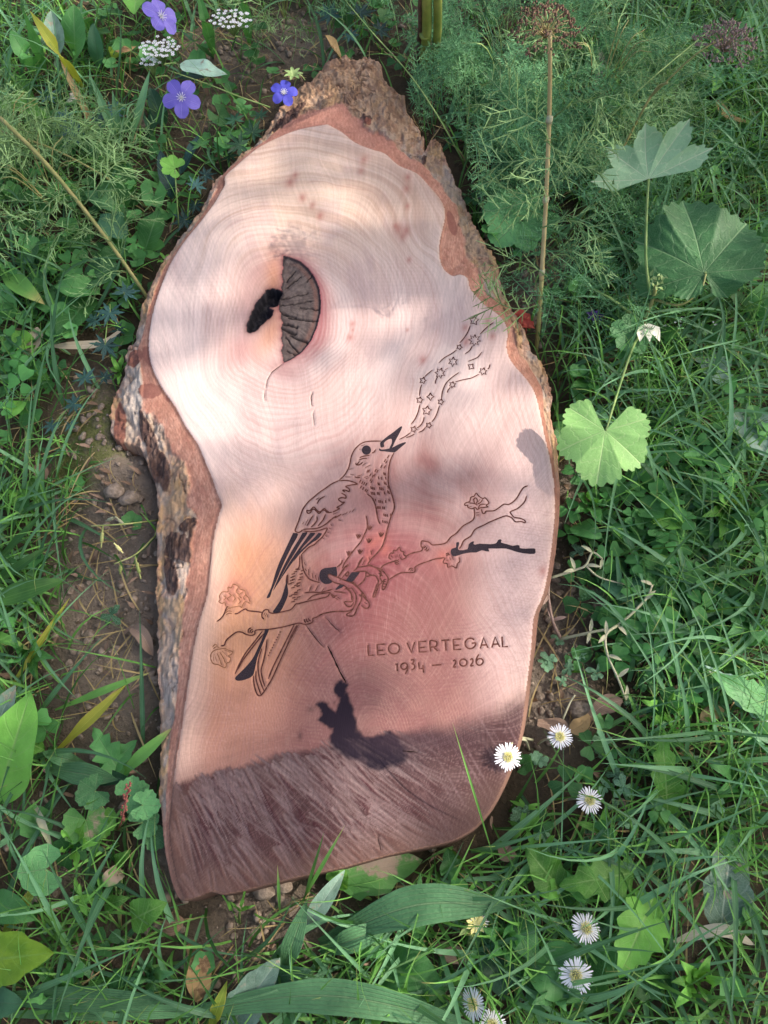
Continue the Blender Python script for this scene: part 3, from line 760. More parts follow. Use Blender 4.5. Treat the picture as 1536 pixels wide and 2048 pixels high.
# ---------------------------------------------------------------- engraving
EZ = ZT + 0.0011
Zi = Z.copy()
GRV = np.zeros(sh)
def face_z(x, y):
    i = np.clip(((np.asarray(x) - x0) / DS).astype(int), 0, sh[1] - 2); j = np.clip(((np.asarray(y) - y0) / DS).astype(int), 0, sh[0] - 2)
    return np.maximum(np.maximum(Zi[j, i], Zi[j + 1, i + 1]), np.maximum(Zi[j, i + 1], Zi[j + 1, i]))
class Eng(MB):
    def line(s, pts, w=2.9, sub=5, taper=True, closed=False, wob=0.12, lift=-0.0004):
        if closed: pts = list(pts) + [pts[0]]
        q = smooth_curve([(p[0], p[1], 0) for p in pts], sub) if sub > 1 and len(pts) > 2 else [Vector((p[0], p[1], 0)) for p in pts]
        n = len(q); V = []; F = []
        X, Y = at_np([p.x for p in q], [p.y for p in q], ZT)
        for i in range(n - 1): stamp(GRV, q[i].x, q[i].y, q[i + 1].x, q[i + 1].y, 2.1, 1.0, False)
        for i in range(n):
            a, b = max(0, i - 1), min(n - 1, i + 1)
            t = Vector((X[b] - X[a], Y[b] - Y[a], 0))
            if t.length < 1e-9: t = Vector((1, 0, 0))
            t.normalize(); sd_ = Vector((-t.y, t.x, 0))
            e = 1.0
            if taper and not closed: e = min(1, 0.45 + 0.55 * min(i, n - 1 - i) / 1.5)
            h = 0.36 * w * 0.00078 * e * (1 + wob * (random.random() - 0.5))
            p = Vector((X[i], Y[i], 0))
            for q_ in (p - sd_ * h, p + sd_ * h):
                V.append((q_.x, q_.y, float(face_z(q_.x, q_.y)) + lift))
        for i in range(n - 1): F.append((2 * i, 2 * i + 2, 2 * i + 3, 2 * i + 1))
        s.add(V, F)
    def fill(s, pts, sub=3, lift=0.00012):
        from mathutils.geometry import tessellate_polygon
        q = smooth_curve([(p[0], p[1], 0) for p in list(pts) + [pts[0]]], sub)[:-1] if sub > 1 else [Vector((p[0], p[1], 0)) for p in pts]
        X, Y = at_np([p.x for p in q], [p.y for p in q], ZT)
        tr = tessellate_polygon([[Vector((X[i], Y[i], 0)) for i in range(len(q))]])
        zz = float(face_z(X, Y).max()) + lift
        s.add([(X[i], Y[i], zz) for i in range(len(q))], [tuple(t) for t in tr])
    def done(s, name, mat, label=None):
        o = s.build(name, M[mat], slab, smoothed=False)
        if label: o['label'] = label
        me = o.data                     # all faces up
        for p in me.polygons:
            if p.normal.z < 0: p.flip()
        return o
def TB(L): return [(520 + x / 4.5176, 840 + y / 4.5176) for x, y in L]
def TC(L): return [(400 + x / 3.84, 1100 + y / 3.84) for x, y in L]
def TD(L): return [(760 + x / 4.5176, 950 + y / 4.5176) for x, y in L]
def TE(L): return [(740 + x / 5.12, 600 + y / 5.12) for x, y in L]
def TF(L): return [(700 + x / 4.267, 1240 + y / 4.267) for x, y in L]
bird = Eng()
for L in [[(1095,190),(1010,190),(940,200),(890,230),(850,275),(825,330),(815,380),(805,420),(795,445),(765,495),(715,545)],[(795,445),(832,440)],
 [(715,545),(650,575),(600,610),(540,650),(480,700),(430,745),(390,800),(370,850),(350,910),(330,960),(318,1000),(345,1015),(370,1005),(385,990)],
 [(715,548),(780,545),(830,555),(880,578),(830,585),(775,600),(805,620),(805,645),(770,632),(748,635),(770,650)],
 [(735,660),(772,680),(775,705),(745,700),(715,708),(712,722),(740,742),(764,742),(730,768),(695,790),(718,798),(690,815),(655,832)],
 [(420,815),(430,840),(455,835),(470,810),(490,805),(510,825),(535,842),(560,818),(585,815),(610,835),(650,832)],
 [(420,812),(450,818),(485,785),(520,820),(545,826),(580,800),(600,815),(625,832)],
 [(690,865),(640,900),(600,935),(550,965),(500,980),(440,983),(388,988)],[(388,1000),(450,1008),(520,1000),(570,985),(605,975),(600,1000),(560,1060),(520,1095),(490,1125),(440,1150),(380,1210)],
 [(480,860),(455,900),(425,955)],[(515,870),(515,905),(490,940),(460,968)],[(592,850),(570,900),(522,958)],[(435,895),(405,950)],[(395,920),(385,940)],[(585,688),(540,715),(515,755)],[(535,700),(505,718)],
 [(1210,295),(1180,360),(1165,430),(1160,500),(1160,570),(1180,640),(1200,700),(1215,770),(1210,810),(1185,870),(1170,920),(1150,990),(1130,1070),(1105,1140),(1060,1200),(1010,1250),(975,1300)],
 [(965,665),(1010,700),(1040,760),(1055,830),(1065,890),(1085,940)],[(960,865),(970,920),(970,970),(945,1030),(910,1100),(860,1160),(800,1240),(765,1290),(745,1340)],[(745,1262),(735,1295),(695,1330)],
 [(360,1225),(358,1290),(350,1335),(320,1350)],[(375,1210),(380,1270),(385,1320),(400,1370),(440,1430),(490,1455),(540,1468)],
 [(660,850),(700,835)],[(675,885),(700,870),(735,850)],[(710,900),(735,910)],[(740,860),(765,845)],[(770,850),(790,830)],[(805,835),(820,820)],[(830,830),(852,805)],[(640,940),(650,955)],[(625,975),(640,985)],[(608,1010),(625,1020)],[(590,1040),(605,1052)],[(565,1062),(578,1075)],
 [(400,1285),(410,1310)],[(405,1340),(420,1365)],[(440,1345),(440,1400)],[(470,1380),(480,1430)],[(500,1400),(510,1445)],[(525,1415),(532,1455)],
 [(440,1560),(465,1500)],[(500,1545),(525,1495)],[(550,1560),(580,1520)],[(400,1562),(470,1555),(540,1558),(600,1545),(655,1528)],
 [(1045,265),(1030,290),(1010,298)],[(910,235),(948,222)],[(900,340),(930,328),(990,318)],[(893,362),(930,348),(968,345)],[(865,385),(872,405),(900,372)],[(875,408),(905,400),(930,378)],[(925,412),(955,388)],[(950,430),(998,406)],
 [(900,262),(906,272)],[(770,513),(818,514)],[(815,490),(850,496)],[(855,512),(880,520),(905,515)],[(880,508),(922,492)],[(942,518),(975,508)],[(955,530),(985,520)]]:
    bird.line(TB(L), 3.1)
def dash(eng, x, y, dx=-8, dy=24, w=2.7):
    eng.line(TB([(x - dx / 2, y - dy / 2), (x + dx / 2, y + dy / 2)]), w, 1, False)
for x, y in [(1158,330),(1130,365),(1143,378),(1097,418),(1128,422)]: dash(bird, x, y, -14, 26)
for x, y in [(1045,455),(1062,462),(972,462),(985,460),(1035,498),(1018,508),(997,495),(1008,556),(1000,540),(905,552),(925,565),(942,572),(960,580),(912,605),(932,618),(955,632),(968,640)]: dash(bird, x, y, -12, 24)
for x, y in [(1120,485),(1133,488),(1072,522),(1097,525),(1136,525),(1068,576),(1078,578),(1125,568),(1138,574),(1003,610),(1017,614),(1032,618),(1083,617),(1097,620),(1112,622),(1157,606),(1006,660),(1020,662),(1034,665),(1062,662),(1076,665),(1125,658),(1155,648),(1166,655)]: dash(bird, x, y, 6, 26)
for x, y in [(1022,716),(1043,722),(1075,735),(1090,736),(1106,740),(1136,736),(1166,722),(1062,790),(1074,790),(1086,790),(1110,792),(1125,794),(1120,856),(1134,860),(1150,862),(1180,856),(1110,916),(1130,920),(1148,922)]: dash(bird, x, y, 3, 24)
for x, y in [(385,1360),(372,1390),(372,1420),(360,1440),(345,1475),(345,1500),(325,1560),(325,1575),(305,1605),(300,1390),(320,1370),(345,1350),(290,1420),(305,1412),(285,1450),(300,1440),(270,1480),(290,1470),(275,1590)]: dash(bird, x, y, 30, -8)
def vmark(x, y, s_=1.0, rot=0):
    for dx, k in [(-22, -0.5), (-6, -0.15), (8, 0.2), (24, 0.6)]:
        bird.line(TB([(x + dx * s_, y - 26 * s_ + abs(dx) * .3), (x + dx * .6 * s_, y), (x + dx * .15 * s_ - 4, y + 20 * s_)]), 2.6, 3)
for x, y in [(990,975),(890,1050),(985,1090),(1095,1035),(905,1190),(805,1205)]: vmark(x, y)
for L in [[(1000,1180),(1010,1210)],[(1015,1175),(1005,1215)],[(930,1240),(900,1280),(885,1320)],[(950,1260),(925,1310)],[(985,1240),(995,1280)],[(770,1320),(800,1310),(755,1340)],[(785,1375),(775,1395),(785,1410),(798,1395),(800,1375),(785,1372)],
 [(612,1410),(625,1390),(700,1420),(770,1450),(830,1470),(870,1500),(910,1540),(950,1590),(960,1626)],[(630,1440),(680,1470),(750,1490),(800,1530),(825,1570),(830,1626)],[(612,1410),(630,1440)],
 [(880,1330),(950,1320),(1000,1315),(1060,1340),(1110,1365),(1130,1385)],[(860,1370),(930,1365),(960,1370),(1000,1400),(1040,1405),(1070,1450),(1065,1490)],[(960,1370),(960,1410),(1010,1400)],[(960,1410),(930,1460),(880,1500)],[(970,1300),(1060,1335),(1112,1352)],
 [(1060,1345),(1095,1380),(1085,1420),(1100,1465),(1075,1490),(1060,1530),(1040,1590),(1022,1592),(1045,1520),(1055,1480)],[(1130,1385),(1160,1430),(1150,1470),(1128,1520),(1108,1532),(1105,1500),(1122,1450),(1100,1465)],
 [(705,1420),(760,1340),(800,1300)],[(845,1365),(880,1330),(930,1240)],[(720,1450),(780,1380)]]:
    bird.line(TB(L), 3.1)
for x, y in [(1085,1385),(1092,1395),(1100,1405),(1128,1440),(1130,1460),(1128,1480),(1062,1500),(1058,1520),(1052,1540),(1046,1560),(905,1580),(912,1590),(1118,1505)]: dash(bird, x, y, 24, 3, 2.2)
# left foot, tail outlines (second sheet)
for L in [[(1165,235),(1205,275),(1240,320),(1262,365),(1300,405),(1295,440),(1268,445),(1240,425)],[(1120,290),(1162,335),(1172,392),(1130,395),(1105,398)],[(1105,400),(1130,430),(1160,430),(1182,400)],[(1240,330),(1240,380),(1210,440),(1182,500),(1140,505),(1128,492),(1160,470),(1195,410),(1198,345),(1165,290)],[(1262,400),(1285,415)],[(1105,300),(1165,290)],
 [(480,620),(420,700),(350,790),(300,880),(270,950)],[(492,640),(440,700),(370,790),(320,860),(285,925)],[(515,685),(505,770),(488,850),(470,920),(480,990),(500,1050)],[(475,755),(452,830),(445,900),(458,990),(490,1080)],[(430,925),(430,990),(450,1060),(468,1110)],[(410,965),(415,1030),(435,1100),(462,1118),(495,1082),(515,1050)],
 [(725,570),(680,660),(620,780),(560,900),(525,990)],[(755,575),(700,675),(645,785),(595,895),(552,990),(515,1050)],[(745,575),(715,630),(670,725)],[(660,250),(672,190),(675,262)]]:
    bird.line(TC(L), 3.1)
for k in range(10):
    x, y = 615 - k * 10, 628 + k * 20
    bird.line(TC([(x - 4, y), (x + 4, y + 2)]), 3.0, 1, False)
for k in range(9):
    bird.line(TC([(700 + (k % 3) * 22, 400 - k * 18), (728 + (k % 3) * 22, 392 - k * 18)]), 2.4, 1, False)
bird.done('engraved_bird', 'engrave', 'line-engraved singing thrush-like bird perched on the branch')
dkf = Eng()
for L in [[(300,1020),(345,1035),(290,1140),(235,1250),(190,1350),(150,1450),(110,1540),(90,1600),(60,1605),(100,1520),(135,1400),(170,1300),(220,1190),(265,1095)],
 [(385,1020),(430,1020),(370,1110),(310,1210),(260,1290),(210,1380),(165,1470),(118,1545),(160,1440),(200,1350),(250,1250),(300,1160),(345,1090)],
 [(455,1020),(500,1025),(440,1095),(380,1160),(320,1250),(262,1332),(200,1420),(150,1500),(205,1395),(262,1295),(322,1205),(392,1108)],
 [(530,1020),(560,1030),(520,1080),(470,1110),(405,1165),(345,1228),(302,1285),(350,1200),(420,1130),(480,1075)],
 [(1090,200),(1150,150),(1200,115),(1270,60),(1283,72),(1250,140),(1220,195),(1200,240),(1180,262),(1168,258),(1190,210),(1188,172),(1150,182),(1120,210),(1122,242),(1092,248),(1085,215)],
 [(1075,255),(1100,268),(1150,262),(1200,248),(1250,222),(1305,202),(1318,210),(1270,250),(1230,285),(1200,293),(1130,285),(1082,280)],
 [(690,1325),(698,1405),(665,1402),(625,1388),(610,1410),(630,1440),(655,1462),(620,1482),(580,1480),(548,1450),(537,1400),(548,1362),(580,1340),(630,1334)]]:
    dkf.fill(TB(L))
dkf.fill(TB([(962 + 42 * math.cos(a * .52), 273 + 42 * math.sin(a * .52)) for a in range(12)]))
for L in [[(830,1375),(905,1375),(850,1450),(825,1465),(775,1450)],[(680,1530),(722,1485),(765,1495),(735,1518),(692,1535)]]: dkf.fill(TB(L), 1)
for L in [[(670,190),(670,260),(678,330),(660,390),(615,475),(560,478),(590,430),(625,370),(650,290),(664,240)],[(500,610),(530,612),(505,670),(475,740),(440,830),(425,900),(405,965),(350,995),(300,1005),(275,998),(274,975),(330,920),(400,840),(450,740),(485,660)]]:
    dkf.fill(TC(L))
dkf.done('dark_plumage_fill', 'char', 'blackened wing, tail, eye and beak of the engraved bird')
br = Eng()
for L in [[(825,385),(870,350),(930,335),(1000,325)],[(1000,325),(980,355),(930,370),(865,385),(800,400),(755,412),(735,415),(700,455),(650,470),(600,480),(555,485),(530,475),(525,460),(500,458),(480,480),(475,510),(492,532)],[(475,478),(430,472),(370,465),(350,452),(320,465),(290,485),(265,490)],[(128,548),(160,525),(185,490),(200,450),(215,430)],
 [(500,480),(490,500)],[(512,485),(502,510)],[(522,492),(515,515)],[(1000,325),(1020,360),(1040,362)],[(1010,335),(1030,352),(1055,350)],[(1040,370),(1060,380)],[(1055,360),(1075,375)],[(1030,318),(1080,322),(1120,330)],
 [(1175,455),(1130,470),(1050,470),(980,480),(930,495),(895,515),(868,525),(865,550),(840,565),(800,570),(755,562),(640,590),(530,608),(430,615),(420,645),(390,655),(350,645),(320,630),(280,630),(230,665),(200,695),(185,730),(160,735)],
 [(800,530),(805,550),(815,555)],[(815,525),(822,548),(835,552)],[(832,522),(840,540),(852,545)],[(370,640),(372,610),(395,595)],[(382,640),(388,618),(405,608)],[(395,640),(402,625),(412,622)]]: br.line(TC(L), 3.0)
for L in [[(0,850),(40,810),(120,780),(150,765)],[(230,735),(290,705),(370,685),(385,660),(372,640),(375,600),(395,595),(440,605),(465,625),(490,630),(590,615),(640,560),(690,525),(750,460),(820,420),(850,390),(855,350),(850,290)],[(915,305),(930,345),(950,340),(960,325),(1030,320),(1080,290),(1120,262),(1170,262),(1230,215),(1270,150),(1300,110),(1338,95)],
 [(1325,185),(1310,235),(1270,280),(1235,305),(1180,330),(1190,355),(1215,380),(1270,390),(1310,410),(1310,430),(1275,418),(1225,420),(1190,385),(1150,368),(1110,375),(1010,415),(930,455),(860,490),(820,550),(760,590),(735,640),(715,665)],
 [(585,745),(500,757),(430,780),(360,805),(320,830),(318,860),(300,880),(210,880),(160,895),(80,945)],[(258,862),(275,842),(300,845)],[(275,870),(290,850)],[(290,868),(300,855)],
 [(385,650),(405,635)],[(382,660),(400,655),(415,640)],[(400,675),(415,672),(425,650)],[(415,685),(430,682),(440,665)],[(865,335),(898,338)],[(865,350),(898,353)],[(868,365),(896,367)]]: br.line(TD(L), 3.0)
br.done('engraved_branch', 'engrave', 'line-engraved branch crossing the slab from left to right')
ch = Eng()
ch.fill(TD([(690,610),(710,605),(715,625),(705,660),(720,680),(790,670),(800,630),(825,605),(850,600),(845,620),(860,630),(900,620),(1000,625),(1050,615),(1065,590),(1085,580),(1100,590),(1095,610),(1150,625),(1200,640),(1240,632),(1262,640),(1265,660),(1320,665),(1395,663),(1405,685),(1395,712),(1300,708),(1220,690),(1140,665),(1050,665),(980,665),(990,690),(960,690),(920,680),(870,700),(820,700),(740,715),(680,735),(650,725),(638,690),(650,665),(685,655),(688,630)]), 2)
ch.done('blackened_twig', 'char', 'solid black engraved twig at right of the branch')
def blossom(lines_, T, mk='engrave'):
    e = Eng()
    for L in lines_: e.line(T(L), 2.6 if mk == 'engrave' else 2.1)
    return e.done('engraved_blossom', mk)
blossom([[(765,255),(790,245),(812,235),(822,200),(850,190),(870,162),(895,190),(930,210),(952,205),(985,250),(960,270),(975,285),(945,290),(905,295),(880,310),(860,290),(832,303),(795,290),(792,272),(768,272),(765,255)],[(850,212),(850,235),(862,260)],[(870,205),(880,230),(868,262)],[(905,215),(885,245)],[(800,250),(850,255),(880,272)],[(930,215),(910,245),(880,262)],[(795,290),(830,280)],[(885,300),(910,265),(955,262)],[(840,225),(860,205),(880,215)]], TD)
blossom([[(100,762),(82,745),(95,705),(120,705),(122,680),(150,680),(175,650),(190,685),(215,695),(215,718),(238,740),(200,762),(182,740)],[(135,720),(140,745)],[(155,712),(155,742)],[(178,715),(170,742)],[(132,768),(150,775),(172,762)],[(130,782),(150,790),(172,778)],[(135,798),(152,804),(172,795)],[(100,730),(120,745)]], TD)
blossom([[(590,745),(572,790),(605,800),(615,832),(650,820),(690,838),(700,800),(720,780),(715,740)],[(630,740),(640,770)],[(650,735),(665,765)],[(600,770),(620,775)],[(595,715),(612,705),(625,710)],[(600,728),(618,718),(632,722)]], TD)
blossom([[(385,400),(375,370),(352,342),(345,312),(310,300),(290,275),(255,262),(240,290),(215,285),(215,320),(175,320),(150,350),(155,380),(145,395),(170,410),(190,400),(200,430),(240,440),(300,430),(320,440),(330,415),(350,395),(385,410)],[(290,290),(280,320),(300,340)],[(330,320),(300,345),(320,370)],[(360,340),(335,360),(345,385)],[(220,330),(240,350),(210,370),(230,395)],[(250,340),(270,370),(250,400)],[(290,360),(310,395),(290,415)],[(180,350),(200,365),(180,385)],[(200,470),(215,450),(240,452)],[(195,485),(215,468),(245,470)],[(200,498),(220,485),(245,488)]], TC, 'engrave_pale')
blossom([[(80,832),(88,790),(120,765),(150,760),(190,755),(220,770),(250,780),(240,800),(218,812),(235,830),(225,860),(205,868),(195,900),(168,895),(140,880),(100,870),(80,832)],[(95,745),(115,725),(135,735)],[(100,758),(125,742),(150,750)],[(110,800),(130,860)],[(130,790),(155,850),(165,885)],[(150,780),(180,830),(195,870)],[(170,775),(210,815)],[(185,765),(230,785)],[(100,800),(105,850)]], TC, 'engrave_pale')
def star(cx, cy, r, n, rot=0.3):
    e = Eng(); P = []
    for k in range(2 * n):
        a = math.pi * k / n - math.pi / 2 + rot
        rr = r * (1.0 if k % 2 == 0 else 0.52) * (0.94 + 0.12 * random.random())
        P.append((cx + rr * math.cos(a), cy + rr * math.sin(a)))
    P.append(P[0])
    e.line(TE(P), 2.7, 1, False)
    return e.done('engraved_star', 'engrave')
for a in [(1065,208,50,5,.1),(915,480,31,5,.4),(1070,410,62,8,.1),(850,628,50,6,.1),(718,745,54,7,.3),(1035,680,36,4,.6),(1158,728,42,6,.3),(542,822,36,5,.3),(845,865,35,6,.2),(618,988,38,4,0),(510,1022,36,5,.2),(725,1040,32,5,.3),(583,1130,50,5,.15),(603,1280,33,5,.4),(448,1322,34,5,.3)]: star(*a)
e = Eng()
for L in [[(1028,258),(1000,330),(960,390),(918,438)],[(1265,228),(1200,275),(1125,350)],[(890,508),(830,550),(760,590),(705,642)],[(1050,465),(1020,515),(972,550)],[(1145,530),(1100,585),(1005,625)],[(1230,655),(1220,690),(1205,705)],[(1120,755),(1040,795),(950,815),(875,835)],[(825,890),(800,920),(792,948)],[(640,715),(590,755),(560,785)],[(800,693),(765,715)],[(695,780),(675,820),(668,855)],[(910,740),(840,790),(780,850),(745,930),(732,1010)],[(530,865),(515,910),(508,980)],[(512,1065),(495,1140),(460,1220),(420,1270)],[(712,1078),(690,1150),(665,1205),(635,1245)],[(555,1195),(545,1240),(515,1285),(480,1308)],[(570,1300),(540,1335),(500,1352)],[(455,1370),(420,1390),(370,1408)],[(415,1355),(370,1390),(300,1427)]]:
    e.line(TE(L), 2.8)
e.done('song_lines', 'engrave', 'curved engraved lines streaming from the beak between the stars')
# lettering: strokes in a unit cell (x right, y up), placed along the tilted base line
GL = {'L': [[(0,1),(0,0),(.9,0)]], 'E': [[(.95,1),(0,1),(0,.0),(.95,0)],[(0,.42),(.72,.42)]], 'V': [[(0,1),(.5,0),(1,1)]], 'R': [[(0,0),(0,1),(.5,1),(.85,.9),(.9,.7),(.8,.5),(.5,.42),(0,.42)],[(.4,.42),(.95,0)]], 'T': [[(0,1),(1,1)],[(.5,1),(.5,0)]], 'A': [[(0,0),(.5,1),(1,0)],[(.2,.3),(.85,.3)]],
 'G': [[(.88,.82),(.7,.95),(.45,1),(.2,.9),(.04,.68),(0,.45),(.1,.18),(.35,.0),(.65,.02),(.9,.2),(1,.5),(.62,.5)]], 'O': [[(.5 + .5 * math.cos(a * math.pi / 8), .5 + .5 * math.sin(a * math.pi / 8)) for a in range(17)]]}
def letter(chs, xl, xr, yb, h):
    g = Eng()
    for st in GL[chs]:
        curved = chs in 'OG' or (chs == 'R' and len(st) > 3)
        P = TF([(xl + p[0] * (xr - xl) - (p[1]) * -3 + (p[1] - .5) * -8, yb - p[1] * h - (p[0]) * (xr - xl) * 0.066) for p in st])
        g.line(P, 3.3, 3 if curved else 1, False, wob=0)
    o = g.done('engraved_letter', 'engrave'); o['label'] = 'engraved capital ' + chs
for c_, xl, xr, yb in [('L',155,202,301),('E',233,300,296),('O',328,422,290),('V',489,553,280),('E',588,655,272),('R',684,748,267),('T',782,850,261),('E',884,950,252),('G',982,1072,245),('A',1110,1174,240),('A',1208,1274,233),('L',1300,1350,228)]:
    letter(c_, xl, xr, yb, 88)
for nm, LL in [('1', [[(388,378),(402,370),(405,436)]]), ('9', [[(492,388),(480,370),(462,366),(443,375),(434,392),(442,412),(460,420),(480,412),(492,392),(490,425),(472,458)]]), ('3', [[(520,342),(538,336),(546,348),(536,368),(528,372),(545,378),(553,396),(545,415),(524,424)]]), ('4', [[(586,360),(592,416),(628,410)],[(624,384),(628,448)]]), ('dash', [[(702,386),(780,379)]]),
 ('2', [[(882,350),(894,340),(905,352),(900,370),(884,400),(908,397)]]), ('0', [[(968 + 31 * math.cos(a * math.pi / 7), 362 + 30 * math.sin(a * math.pi / 7)) for a in range(15)]]), ('2', [[(1028,340),(1040,328),(1050,342),(1046,362),(1030,390),(1055,387)]]), ('6', [[(1100,292),(1088,312),(1078,340),(1080,368),(1098,384),(1120,380),(1137,358),(1130,335),(1110,328),(1090,335),(1080,352)]])]:
    g = Eng()
    for L in LL: g.line(TF(L), 3.1, 3 if nm in '9302 6' else 1, False, wob=0)
    o = g.done('engraved_dash' if nm == 'dash' else 'engraved_digit', 'engrave')
    if nm != 'dash': o['label'] = 'engraved digit ' + nm
for L, w in [([(564,728),(548,740),(536,757),(532,776)], 1.3), ([(530,782),(529,800)], 0.9), ([(624,784),(623,800),(625,812)], 1.3), ([(627,822),(628,850)], 1.0), ([(612,1250),(628,1272),(648,1295)], 1.8), ([(655,1292),(668,1318),(680,1342),(692,1366)], 2.6), ([(650,1234),(665,1250),(680,1264)], 1.2), ([(805,1502),(835,1504)], 1.6), ([(762,1700),(756,1672)], 1.4)]:
    e = Eng()
    q = smooth_curve([(p[0], p[1], 0) for p in L], 4)
    e.line([(p.x + random.uniform(-.8, .8), p.y + random.uniform(-.6, .6)) for p in q], w, 1, True, wob=1.2, lift=-0.0004)
    e.done('drying_crack', 'crack')

# the cuts are sunk into the face, then the slab is meshed part by part
Z = Z - 0.0009 * np.clip(GRV * 1.25, 0, 1) * (dF > 0)
keep = (dO > -0.0042)
idx = np.arange(GX.size).reshape(sh)
qa = np.stack([idx[:-1, :-1], idx[:-1, 1:], idx[1:, 1:], idx[1:, :-1]], -1).reshape(-1, 4)
kq = keep.ravel()[qa].all(1)
qa = qa[kq]
cen = lambda A: A.ravel()[qa[:, 0]]
lab = np.where(cen(dF) > 0, 0, np.where(cen(barkness) > 0.5, 2, 1))
lab = np.where((lab == 0) & cen(isK), 3, lab); lab = np.where((lab == 0) & cen(isH), 4, lab)
VV = np.stack([GX.ravel(), GY.ravel(), Z.ravel()], 1)
CC = C.reshape(-1, 3); SS = surf.reshape(-1, 3)
for k, nm, mt, lb in [(0, 'wood_face', 'wood', None), (1, 'inner_bark', 'inner_bark', 'terracotta band of inner bark around the face'), (2, 'bark', 'bark', 'mottled grey and ochre outer bark'), (3, 'knot', 'knot', 'dark grey half-round knot with radial cracks'), (4, 'rot_hollow', 'knot', 'black rotten hollow beside the knot')]:
    f = qa[lab == k]
    u, inv = np.unique(f, return_inverse=True)
    me = np_mesh(nm, VV[u] - np.array(slab_base), inv.reshape(-1, 4), {'col': CC[u], 'surf': SS[u]})
    o = link(nm, me, M[mt]); o.parent = slab
    if lb: o['label'] = lb

# ================================================================ ground
def cover(px, py, blobs):
    v = np.zeros(np.shape(px))
    for cx, cy, rx, ry, a in blobs:
        v = np.maximum(v, a * np.exp(-(((px - cx) / rx) ** 2 + ((py - cy) / ry) ** 2) ** 1.5))
    return v
BARE = [(225,1240,125,310,1),(245,980,110,160,1),(195,860,70,100,.85),(250,1560,60,80,.5),(1110,1330,75,190,1),(1150,1190,60,70,.9),(1120,980,40,80,.8),(560,1840,130,75,.85),(470,1900,110,60,.7),(520,1990,80,60,.5),(330,1730,60,80,.6),(450,120,120,60,.9),(400,210,60,70,.7),(600,80,110,60,.8),(1370,1790,40,130,.7),(950,560,60,60,.5),(1080,560,50,90,.7),(60,1640,80,60,.5),(180,1880,110,50,.5),(120,1760,70,50,.4),(880,1950,60,60,.4),(1100,1440,80,60,.7),(860,60,60,60,.6),(1050,150,40,60,.4)]
def ground_h(x, y):
    px, py = plan_np(x, y, 0.0)
    ins = sdf(x, y, OUTER_W) if np.ndim(x) else sdf(np.array([x]), np.array([y]), OUTER_W)[0]
    near = np.exp(-(np.maximum(-ins, 0) / 0.05) ** 2)
    h = 0.030 * (fbm(x * 5, y * 5, 201, 3) - 0.5) + 0.016 * (fbm(x * 24, y * 24, 202, 3) - 0.5) + 0.007 * (fbm(x * 85, y * 85, 203, 3) - 0.5)
    bare = cover(px, py, BARE)
    h = h + 0.014 * bare * (fbm(x * 45, y * 45, 204, 3) - 0.45)
    h = h + 0.030 * np.exp(-(((px - 225) / 85) ** 2 + ((py - 930) / 150) ** 2))      # mound against the bark
    h = np.clip(h, -0.03, 0.032)
    return np.where(ins > 0.0, np.minimum(h, 0.006), np.where(ins > -0.04, np.minimum(h, 0.028), h))
def graded(lo, hi, step, far, k=1.35):
    a = list(np.arange(lo, hi, step)); s_ = step; x = a[-1]
    up = []
    while x < far: s_ *= k; x += s_; up.append(x)
    s_ = step; x = a[0]; dn = []
    while x > -far: s_ *= k; x -= s_; dn.append(x)
    return np.array(dn[::-1] + a + up)
ax = graded(-1.05, 1.25, 0.0075, 30); ay = graded(-0.35, 2.2, 0.0075, 30)
AX, AY = np.meshgrid(ax, ay)
GH = ground_h(AX.ravel(), AY.ravel()).reshape(AX.shape)
farm = sstep(np.maximum(np.abs(AX), np.abs(AY - 0.8)), 1.8, 4)
GH = GH * (1 - farm)
gpx, gpy = plan_np(AX, AY, 0.0)
gpx = np.where(farm > 0, -9999, gpx)
moss = cover(gpx, gpy, [(190,870,100,120,1),(160,950,70,90,1),(230,1000,60,80,.5),(215,1350,70,60,.6),(130,1100,60,80,.5),(150,1440,60,40,.5),(1130,960,50,60,.4)]) * 0.55
moss = np.maximum(moss, farm * 0.9)
ii = np.arange(AX.size).reshape(AX.shape)
gq = np.stack([ii[:-1, :-1], ii[:-1, 1:], ii[1:, 1:], ii[1:, :-1]], -1).reshape(-1, 4)
gme = np_mesh('ground', np.stack([AX.ravel(), AY.ravel(), GH.ravel()], 1), gq, {'moss': moss.ravel(), 'humus_shade': np.clip(1 - 1.1 * cover(gpx, gpy, BARE), 0, 1).ravel()})
go = link('ground', gme, M['soil']); tag(go, kind='structure')
def gz(x, y):
    return float(ground_h(np.array([x], float), np.array([y], float))[0])
def gp(px, py, lift=0.0):
    p = at(px, py, 0.0); z = gz(p.x, p.y)
    p = at(px, py, z); p.z = z + lift
    return p

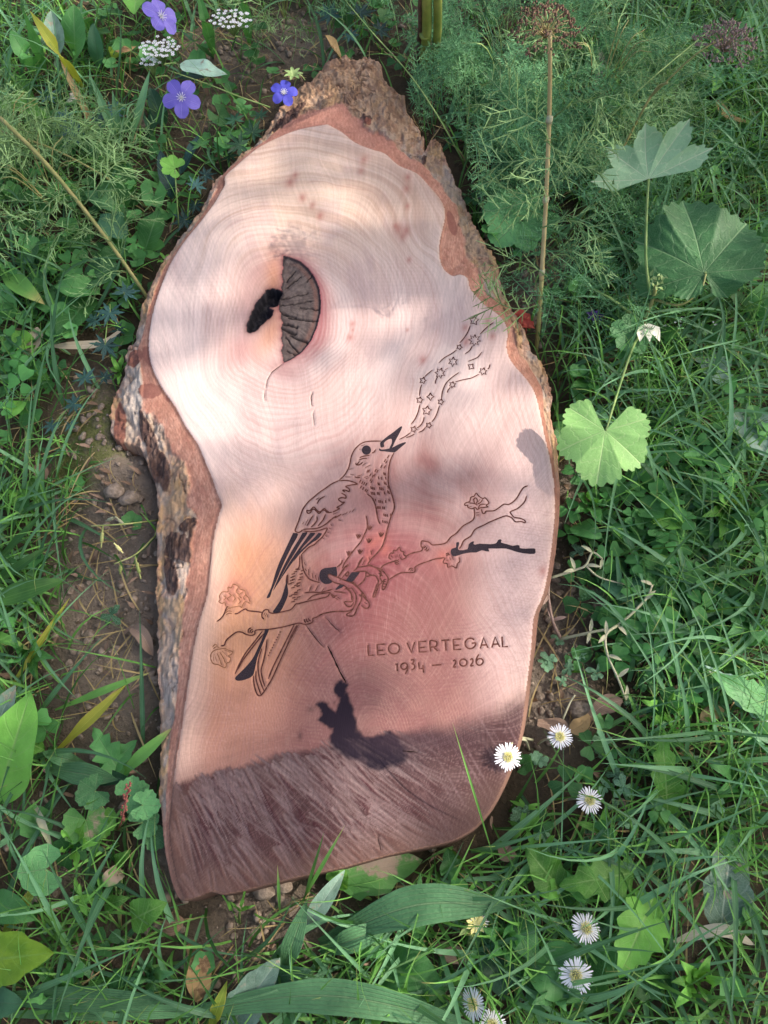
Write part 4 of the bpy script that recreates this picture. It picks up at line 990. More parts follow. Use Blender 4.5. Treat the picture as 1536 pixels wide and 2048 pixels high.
# soil clods, loose and uncountable
def clod_mesh(seed, sub_=2):
    rs = np.random.default_rng(seed)
    import bmesh
    bm = bmesh.new(); bmesh.ops.create_icosphere(bm, subdivisions=sub_, radius=1)
    V = np.array([v.co[:] for v in bm.verts]); F = np.array([[v.index for v in f.verts] for f in bm.faces]); bm.free()
    o = rs.random(3) * 50
    r = 0.50 + 1.1 * (fbm(V[:, 0] * 1.6 + o[0], V[:, 1] * 1.6 + V[:, 2] * 1.1 + o[1], seed, 3))
    V = V * r[:, None] * np.array([1, 0.85, 0.7])
    return V, F
CL = [clod_mesh(300 + k) for k in range(8)]
CS = [clod_mesh(330 + k, 1) for k in range(8)]
def scatter(n, blobs, bounds=(-1.0, 1.2, -0.3, 2.1), base=0.0, margin=0.0, seed=1, outside_slab=True, avoid=0.0):
    rs = np.random.default_rng(seed)
    X = rs.uniform(bounds[0], bounds[1], n * 6); Y = rs.uniform(bounds[2], bounds[3], n * 6)
    px, py = plan_np(X, Y, 0.0)
    p = np.maximum(cover(px, py, blobs), base) if blobs is not None else np.full(X.shape, base)
    if avoid: p = p * (1 - avoid * cover(px, py, BARE))
    k = rs.random(X.shape) < p
    X, Y = X[k][:n * 2], Y[k][:n * 2]
    if outside_slab:
        o = sdf(X, Y, OUTER_W) < -margin
        X, Y = X[o], Y[o]
    return X[:n], Y[:n]
cx_, cy_ = scatter(15000, BARE, base=0.03, margin=-0.004, seed=3)
rs = np.random.default_rng(9)
Vs = []; Fs = []; b = 0
cz_ = ground_h(cx_, cy_)
for x, y, z in zip(cx_, cy_, cz_):
    r = 0.0010 + 0.0060 * rs.random() ** 5.0
    V, F = (CL if r > 0.003 else CS)[rs.integers(8)]
    if rs.random() < 0.01: r *= 1.7
    a = rs.random() * 6.28; c, s_ = math.cos(a), math.sin(a)
    W = np.stack([V[:, 0] * c - V[:, 1] * s_, V[:, 0] * s_ + V[:, 1] * c, V[:, 2]], 1) * r + np.array([x, y, z + r * 0.35])
    Vs.append(W); Fs.append(F + b); b += len(V)
me = np_mesh('soil_crumbs', np.concatenate(Vs), np.concatenate(Fs))
tag(link('soil_crumbs', me, M['clod']), 'loose brown soil crumbs and small clods on the bare earth around the slab', 'soil crumbs', kind='stuff')

# ================================================================ leaf makers
UP = Vector((0, 0, 1))
def prof_grass(u): return (0.55 + 0.45 * math.sin(math.pi * min(1, u * 1.4) / 1.0 if u < .5 else math.pi * .5)) * (1 - max(0, (u - .35) / .65) ** 2.2) + 0.01
def prof_ovate(u): return max(0.01, math.sin(math.pi * u ** 0.72) ** 0.85)
def prof_lance(u): return max(0.01, math.sin(math.pi * min(1, u ** 0.85)) ** 0.75)
def prof_spat(u): return max(0.05, (u ** 1.3) * (1 - u ** 7) * 1.15 + 0.06)
def prof_long(u): return max(0.02, min(1, 0.22 + 1.5 * u) * (1 - max(0, (u - .5) / .5) ** 2.3))
def prof_wing(u): return max(0.12, (0.45 + 0.6 * math.sin(math.pi * u ** 1.5)) * (1 - u ** 14))
def jag(n, depth, env=prof_ovate, back=0.75):
    def f(u):
        t = (u * n) % 1.0
        s_ = t / back if t < back else (1 - t) / (1 - back)
        return env(u) * (1 - depth * (1 - s_) * (1 if u < .9 else .3))
    return f
def serr(n, depth=0.07, env=prof_ovate):
    return lambda u: env(u) * (1 - depth * ((u * n) % 1.0))
def leaf(mb, pts, w, prof=prof_ovate, nu=12, nv=2, fold=0.25, ripple=0.0, rf=9.0, tint=None, up=None, curl=0.0, twist=0.0):
    """a leaf blade along the curve pts (world), half width w"""
    q = smooth_curve(pts, 8) if len(pts) > 2 else [Vector(pts[0]).lerp(Vector(pts[1]), k / 8) for k in range(9)]
    L = [0.0]
    for i in range(1, len(q)): L.append(L[-1] + (q[i] - q[i - 1]).length)
    tint = random.random() if tint is None else tint
    V = []; A = []; ph = random.random() * 6
    up0 = Vector(up) if up is not None else UP
    for i in range(nu + 1):
        u = i / nu; d = u * L[-1]
        k = 0
        while k < len(L) - 2 and L[k + 1] < d: k += 1
        f = (d - L[k]) / max(1e-9, L[k + 1] - L[k])
        c = q[k].lerp(q[k + 1], f); t = (q[k + 1] - q[k]).normalized()
        s_ = t.cross(up0)
        if s_.length < 0.15: s_ = t.cross(Vector((0.3, 1, 0.1)))
        s_.normalize(); n_ = s_.cross(t)
        if twist:
            a = twist * u; s_, n_ = s_ * math.cos(a) + n_ * math.sin(a), n_ * math.cos(a) - s_ * math.sin(a)
        hw = w * prof(u)
        for j in range(-nv, nv + 1):
            v = j / nv
            z = fold * abs(v) * hw - curl * v * v * hw + ripple * math.sin(u * rf + ph + (1.7 if v > 0 else 0)) * abs(v)
            V.append(c + s_ * (v * hw) + n_ * z); A.append((u, abs(v), tint))
    m_ = 2 * nv + 1
    F = [(i * m_ + j, i * m_ + j + 1, (i + 1) * m_ + j + 1, (i + 1) * m_ + j) for i in range(nu) for j in range(2 * nv)]
    mb.add(V, F, A)
def palm(mb, c, n, ax_, Rr, lobes=5, bm=None, depth=0.25, gapdeg=40, teeth=5, tooth=0.05, cup=0.15, crease=0.10, nth=10, nr=5, tint=None, wav=0.04, sharp=2.0, flatten=1.0):
    """palmate / round leaf: c = where the stalk joins, ax_ = direction of the middle lobe, n = normal"""
    n = Vector(n).normalized(); ax_ = Vector(ax_); ax_ = (ax_ - n * ax_.dot(n)).normalized(); sd_ = n.cross(ax_)
    g = R(gapdeg) / 2; span = 2 * (math.pi - g)
    N = lobes * nth
    tint = random.random() if tint is None else tint
    V = [Vector(c)]; A = [(0, 0, tint)]; ph = random.random() * 6
    lobr = [0.92 + 0.16 * random.random() for _ in range(lobes)]
    for i in range(N + 1):
        th = -span / 2 + span * i / N
        q = (i / N) * lobes; li = min(lobes - 1, int(q)); lc = abs((q - li) - 0.5) * 2
        back = 0.72 + 0.28 * math.cos(th / 2) ** 1.0
        if bm is not None: back = bm + (1 - bm) * ((1 + math.cos(th)) / 2) ** .8
        tt = abs((q * teeth) % 1.0 - 0.5) * 2
        r = Rr * back * lobr[li] * (1 - depth * lc ** sharp) * (1 - tooth * tt) * (1 + 0.02 * (random.random() - .5))
        for k in range(1, nr + 1):
            f = k / nr; rr = r * f
            x, y = rr * math.cos(th), rr * math.sin(th) * flatten
            z = cup * rr * rr / Rr + crease * rr * lc * f + wav * Rr * f * f * math.sin(3 * th + ph) + 0.012 * Rr * math.sin(th * 7 + ph + f * 5) * f
            V.append(Vector(c) + ax_ * x + sd_ * y + n * z); A.append((f, min(1, lc * (0.25 + .75 * f)), tint))
    F = []
    for i in range(N):
        a = 1 + i * nr; b_ = 1 + (i + 1) * nr
        F.append((0, a, b_))
        for k in range(nr - 1): F.append((a + k, a + k + 1, b_ + k + 1, b_ + k))
    mb.add(V, F, A)
def one(name, mat, root, fn, *a, **k):
    mb = MB(); fn(mb, *a, **k); return mb.build(name, M[mat], root)

# ================================================================ ground cover in quantity
def strip_mass(name, X, Y, L, W, az, lean, bend, tint, mat, seg=6, zoff=0.0, label='', cat='', clear_slab=True, curlw=0.0):
    n = len(X); z = ground_h(X, Y) + zoff - 0.004
    P = np.zeros((n, seg + 1, 3)); P[:, 0, 0] = X; P[:, 0, 1] = Y; P[:, 0, 2] = z
    rs_ = np.random.default_rng(len(X))
    daz = rs_.normal(0, 0.18, n)
    T = np.zeros((n, seg + 1, 3))
    for k in range(seg + 1):
        th = lean + bend * (k / seg) ** 1.3
        a = az + daz * k / seg * 3
        t = np.stack([np.cos(a) * np.sin(th), np.sin(a) * np.sin(th), np.cos(th)], 1)
        T[:, k] = t
        if k: P[:, k] = P[:, k - 1] + t * (L / seg)[:, None]
    gnd = ground_h(P[:, -1, 0], P[:, -1, 1])
    for k in range(1, seg + 1):
        P[:, k, 2] = np.maximum(P[:, k, 2], z + 0.004 + 0.003 * k)
    if clear_slab:
        ok = np.ones(n, bool)
        for k in range(2, seg + 1, 1):
            ok &= ~((sdf(P[:, k, 0], P[:, k, 1], OUTER_W) > -0.002) & (P[:, k, 2] < 0.6))
        P, T, W, tint = P[ok], T[ok], W[ok], tint[ok]; n = len(P)
    S = np.cross(T, np.array([0, 0, 1.0])); nn = np.linalg.norm(S, axis=2, keepdims=True)
    fall = np.array([1.0, 0, 0]); S = np.where(nn < 0.1, fall, S / np.maximum(nn, 1e-6))
    u = np.arange(seg + 1) / seg
    pr = (0.65 + 0.35 * np.sin(np.pi * np.minimum(1, u * 1.5))) * (1 - np.maximum(0, (u - .3) / .7) ** 2.0); pr[-1] = 0.03
    hw = W[:, None] * pr[None]
    nrm = np.cross(S, T)
    Lf = P - S * hw[..., None] + nrm * (hw * 0.35)[..., None]; Rt = P + S * hw[..., None] + nrm * (hw * 0.35)[..., None]
    V = np.stack([Lf, P, Rt], 2).reshape(-1, 3)
    A = np.zeros((n, seg + 1, 3, 3)); A[..., 0] = u[None, :, None]; A[:, :, 0, 1] = 1; A[:, :, 2, 1] = 1; A[..., 2] = tint[:, None, None]
    base = (np.arange(n) * (seg + 1) * 3)[:, None, None] + (np.arange(seg) * 3)[None, :, None]
    q0 = np.stack([base + 0, base + 1, base + 4, base + 3], -1); q1 = np.stack([base + 1, base + 2, base + 5, base + 4], -1)
    F = np.concatenate([q0.reshape(-1, 4), q1.reshape(-1, 4)])
    me = np_mesh(name, V, F, {'luv': A.reshape(-1, 3)})
    return tag(link(name, me, M[mat]), label, cat, kind='stuff')
GRASS = [(1420,250,260,330,1),(1350,820,260,300,.9),(1440,1180,200,260,.9),(1400,1600,220,300,.8),(1000,1850,330,240,.75),(1200,2000,400,160,.8),(600,1960,260,130,.8),(250,1900,260,200,.75),(60,1150,120,260,.9),(40,1500,110,200,.6),(60,650,100,200,.45),(60,200,200,260,.5),(300,1420,60,120,.25),(740,1840,120,90,.7),(1150,800,100,200,.5),(1000,350,200,250,.25),(330,1650,70,130,.4),(500,60,300,80,.3)]
def rs_for(n, seed): return np.random.default_rng(seed)
X, Y = scatter(13500, GRASS, base=0.12, margin=0.004, seed=21, avoid=.93, bounds=(-1.15, 1.35, -0.42, 2.5))
n = len(X); rs = rs_for(n, 22)
far_ = plan_np(X, Y, 0)[1]
strip_mass('grass', X, Y, rs.uniform(0.045, 0.15, n), rs.uniform(0.0007, 0.0021, n), rs.uniform(0, 6.283, n), rs.uniform(0.1, 0.8, n), rs.uniform(0.4, 1.9, n), rs.random(n), 'grass', label='fine green grass blades growing all round the slab', cat='grass')
X, Y = scatter(2600, GRASS, base=0.05, margin=0.01, seed=23, avoid=.97, bounds=(-1.1, 1.3, -0.4, 2.3))
n = len(X); rs = rs_for(n, 24)
strip_mass('broad_grass', X, Y, rs.uniform(0.08, 0.22, n), rs.uniform(0.0018, 0.0042, n), rs.uniform(0, 6.283, n), rs.uniform(0.3, 1.0, n), rs.uniform(0.5, 1.5, n), rs.random(n), 'grass_blue', seg=8, label='broader bluish green grass blades arching through the lawn', cat='grass')
X, Y = scatter(2600, BARE, base=0.35, margin=0.004, seed=25)
n = len(X); rs = rs_for(n, 26)
strip_mass('dry_litter', X, Y, rs.uniform(0.03, 0.10, n), rs.uniform(0.0005, 0.0014, n), rs.uniform(0, 6.283, n), rs.uniform(1.2, 1.5, n), rs.uniform(-0.1, 0.3, n), rs.random(n), 'grass_dry', zoff=0.006, label='dry straw coloured grass litter lying on the soil', cat='plant litter')
ARCH = [(960,380,70,120,1),(900,250,60,80,.8),(1060,300,80,140,.8),(1010,120,160,80,.7),(1180,330,120,120,.6),(720,60,140,50,.5)]
X, Y = scatter(1000, ARCH, base=0.0, margin=0.006, seed=27)
n = len(X); rs = rs_for(n, 28)
strip_mass('arching_stems', X, Y, rs.uniform(0.12, 0.24, n), rs.uniform(0.0006, 0.0011, n), rs.uniform(0.2, 2.6, n), rs.uniform(0.1, 0.5, n), rs.uniform(0.8, 1.9, n), rs.random(n), 'thread', seg=9, label='fine pale stems arching out of the feathery clumps behind the slab', cat='stems')
LONG = [(1400,650,160,300,1),(1350,950,160,150,.8),(1430,250,140,200,.8),(1420,1500,140,250,.7),(60,1150,90,250,.6),(400,1930,200,80,.7),(1100,1900,250,120,.6),(60,120,80,120,.5)]
X, Y = scatter(420, LONG, base=0.02, margin=0.02, seed=37, avoid=.95)
n = len(X); rs = rs_for(n, 38)
strip_mass('long_grass', X, Y, rs.uniform(0.18, 0.32, n), rs.uniform(0.0010, 0.0026, n), rs.uniform(0, 6.283, n), rs.uniform(0.4, 1.0, n), rs.uniform(0.7, 1.5, n), 0.35 + .65 * rs.random(n), 'grass_blue', seg=12, label='long pale green grass blades looping over the lawn', cat='grass')
# torn leaf scraps and crumbs of litter
X, Y = scatter(1500, BARE, base=0.25, margin=0.004, seed=39)
n = len(X); rs = rs_for(n, 40)
strip_mass('leaf_litter', X, Y, rs.uniform(0.006, 0.02, n), rs.uniform(0.0015, 0.004, n), rs.uniform(0, 6.283, n), rs.uniform(1.1, 1.6, n), rs.uniform(-0.5, 0.5, n), rs.random(n), 'dead_brown', seg=3, zoff=0.007, label='small brown torn scraps of dead leaves lying on the soil', cat='leaf litter')
# distant lawn beyond the frame
rs = np.random.default_rng(31)
X = rs.uniform(-3.5, 3.5, 9000); Y = rs.uniform(-2.0, 5.5, 9000)
k = ~((np.abs(X) < 1.2) & (Y > -0.42) & (Y < 2.3)); X, Y = X[k], Y[k]; n = len(X)
strip_mass('outer_grass', X, Y, rs.uniform(0.08, 0.2, n), rs.uniform(0.002, 0.006, n), rs.uniform(0, 6.283, n), rs.uniform(0.1, 0.7, n), rs.uniform(0.4, 1.5, n), rs.random(n), 'grass', seg=4, label='lawn grass further away around the bed', cat='grass', clear_slab=False)

def leaflet_mass(name, X, Y, H, make, mat, label, cat, seed):
    """little leaf groups on stalks: make(rs) -> (verts, faces, luv) for one group in local space"""
    rs_ = np.random.default_rng(seed)
    vs = [make(np.random.default_rng(seed + k)) for k in range(14)]
    Vs = []; Fs = []; As = []; b_ = 0
    Zg = ground_h(X, Y)
    for x, y, z, h in zip(X, Y, Zg, H):
        V, F, A = vs[rs_.integers(14)]
        s_ = rs_.uniform(0.7, 1.25); a = rs_.random() * 6.283; tx, ty = rs_.normal(0, 0.28, 2)
        c, d = math.cos(a), math.sin(a)
        W = np.stack([V[:, 0] * c - V[:, 1] * d, V[:, 0] * d + V[:, 1] * c, V[:, 2]], 1) * s_
        W[:, 2] += W[:, 0] * tx + W[:, 1] * ty
        ox, oy = rs_.normal(0, 0.012, 2)
        W += np.array([x + ox, y + oy, z + h])
        A2 = A.copy(); A2[:, 2] = rs_.random()
        # stalk: a thin three-sided ribbon from the soil
        st = np.array([[x - .0005, y, z - .003], [x + .0005, y, z - .003], [x + ox * .9 + .0005, y + oy * .9, z + h], [x + ox * .9 - .0005, y + oy * .9, z + h]])
        Vs += [W, st]; As += [A2, np.tile([[0.5, 0.4, 0.5]], (4, 1))]
        Fs += [np.concatenate([F, ]) + b_, np.array([[0, 1, 2, 3]]) + b_ + len(W)]
        b_ += len(W) + 4
    me = np_mesh(name, np.concatenate(Vs), [np.concatenate([f for f in Fs if f.shape[1] == 4])] , {'luv': np.concatenate(As)})
    return tag(link(name, me, M[mat]), label, cat, kind='stuff')
def clover_leaf(rs_):
    V = []; F = []; A = []
    for k in range(3):
        a0 = k * 2.094 + rs_.normal(0, .1)
        ca, sa = math.cos(a0), math.sin(a0); b_ = len(V); r = 0.0085 * rs_.uniform(.85, 1.15)
        us = [0.0, 0.35, 0.75, 1.02, 0.94]; ws = [0.05, 0.42, 0.62, 0.45, 0.0]
        for u, w in zip(us[:4], ws[:4]):
            for v in (-1, 0, 1):
                x = 0.0012 + u * r * (1.0 if v else (1 if u < 1 else .92)) * 1.9; y = v * w * r * 1.75
                z = 0.18 * abs(y) + 0.25 * x * (0.5 - u) 
                V.append((x * ca - y * sa, x * sa + y * ca, z)); A.append((u, abs(v), 0))
        for i in range(3):
            F += [(b_ + i * 3, b_ + i * 3 + 1, b_ + i * 3 + 4, b_ + i * 3 + 3), (b_ + i * 3 + 1, b_ + i * 3 + 2, b_ + i * 3 + 5, b_ + i * 3 + 4)]
    return np.array(V), np.array(F), np.array(A, float)
def purslane(rs_):
    V = []; F = []; A = []
    n_ = rs_.integers(5, 9)
    for k in range(n_):
        a0 = k * 2.4 + rs_.normal(0, .2); L = 0.013 * rs_.uniform(.6, 1.2); el = rs_.uniform(0.1, 0.8)
        ca, sa = math.cos(a0), math.sin(a0); b_ = len(V)
        for u, w in [(0, .06), (.45, .20), (.8, .27), (1.0, .06)]:
            for v in (-1, 0, 1):
                d = u * L; x = d * math.cos(el); z = d * math.sin(el) - 0.006 * u * u; y = v * w * L
                V.append((x * ca - y * sa, x * sa + y * ca, z + .2 * abs(y))); A.append((u, abs(v), 0))
        for i in range(3):
            F += [(b_ + i * 3, b_ + i * 3 + 1, b_ + i * 3 + 4, b_ + i * 3 + 3), (b_ + i * 3 + 1, b_ + i * 3 + 2, b_ + i * 3 + 5, b_ + i * 3 + 4)]
    return np.array(V), np.array(F), np.array(A, float)
def narrow(rs_):
    V = []; F = []; A = []
    for k in range(rs_.integers(4, 7)):
        a0 = k * 2.1 + rs_.normal(0, .3); L = 0.026 * rs_.uniform(.7, 1.2); el = rs_.uniform(0.2, 0.9)
        ca, sa = math.cos(a0), math.sin(a0); b_ = len(V)
        for u, w in [(0, .04), (.35, .12), (.7, .10), (1.0, .01)]:
            for v in (-1, 0, 1):
                d = u * L; x = d * math.cos(el); z = d * math.sin(el) - 0.010 * u * u; y = v * w * L
                V.append((x * ca - y * sa, x * sa + y * ca, z + .3 * abs(y))); A.append((u, abs(v), 0))
        for i in range(3):
            F += [(b_ + i * 3, b_ + i * 3 + 1, b_ + i * 3 + 4, b_ + i * 3 + 3), (b_ + i * 3 + 1, b_ + i * 3 + 2, b_ + i * 3 + 5, b_ + i * 3 + 4)]
    return np.array(V), np.array(F), np.array(A, float)
def lobed(rs_):
    V = []; F = []; A = []
    r = 0.016 * rs_.uniform(.6, 1.2)
    for i in range(13):
        th = -2.7 + 5.4 * i / 12; rr = r * (0.82 + 0.22 * abs(math.sin(2.5 * th)))
        for k in (0.05, 0.55, 1.0):
            V.append((rr * k * math.cos(th), rr * k * math.sin(th), 0.25 * rr * k * k + .001 * math.sin(5 * th))); A.append((k, abs(math.sin(2.5 * th)) * k, 0))
    for i in range(12):
        for k in range(2): F.append((i * 3 + k, i * 3 + k + 1, i * 3 + k + 4, i * 3 + k + 3))
    return np.array(V), np.array(F), np.array(A, float)
CLOV = [(1290,1110,170,150,1),(1400,1240,120,150,.8),(1210,1010,100,80,.7),(1260,1270,100,80,.8),(1480,1050,90,160,.6),(1350,900,150,100,.4),(120,400,90,60,.3),(60,740,60,100,.6),(430,1850,60,40,.4),(1450,560,120,160,.3),(120,1930,80,60,.4)]
X, Y = scatter(2300, CLOV, base=0.035, margin=0.008, seed=41, avoid=.95)
leaflet_mass('clover', X, Y, np.random.default_rng(42).uniform(0.012, 0.045, len(X)), clover_leaf, 'clover', 'green three-leaved clover carpet right of the slab', 'clover', 43)
PURS = [(1150,1320,90,90,.8),(1200,1430,130,80,1),(1280,1560,130,90,.9),(1180,1680,120,90,.8),(1100,1560,80,80,.7),(1250,1230,80,60,.8),(1040,1400,50,90,.5),(1160,1100,60,80,.4),(1350,1650,80,60,.5),(1100,2000,120,40,.5),(240,1230,60,60,.15),(1220,1860,100,120,.5)]
X, Y = scatter(1100, PURS, base=0.01, margin=0.006, seed=51, avoid=.4)
leaflet_mass('creeping_weed', X, Y, np.random.default_rng(52).uniform(0.006, 0.03, len(X)), purslane, 'small', 'low creeping weed with tiny grey-green oval leaves right of the slab', 'ground cover', 53)
NARW = [(1030,1720,110,90,1),(960,1760,80,60,1),(1100,1650,90,70,.9),(1020,1640,50,60,.7),(1180,1750,100,80,.5),(900,1730,60,30,.7),(1400,1450,90,80,.4),(1300,700,150,120,.3)]
X, Y = scatter(420, NARW, base=0.01, margin=0.010, seed=61)
leaflet_mass('narrow_leaved_weed', X, Y, np.random.default_rng(62).uniform(0.01, 0.04, len(X)), narrow, 'fresh', 'bright narrow-leaved weed crowding the lower right corner of the slab', 'ground cover', 63)
LOBE = [(150,450,160,220,.8),(60,600,100,160,.7),(330,120,180,100,.6),(480,260,60,80,.8),(150,1640,90,90,.3),(1250,1000,200,150,.4),(1300,1300,150,150,.25),(780,60,120,50,.6),(1480,350,70,160,.5),(1200,1950,200,80,.4),(1450,950,110,200,.4),(1380,1300,120,160,.4),(1250,520,120,80,.4)]
X, Y = scatter(1300, LOBE, base=0.07, margin=0.010, seed=71, avoid=.93)
leaflet_mass('round_leaved_cover', X, Y, np.random.default_rng(72).uniform(0.008, 0.05, len(X)), lobed, 'mid', 'small round lobed weed leaves filling gaps between the larger plants', 'ground cover', 73)
# ================================================================ feathery plants
def frond_mesh(name, kind, seed):
    r_ = random.Random(seed); mb = MB()
    Lr = 0.17 if kind == 'feather' else 0.09
    pts = []
    for k in range(9):
        u = k / 8; pts.append(Vector((Lr * u * (1 - .12 * u), 0.012 * math.sin(u * 3 + seed), 0.035 * math.sin(u * 2.4) - 0.05 * u * u)))
    tube(mb, pts, 0.0011 if kind == 'feather' else .0009, 0.0003, 3, 1)
    def spike(a, d, w, tint):
        s_ = d.cross(Vector((r_.uniform(-.5, .5), r_.uniform(-.5, .5), 1))).normalized() * w
        m_ = a + d * 0.55
        mb.add([a - s_, a + s_, m_ + s_ * .9, a + d, m_ - s_ * .9], [(0, 1, 2, 3, 4)], [(.5, .5, tint)] * 5)
    st = 15 if kind == 'feather' else 7
    for i in range(1, st):
        u = i / st; k = u * 8; k0 = min(7, int(k)); p = pts[k0].lerp(pts[k0 + 1], k - k0); t = (pts[k0 + 1] - pts[k0]).normalized()
        env = math.sin(math.pi * (0.12 + 0.88 * u) ** 0.8) ** .8
        for sg in (-1, 1):
            if kind == 'feather':
                Lp = 0.026 * env * r_.uniform(.7, 1.2)
                d = (t * 0.6 + Vector((0, sg, 0)) * 0.9 + UP * r_.uniform(-.2, .5)).normalized()
                tn = r_.random()
                spike(p, d * Lp, 0.00055, tn)
                for j in range(1, 5):
                    q = p + d * (Lp * j / 5)
                    for s2 in (-1, 1):
                        dd = (d * .7 + t * s2 * .8 + UP * r_.uniform(-.1, .7)).normalized()
                        spike(q, dd * Lp * .34 * r_.uniform(.6, 1.2), 0.0006, tn)
            else:
                Lp = 0.040 * env * r_.uniform(.6, 1.3)
                d = (t * 0.8 + Vector((0, sg, 0)) * 0.8 + UP * r_.uniform(-.4, .6)).normalized()
                tn = r_.random()
                spike(p, d * Lp, 0.0006, tn)
                for j in (1, 2, 3):
                    q = p + d * (Lp * j * .25)
                    for s2 in (-1, 1):
                        dd = (d * .8 + t * s2 * .5 + Vector((r_.uniform(-.4, .4), r_.uniform(-.4, .4), r_.uniform(-.4, .4)))).normalized()
                        spike(q, dd * Lp * .5 * r_.uniform(.5, 1.2), 0.0005, tn)
    me = mb.mesh(name); me.materials.append(M['frond' if kind == 'feather' else 'thread'])
    return me
FR = [frond_mesh('frond', 'feather', 1 + k) for k in range(4)]
TH = [frond_mesh('thread_leaf', 'thread', 11 + k) for k in range(4)]
def inst(me, name, root, P, dirv, roll=0.0, scale=1.0):
    o = bpy.data.objects.new(name, me)
    d = Vector(dirv).normalized(); s_ = UP.cross(d)
    if s_.length < .05: s_ = Vector((0, 1, 0))
    s_.normalize(); n_ = d.cross(s_)
    m_ = Matrix((d, s_, n_)).transposed().to_4x4() @ Matrix.Rotation(roll, 4, 'X')
    m_ = Matrix.Translation(Vector(P) - Vector(root.location)) @ m_ @ Matrix.Scale(scale, 4)
    o.matrix_local = m_
    col.objects.link(o); o.parent = root
    return o
def feathery(cx, cy, n, rad, label, kind='feather', group=None, hmax=0.12, sc_=1.0, spread=None, bias=(0, 0)):
    b_ = gp(cx, cy); root = empty('feathery_plant', b_, label, 'feathery plant', group)
    k = 0; tries = 0
    while k < n and tries < n * 8:
        tries += 1
        a = random.random() * 6.283; rr = rad * math.sqrt(random.random())
        p = Vector((b_.x + rr * math.cos(a), b_.y + rr * math.sin(a), 0)); p.z = gz(p.x, p.y) + random.uniform(0, hmax) * (1 - .6 * rr / rad)
        aa = a + random.gauss(0, .8)
        d = Vector((math.cos(aa) + bias[0], math.sin(aa) + bias[1], random.uniform(0.1, 0.9)))
        tip = p + d.normalized() * 0.16 * sc_
        if in_slab(np.array([p.x, tip.x]), np.array([p.y, tip.y]), 0.006).any(): continue
        inst(random.choice(FR if kind == 'feather' else TH), 'frond' if kind == 'feather' else 'thread_leaf', root, p, d, random.uniform(-.5, .5), sc_ * random.uniform(.7, 1.2))
        k += 1
    # a few stalks that carry the upper fronds
    mb = MB()
    for k in range(7):
        a = random.random() * 6.283; rr = rad * .5
        q = Vector((b_.x + rr * math.cos(a), b_.y + rr * math.sin(a), b_.z + hmax * .8))
        m_ = (b_ + q) / 2 + Vector((0, 0, hmax * .3))
        if in_slab(np.array([q.x]), np.array([q.y]), 0.01).any(): continue
        tube(mb, [b_ - Vector((0, 0, .004)), m_, q], 0.0014, 0.0006, 4, 4)
    if mb.v: mb.build('stalk', M['stem' if kind == 'feather' else 'stem_olive'], root)
    return root
feathery(930, 330, 75, 0.14, 'dense blue-green feathery clump beside the upper right bark of the slab', hmax=0.13)
feathery(1010, 200, 55, 0.19, 'dark feathery clump behind the notched top right bark', hmax=0.15)
feathery(1150, 350, 55, 0.19, 'feathery clump between the brown-headed stalk and the pale upturned leaf', hmax=0.12)
feathery(1120, 500, 60, 0.15, 'feathery fronds hanging in shade left of the large dark mallow leaf', hmax=0.08)
feathery(1230, 100, 35, 0.18, 'loose feathery plant at the top edge right of the brown seed head', hmax=0.12)
feathery(760, 30, 30, 0.10, 'feathery tuft at the top edge around the thick green canes', hmax=0.12)
feathery(120, 430, 44, 0.14, 'wiry pale thread-leaved plant on the long slanting stem at left', 'thread', hmax=0.14, sc_=1.25)
feathery(40, 330, 30, 0.15, 'wiry thread-leaved plant at the left edge above the slanting stem', 'thread', hmax=0.12, sc_=1.25)
feathery(570, 40, 28, 0.13, 'olive thread-leaved plant at the top edge left of the slab tip', 'thread', hmax=0.16, sc_=1.1)
feathery(1180, 250, 45, 0.13, 'pale wiry foliage right of the tall brown-headed stalk', 'thread', hmax=0.2, sc_=1.3)
feathery(1255, 1210, 10, 0.03, 'tiny fern-like seedling among the clover right of the slab', hmax=0.02, sc_=0.35)

# ---------------------------------------------------------------- tall stalk with brown seed head
def seed_umbel(root, c, rad, n, mat, stemmat, name='seed_cluster', up=Vector((0, 0, 1))):
    mb = MB(); ms = MB()
    for k in range(n):
        a = k * 2.399; rr = rad * math.sqrt((k + .5) / n)
        p = c + Vector((rr * math.cos(a), rr * math.sin(a), -0.5 * rr * rr / rad + random.uniform(-.004, .004)))
        tube(ms, [c - Vector((0, 0, 0.03)), (c + p) / 2 - Vector((0, 0, .008)), p], 0.0007, 0.0004, 3, 2)
        for j in range(7):
            q = p + Vector((random.gauss(0, .0035), random.gauss(0, .0035), random.gauss(0, .002)))
            r = random.uniform(.0013, .0024)
            V = [q + Vector(v) * r for v in [(1, 0, 0), (-1, 0, 0), (0, 1, 0), (0, -1, 0), (0, 0, 1.3), (0, 0, -1)]]
            mb.add(V, [(0, 2, 4), (2, 1, 4), (1, 3, 4), (3, 0, 4), (2, 0, 5), (1, 2, 5), (3, 1, 5), (0, 3, 5)])
    ms.build('umbel_rays', M[stemmat], root); o = mb.build(name, M[mat], root, smoothed=False)
    return o
b_ = gp(1074, 705); root = empty('dried_umbel_plant', b_, 'tall upright straw-coloured stalk with brown seed head, right of the slab', 'seed head plant')
top = at(1100, 62, 0.40); m1 = at(1083, 560, 0.11); m2 = at(1092, 400, 0.20); m3 = at(1099, 215, 0.31)
mb = MB(); tube(mb, [b_ - Vector((0, 0, .01)), at(1078, 640, 0.05), m1], 0.0034, 0.0034, 8, 5); mb.build('lower_stem', M['stem_olive'], root)
mb = MB(); tube(mb, [m1, m2, m3, top], 0.0034, 0.0026, 8, 6); mb.build('upper_stem', M['stem_tan'], root)
mb = MB()
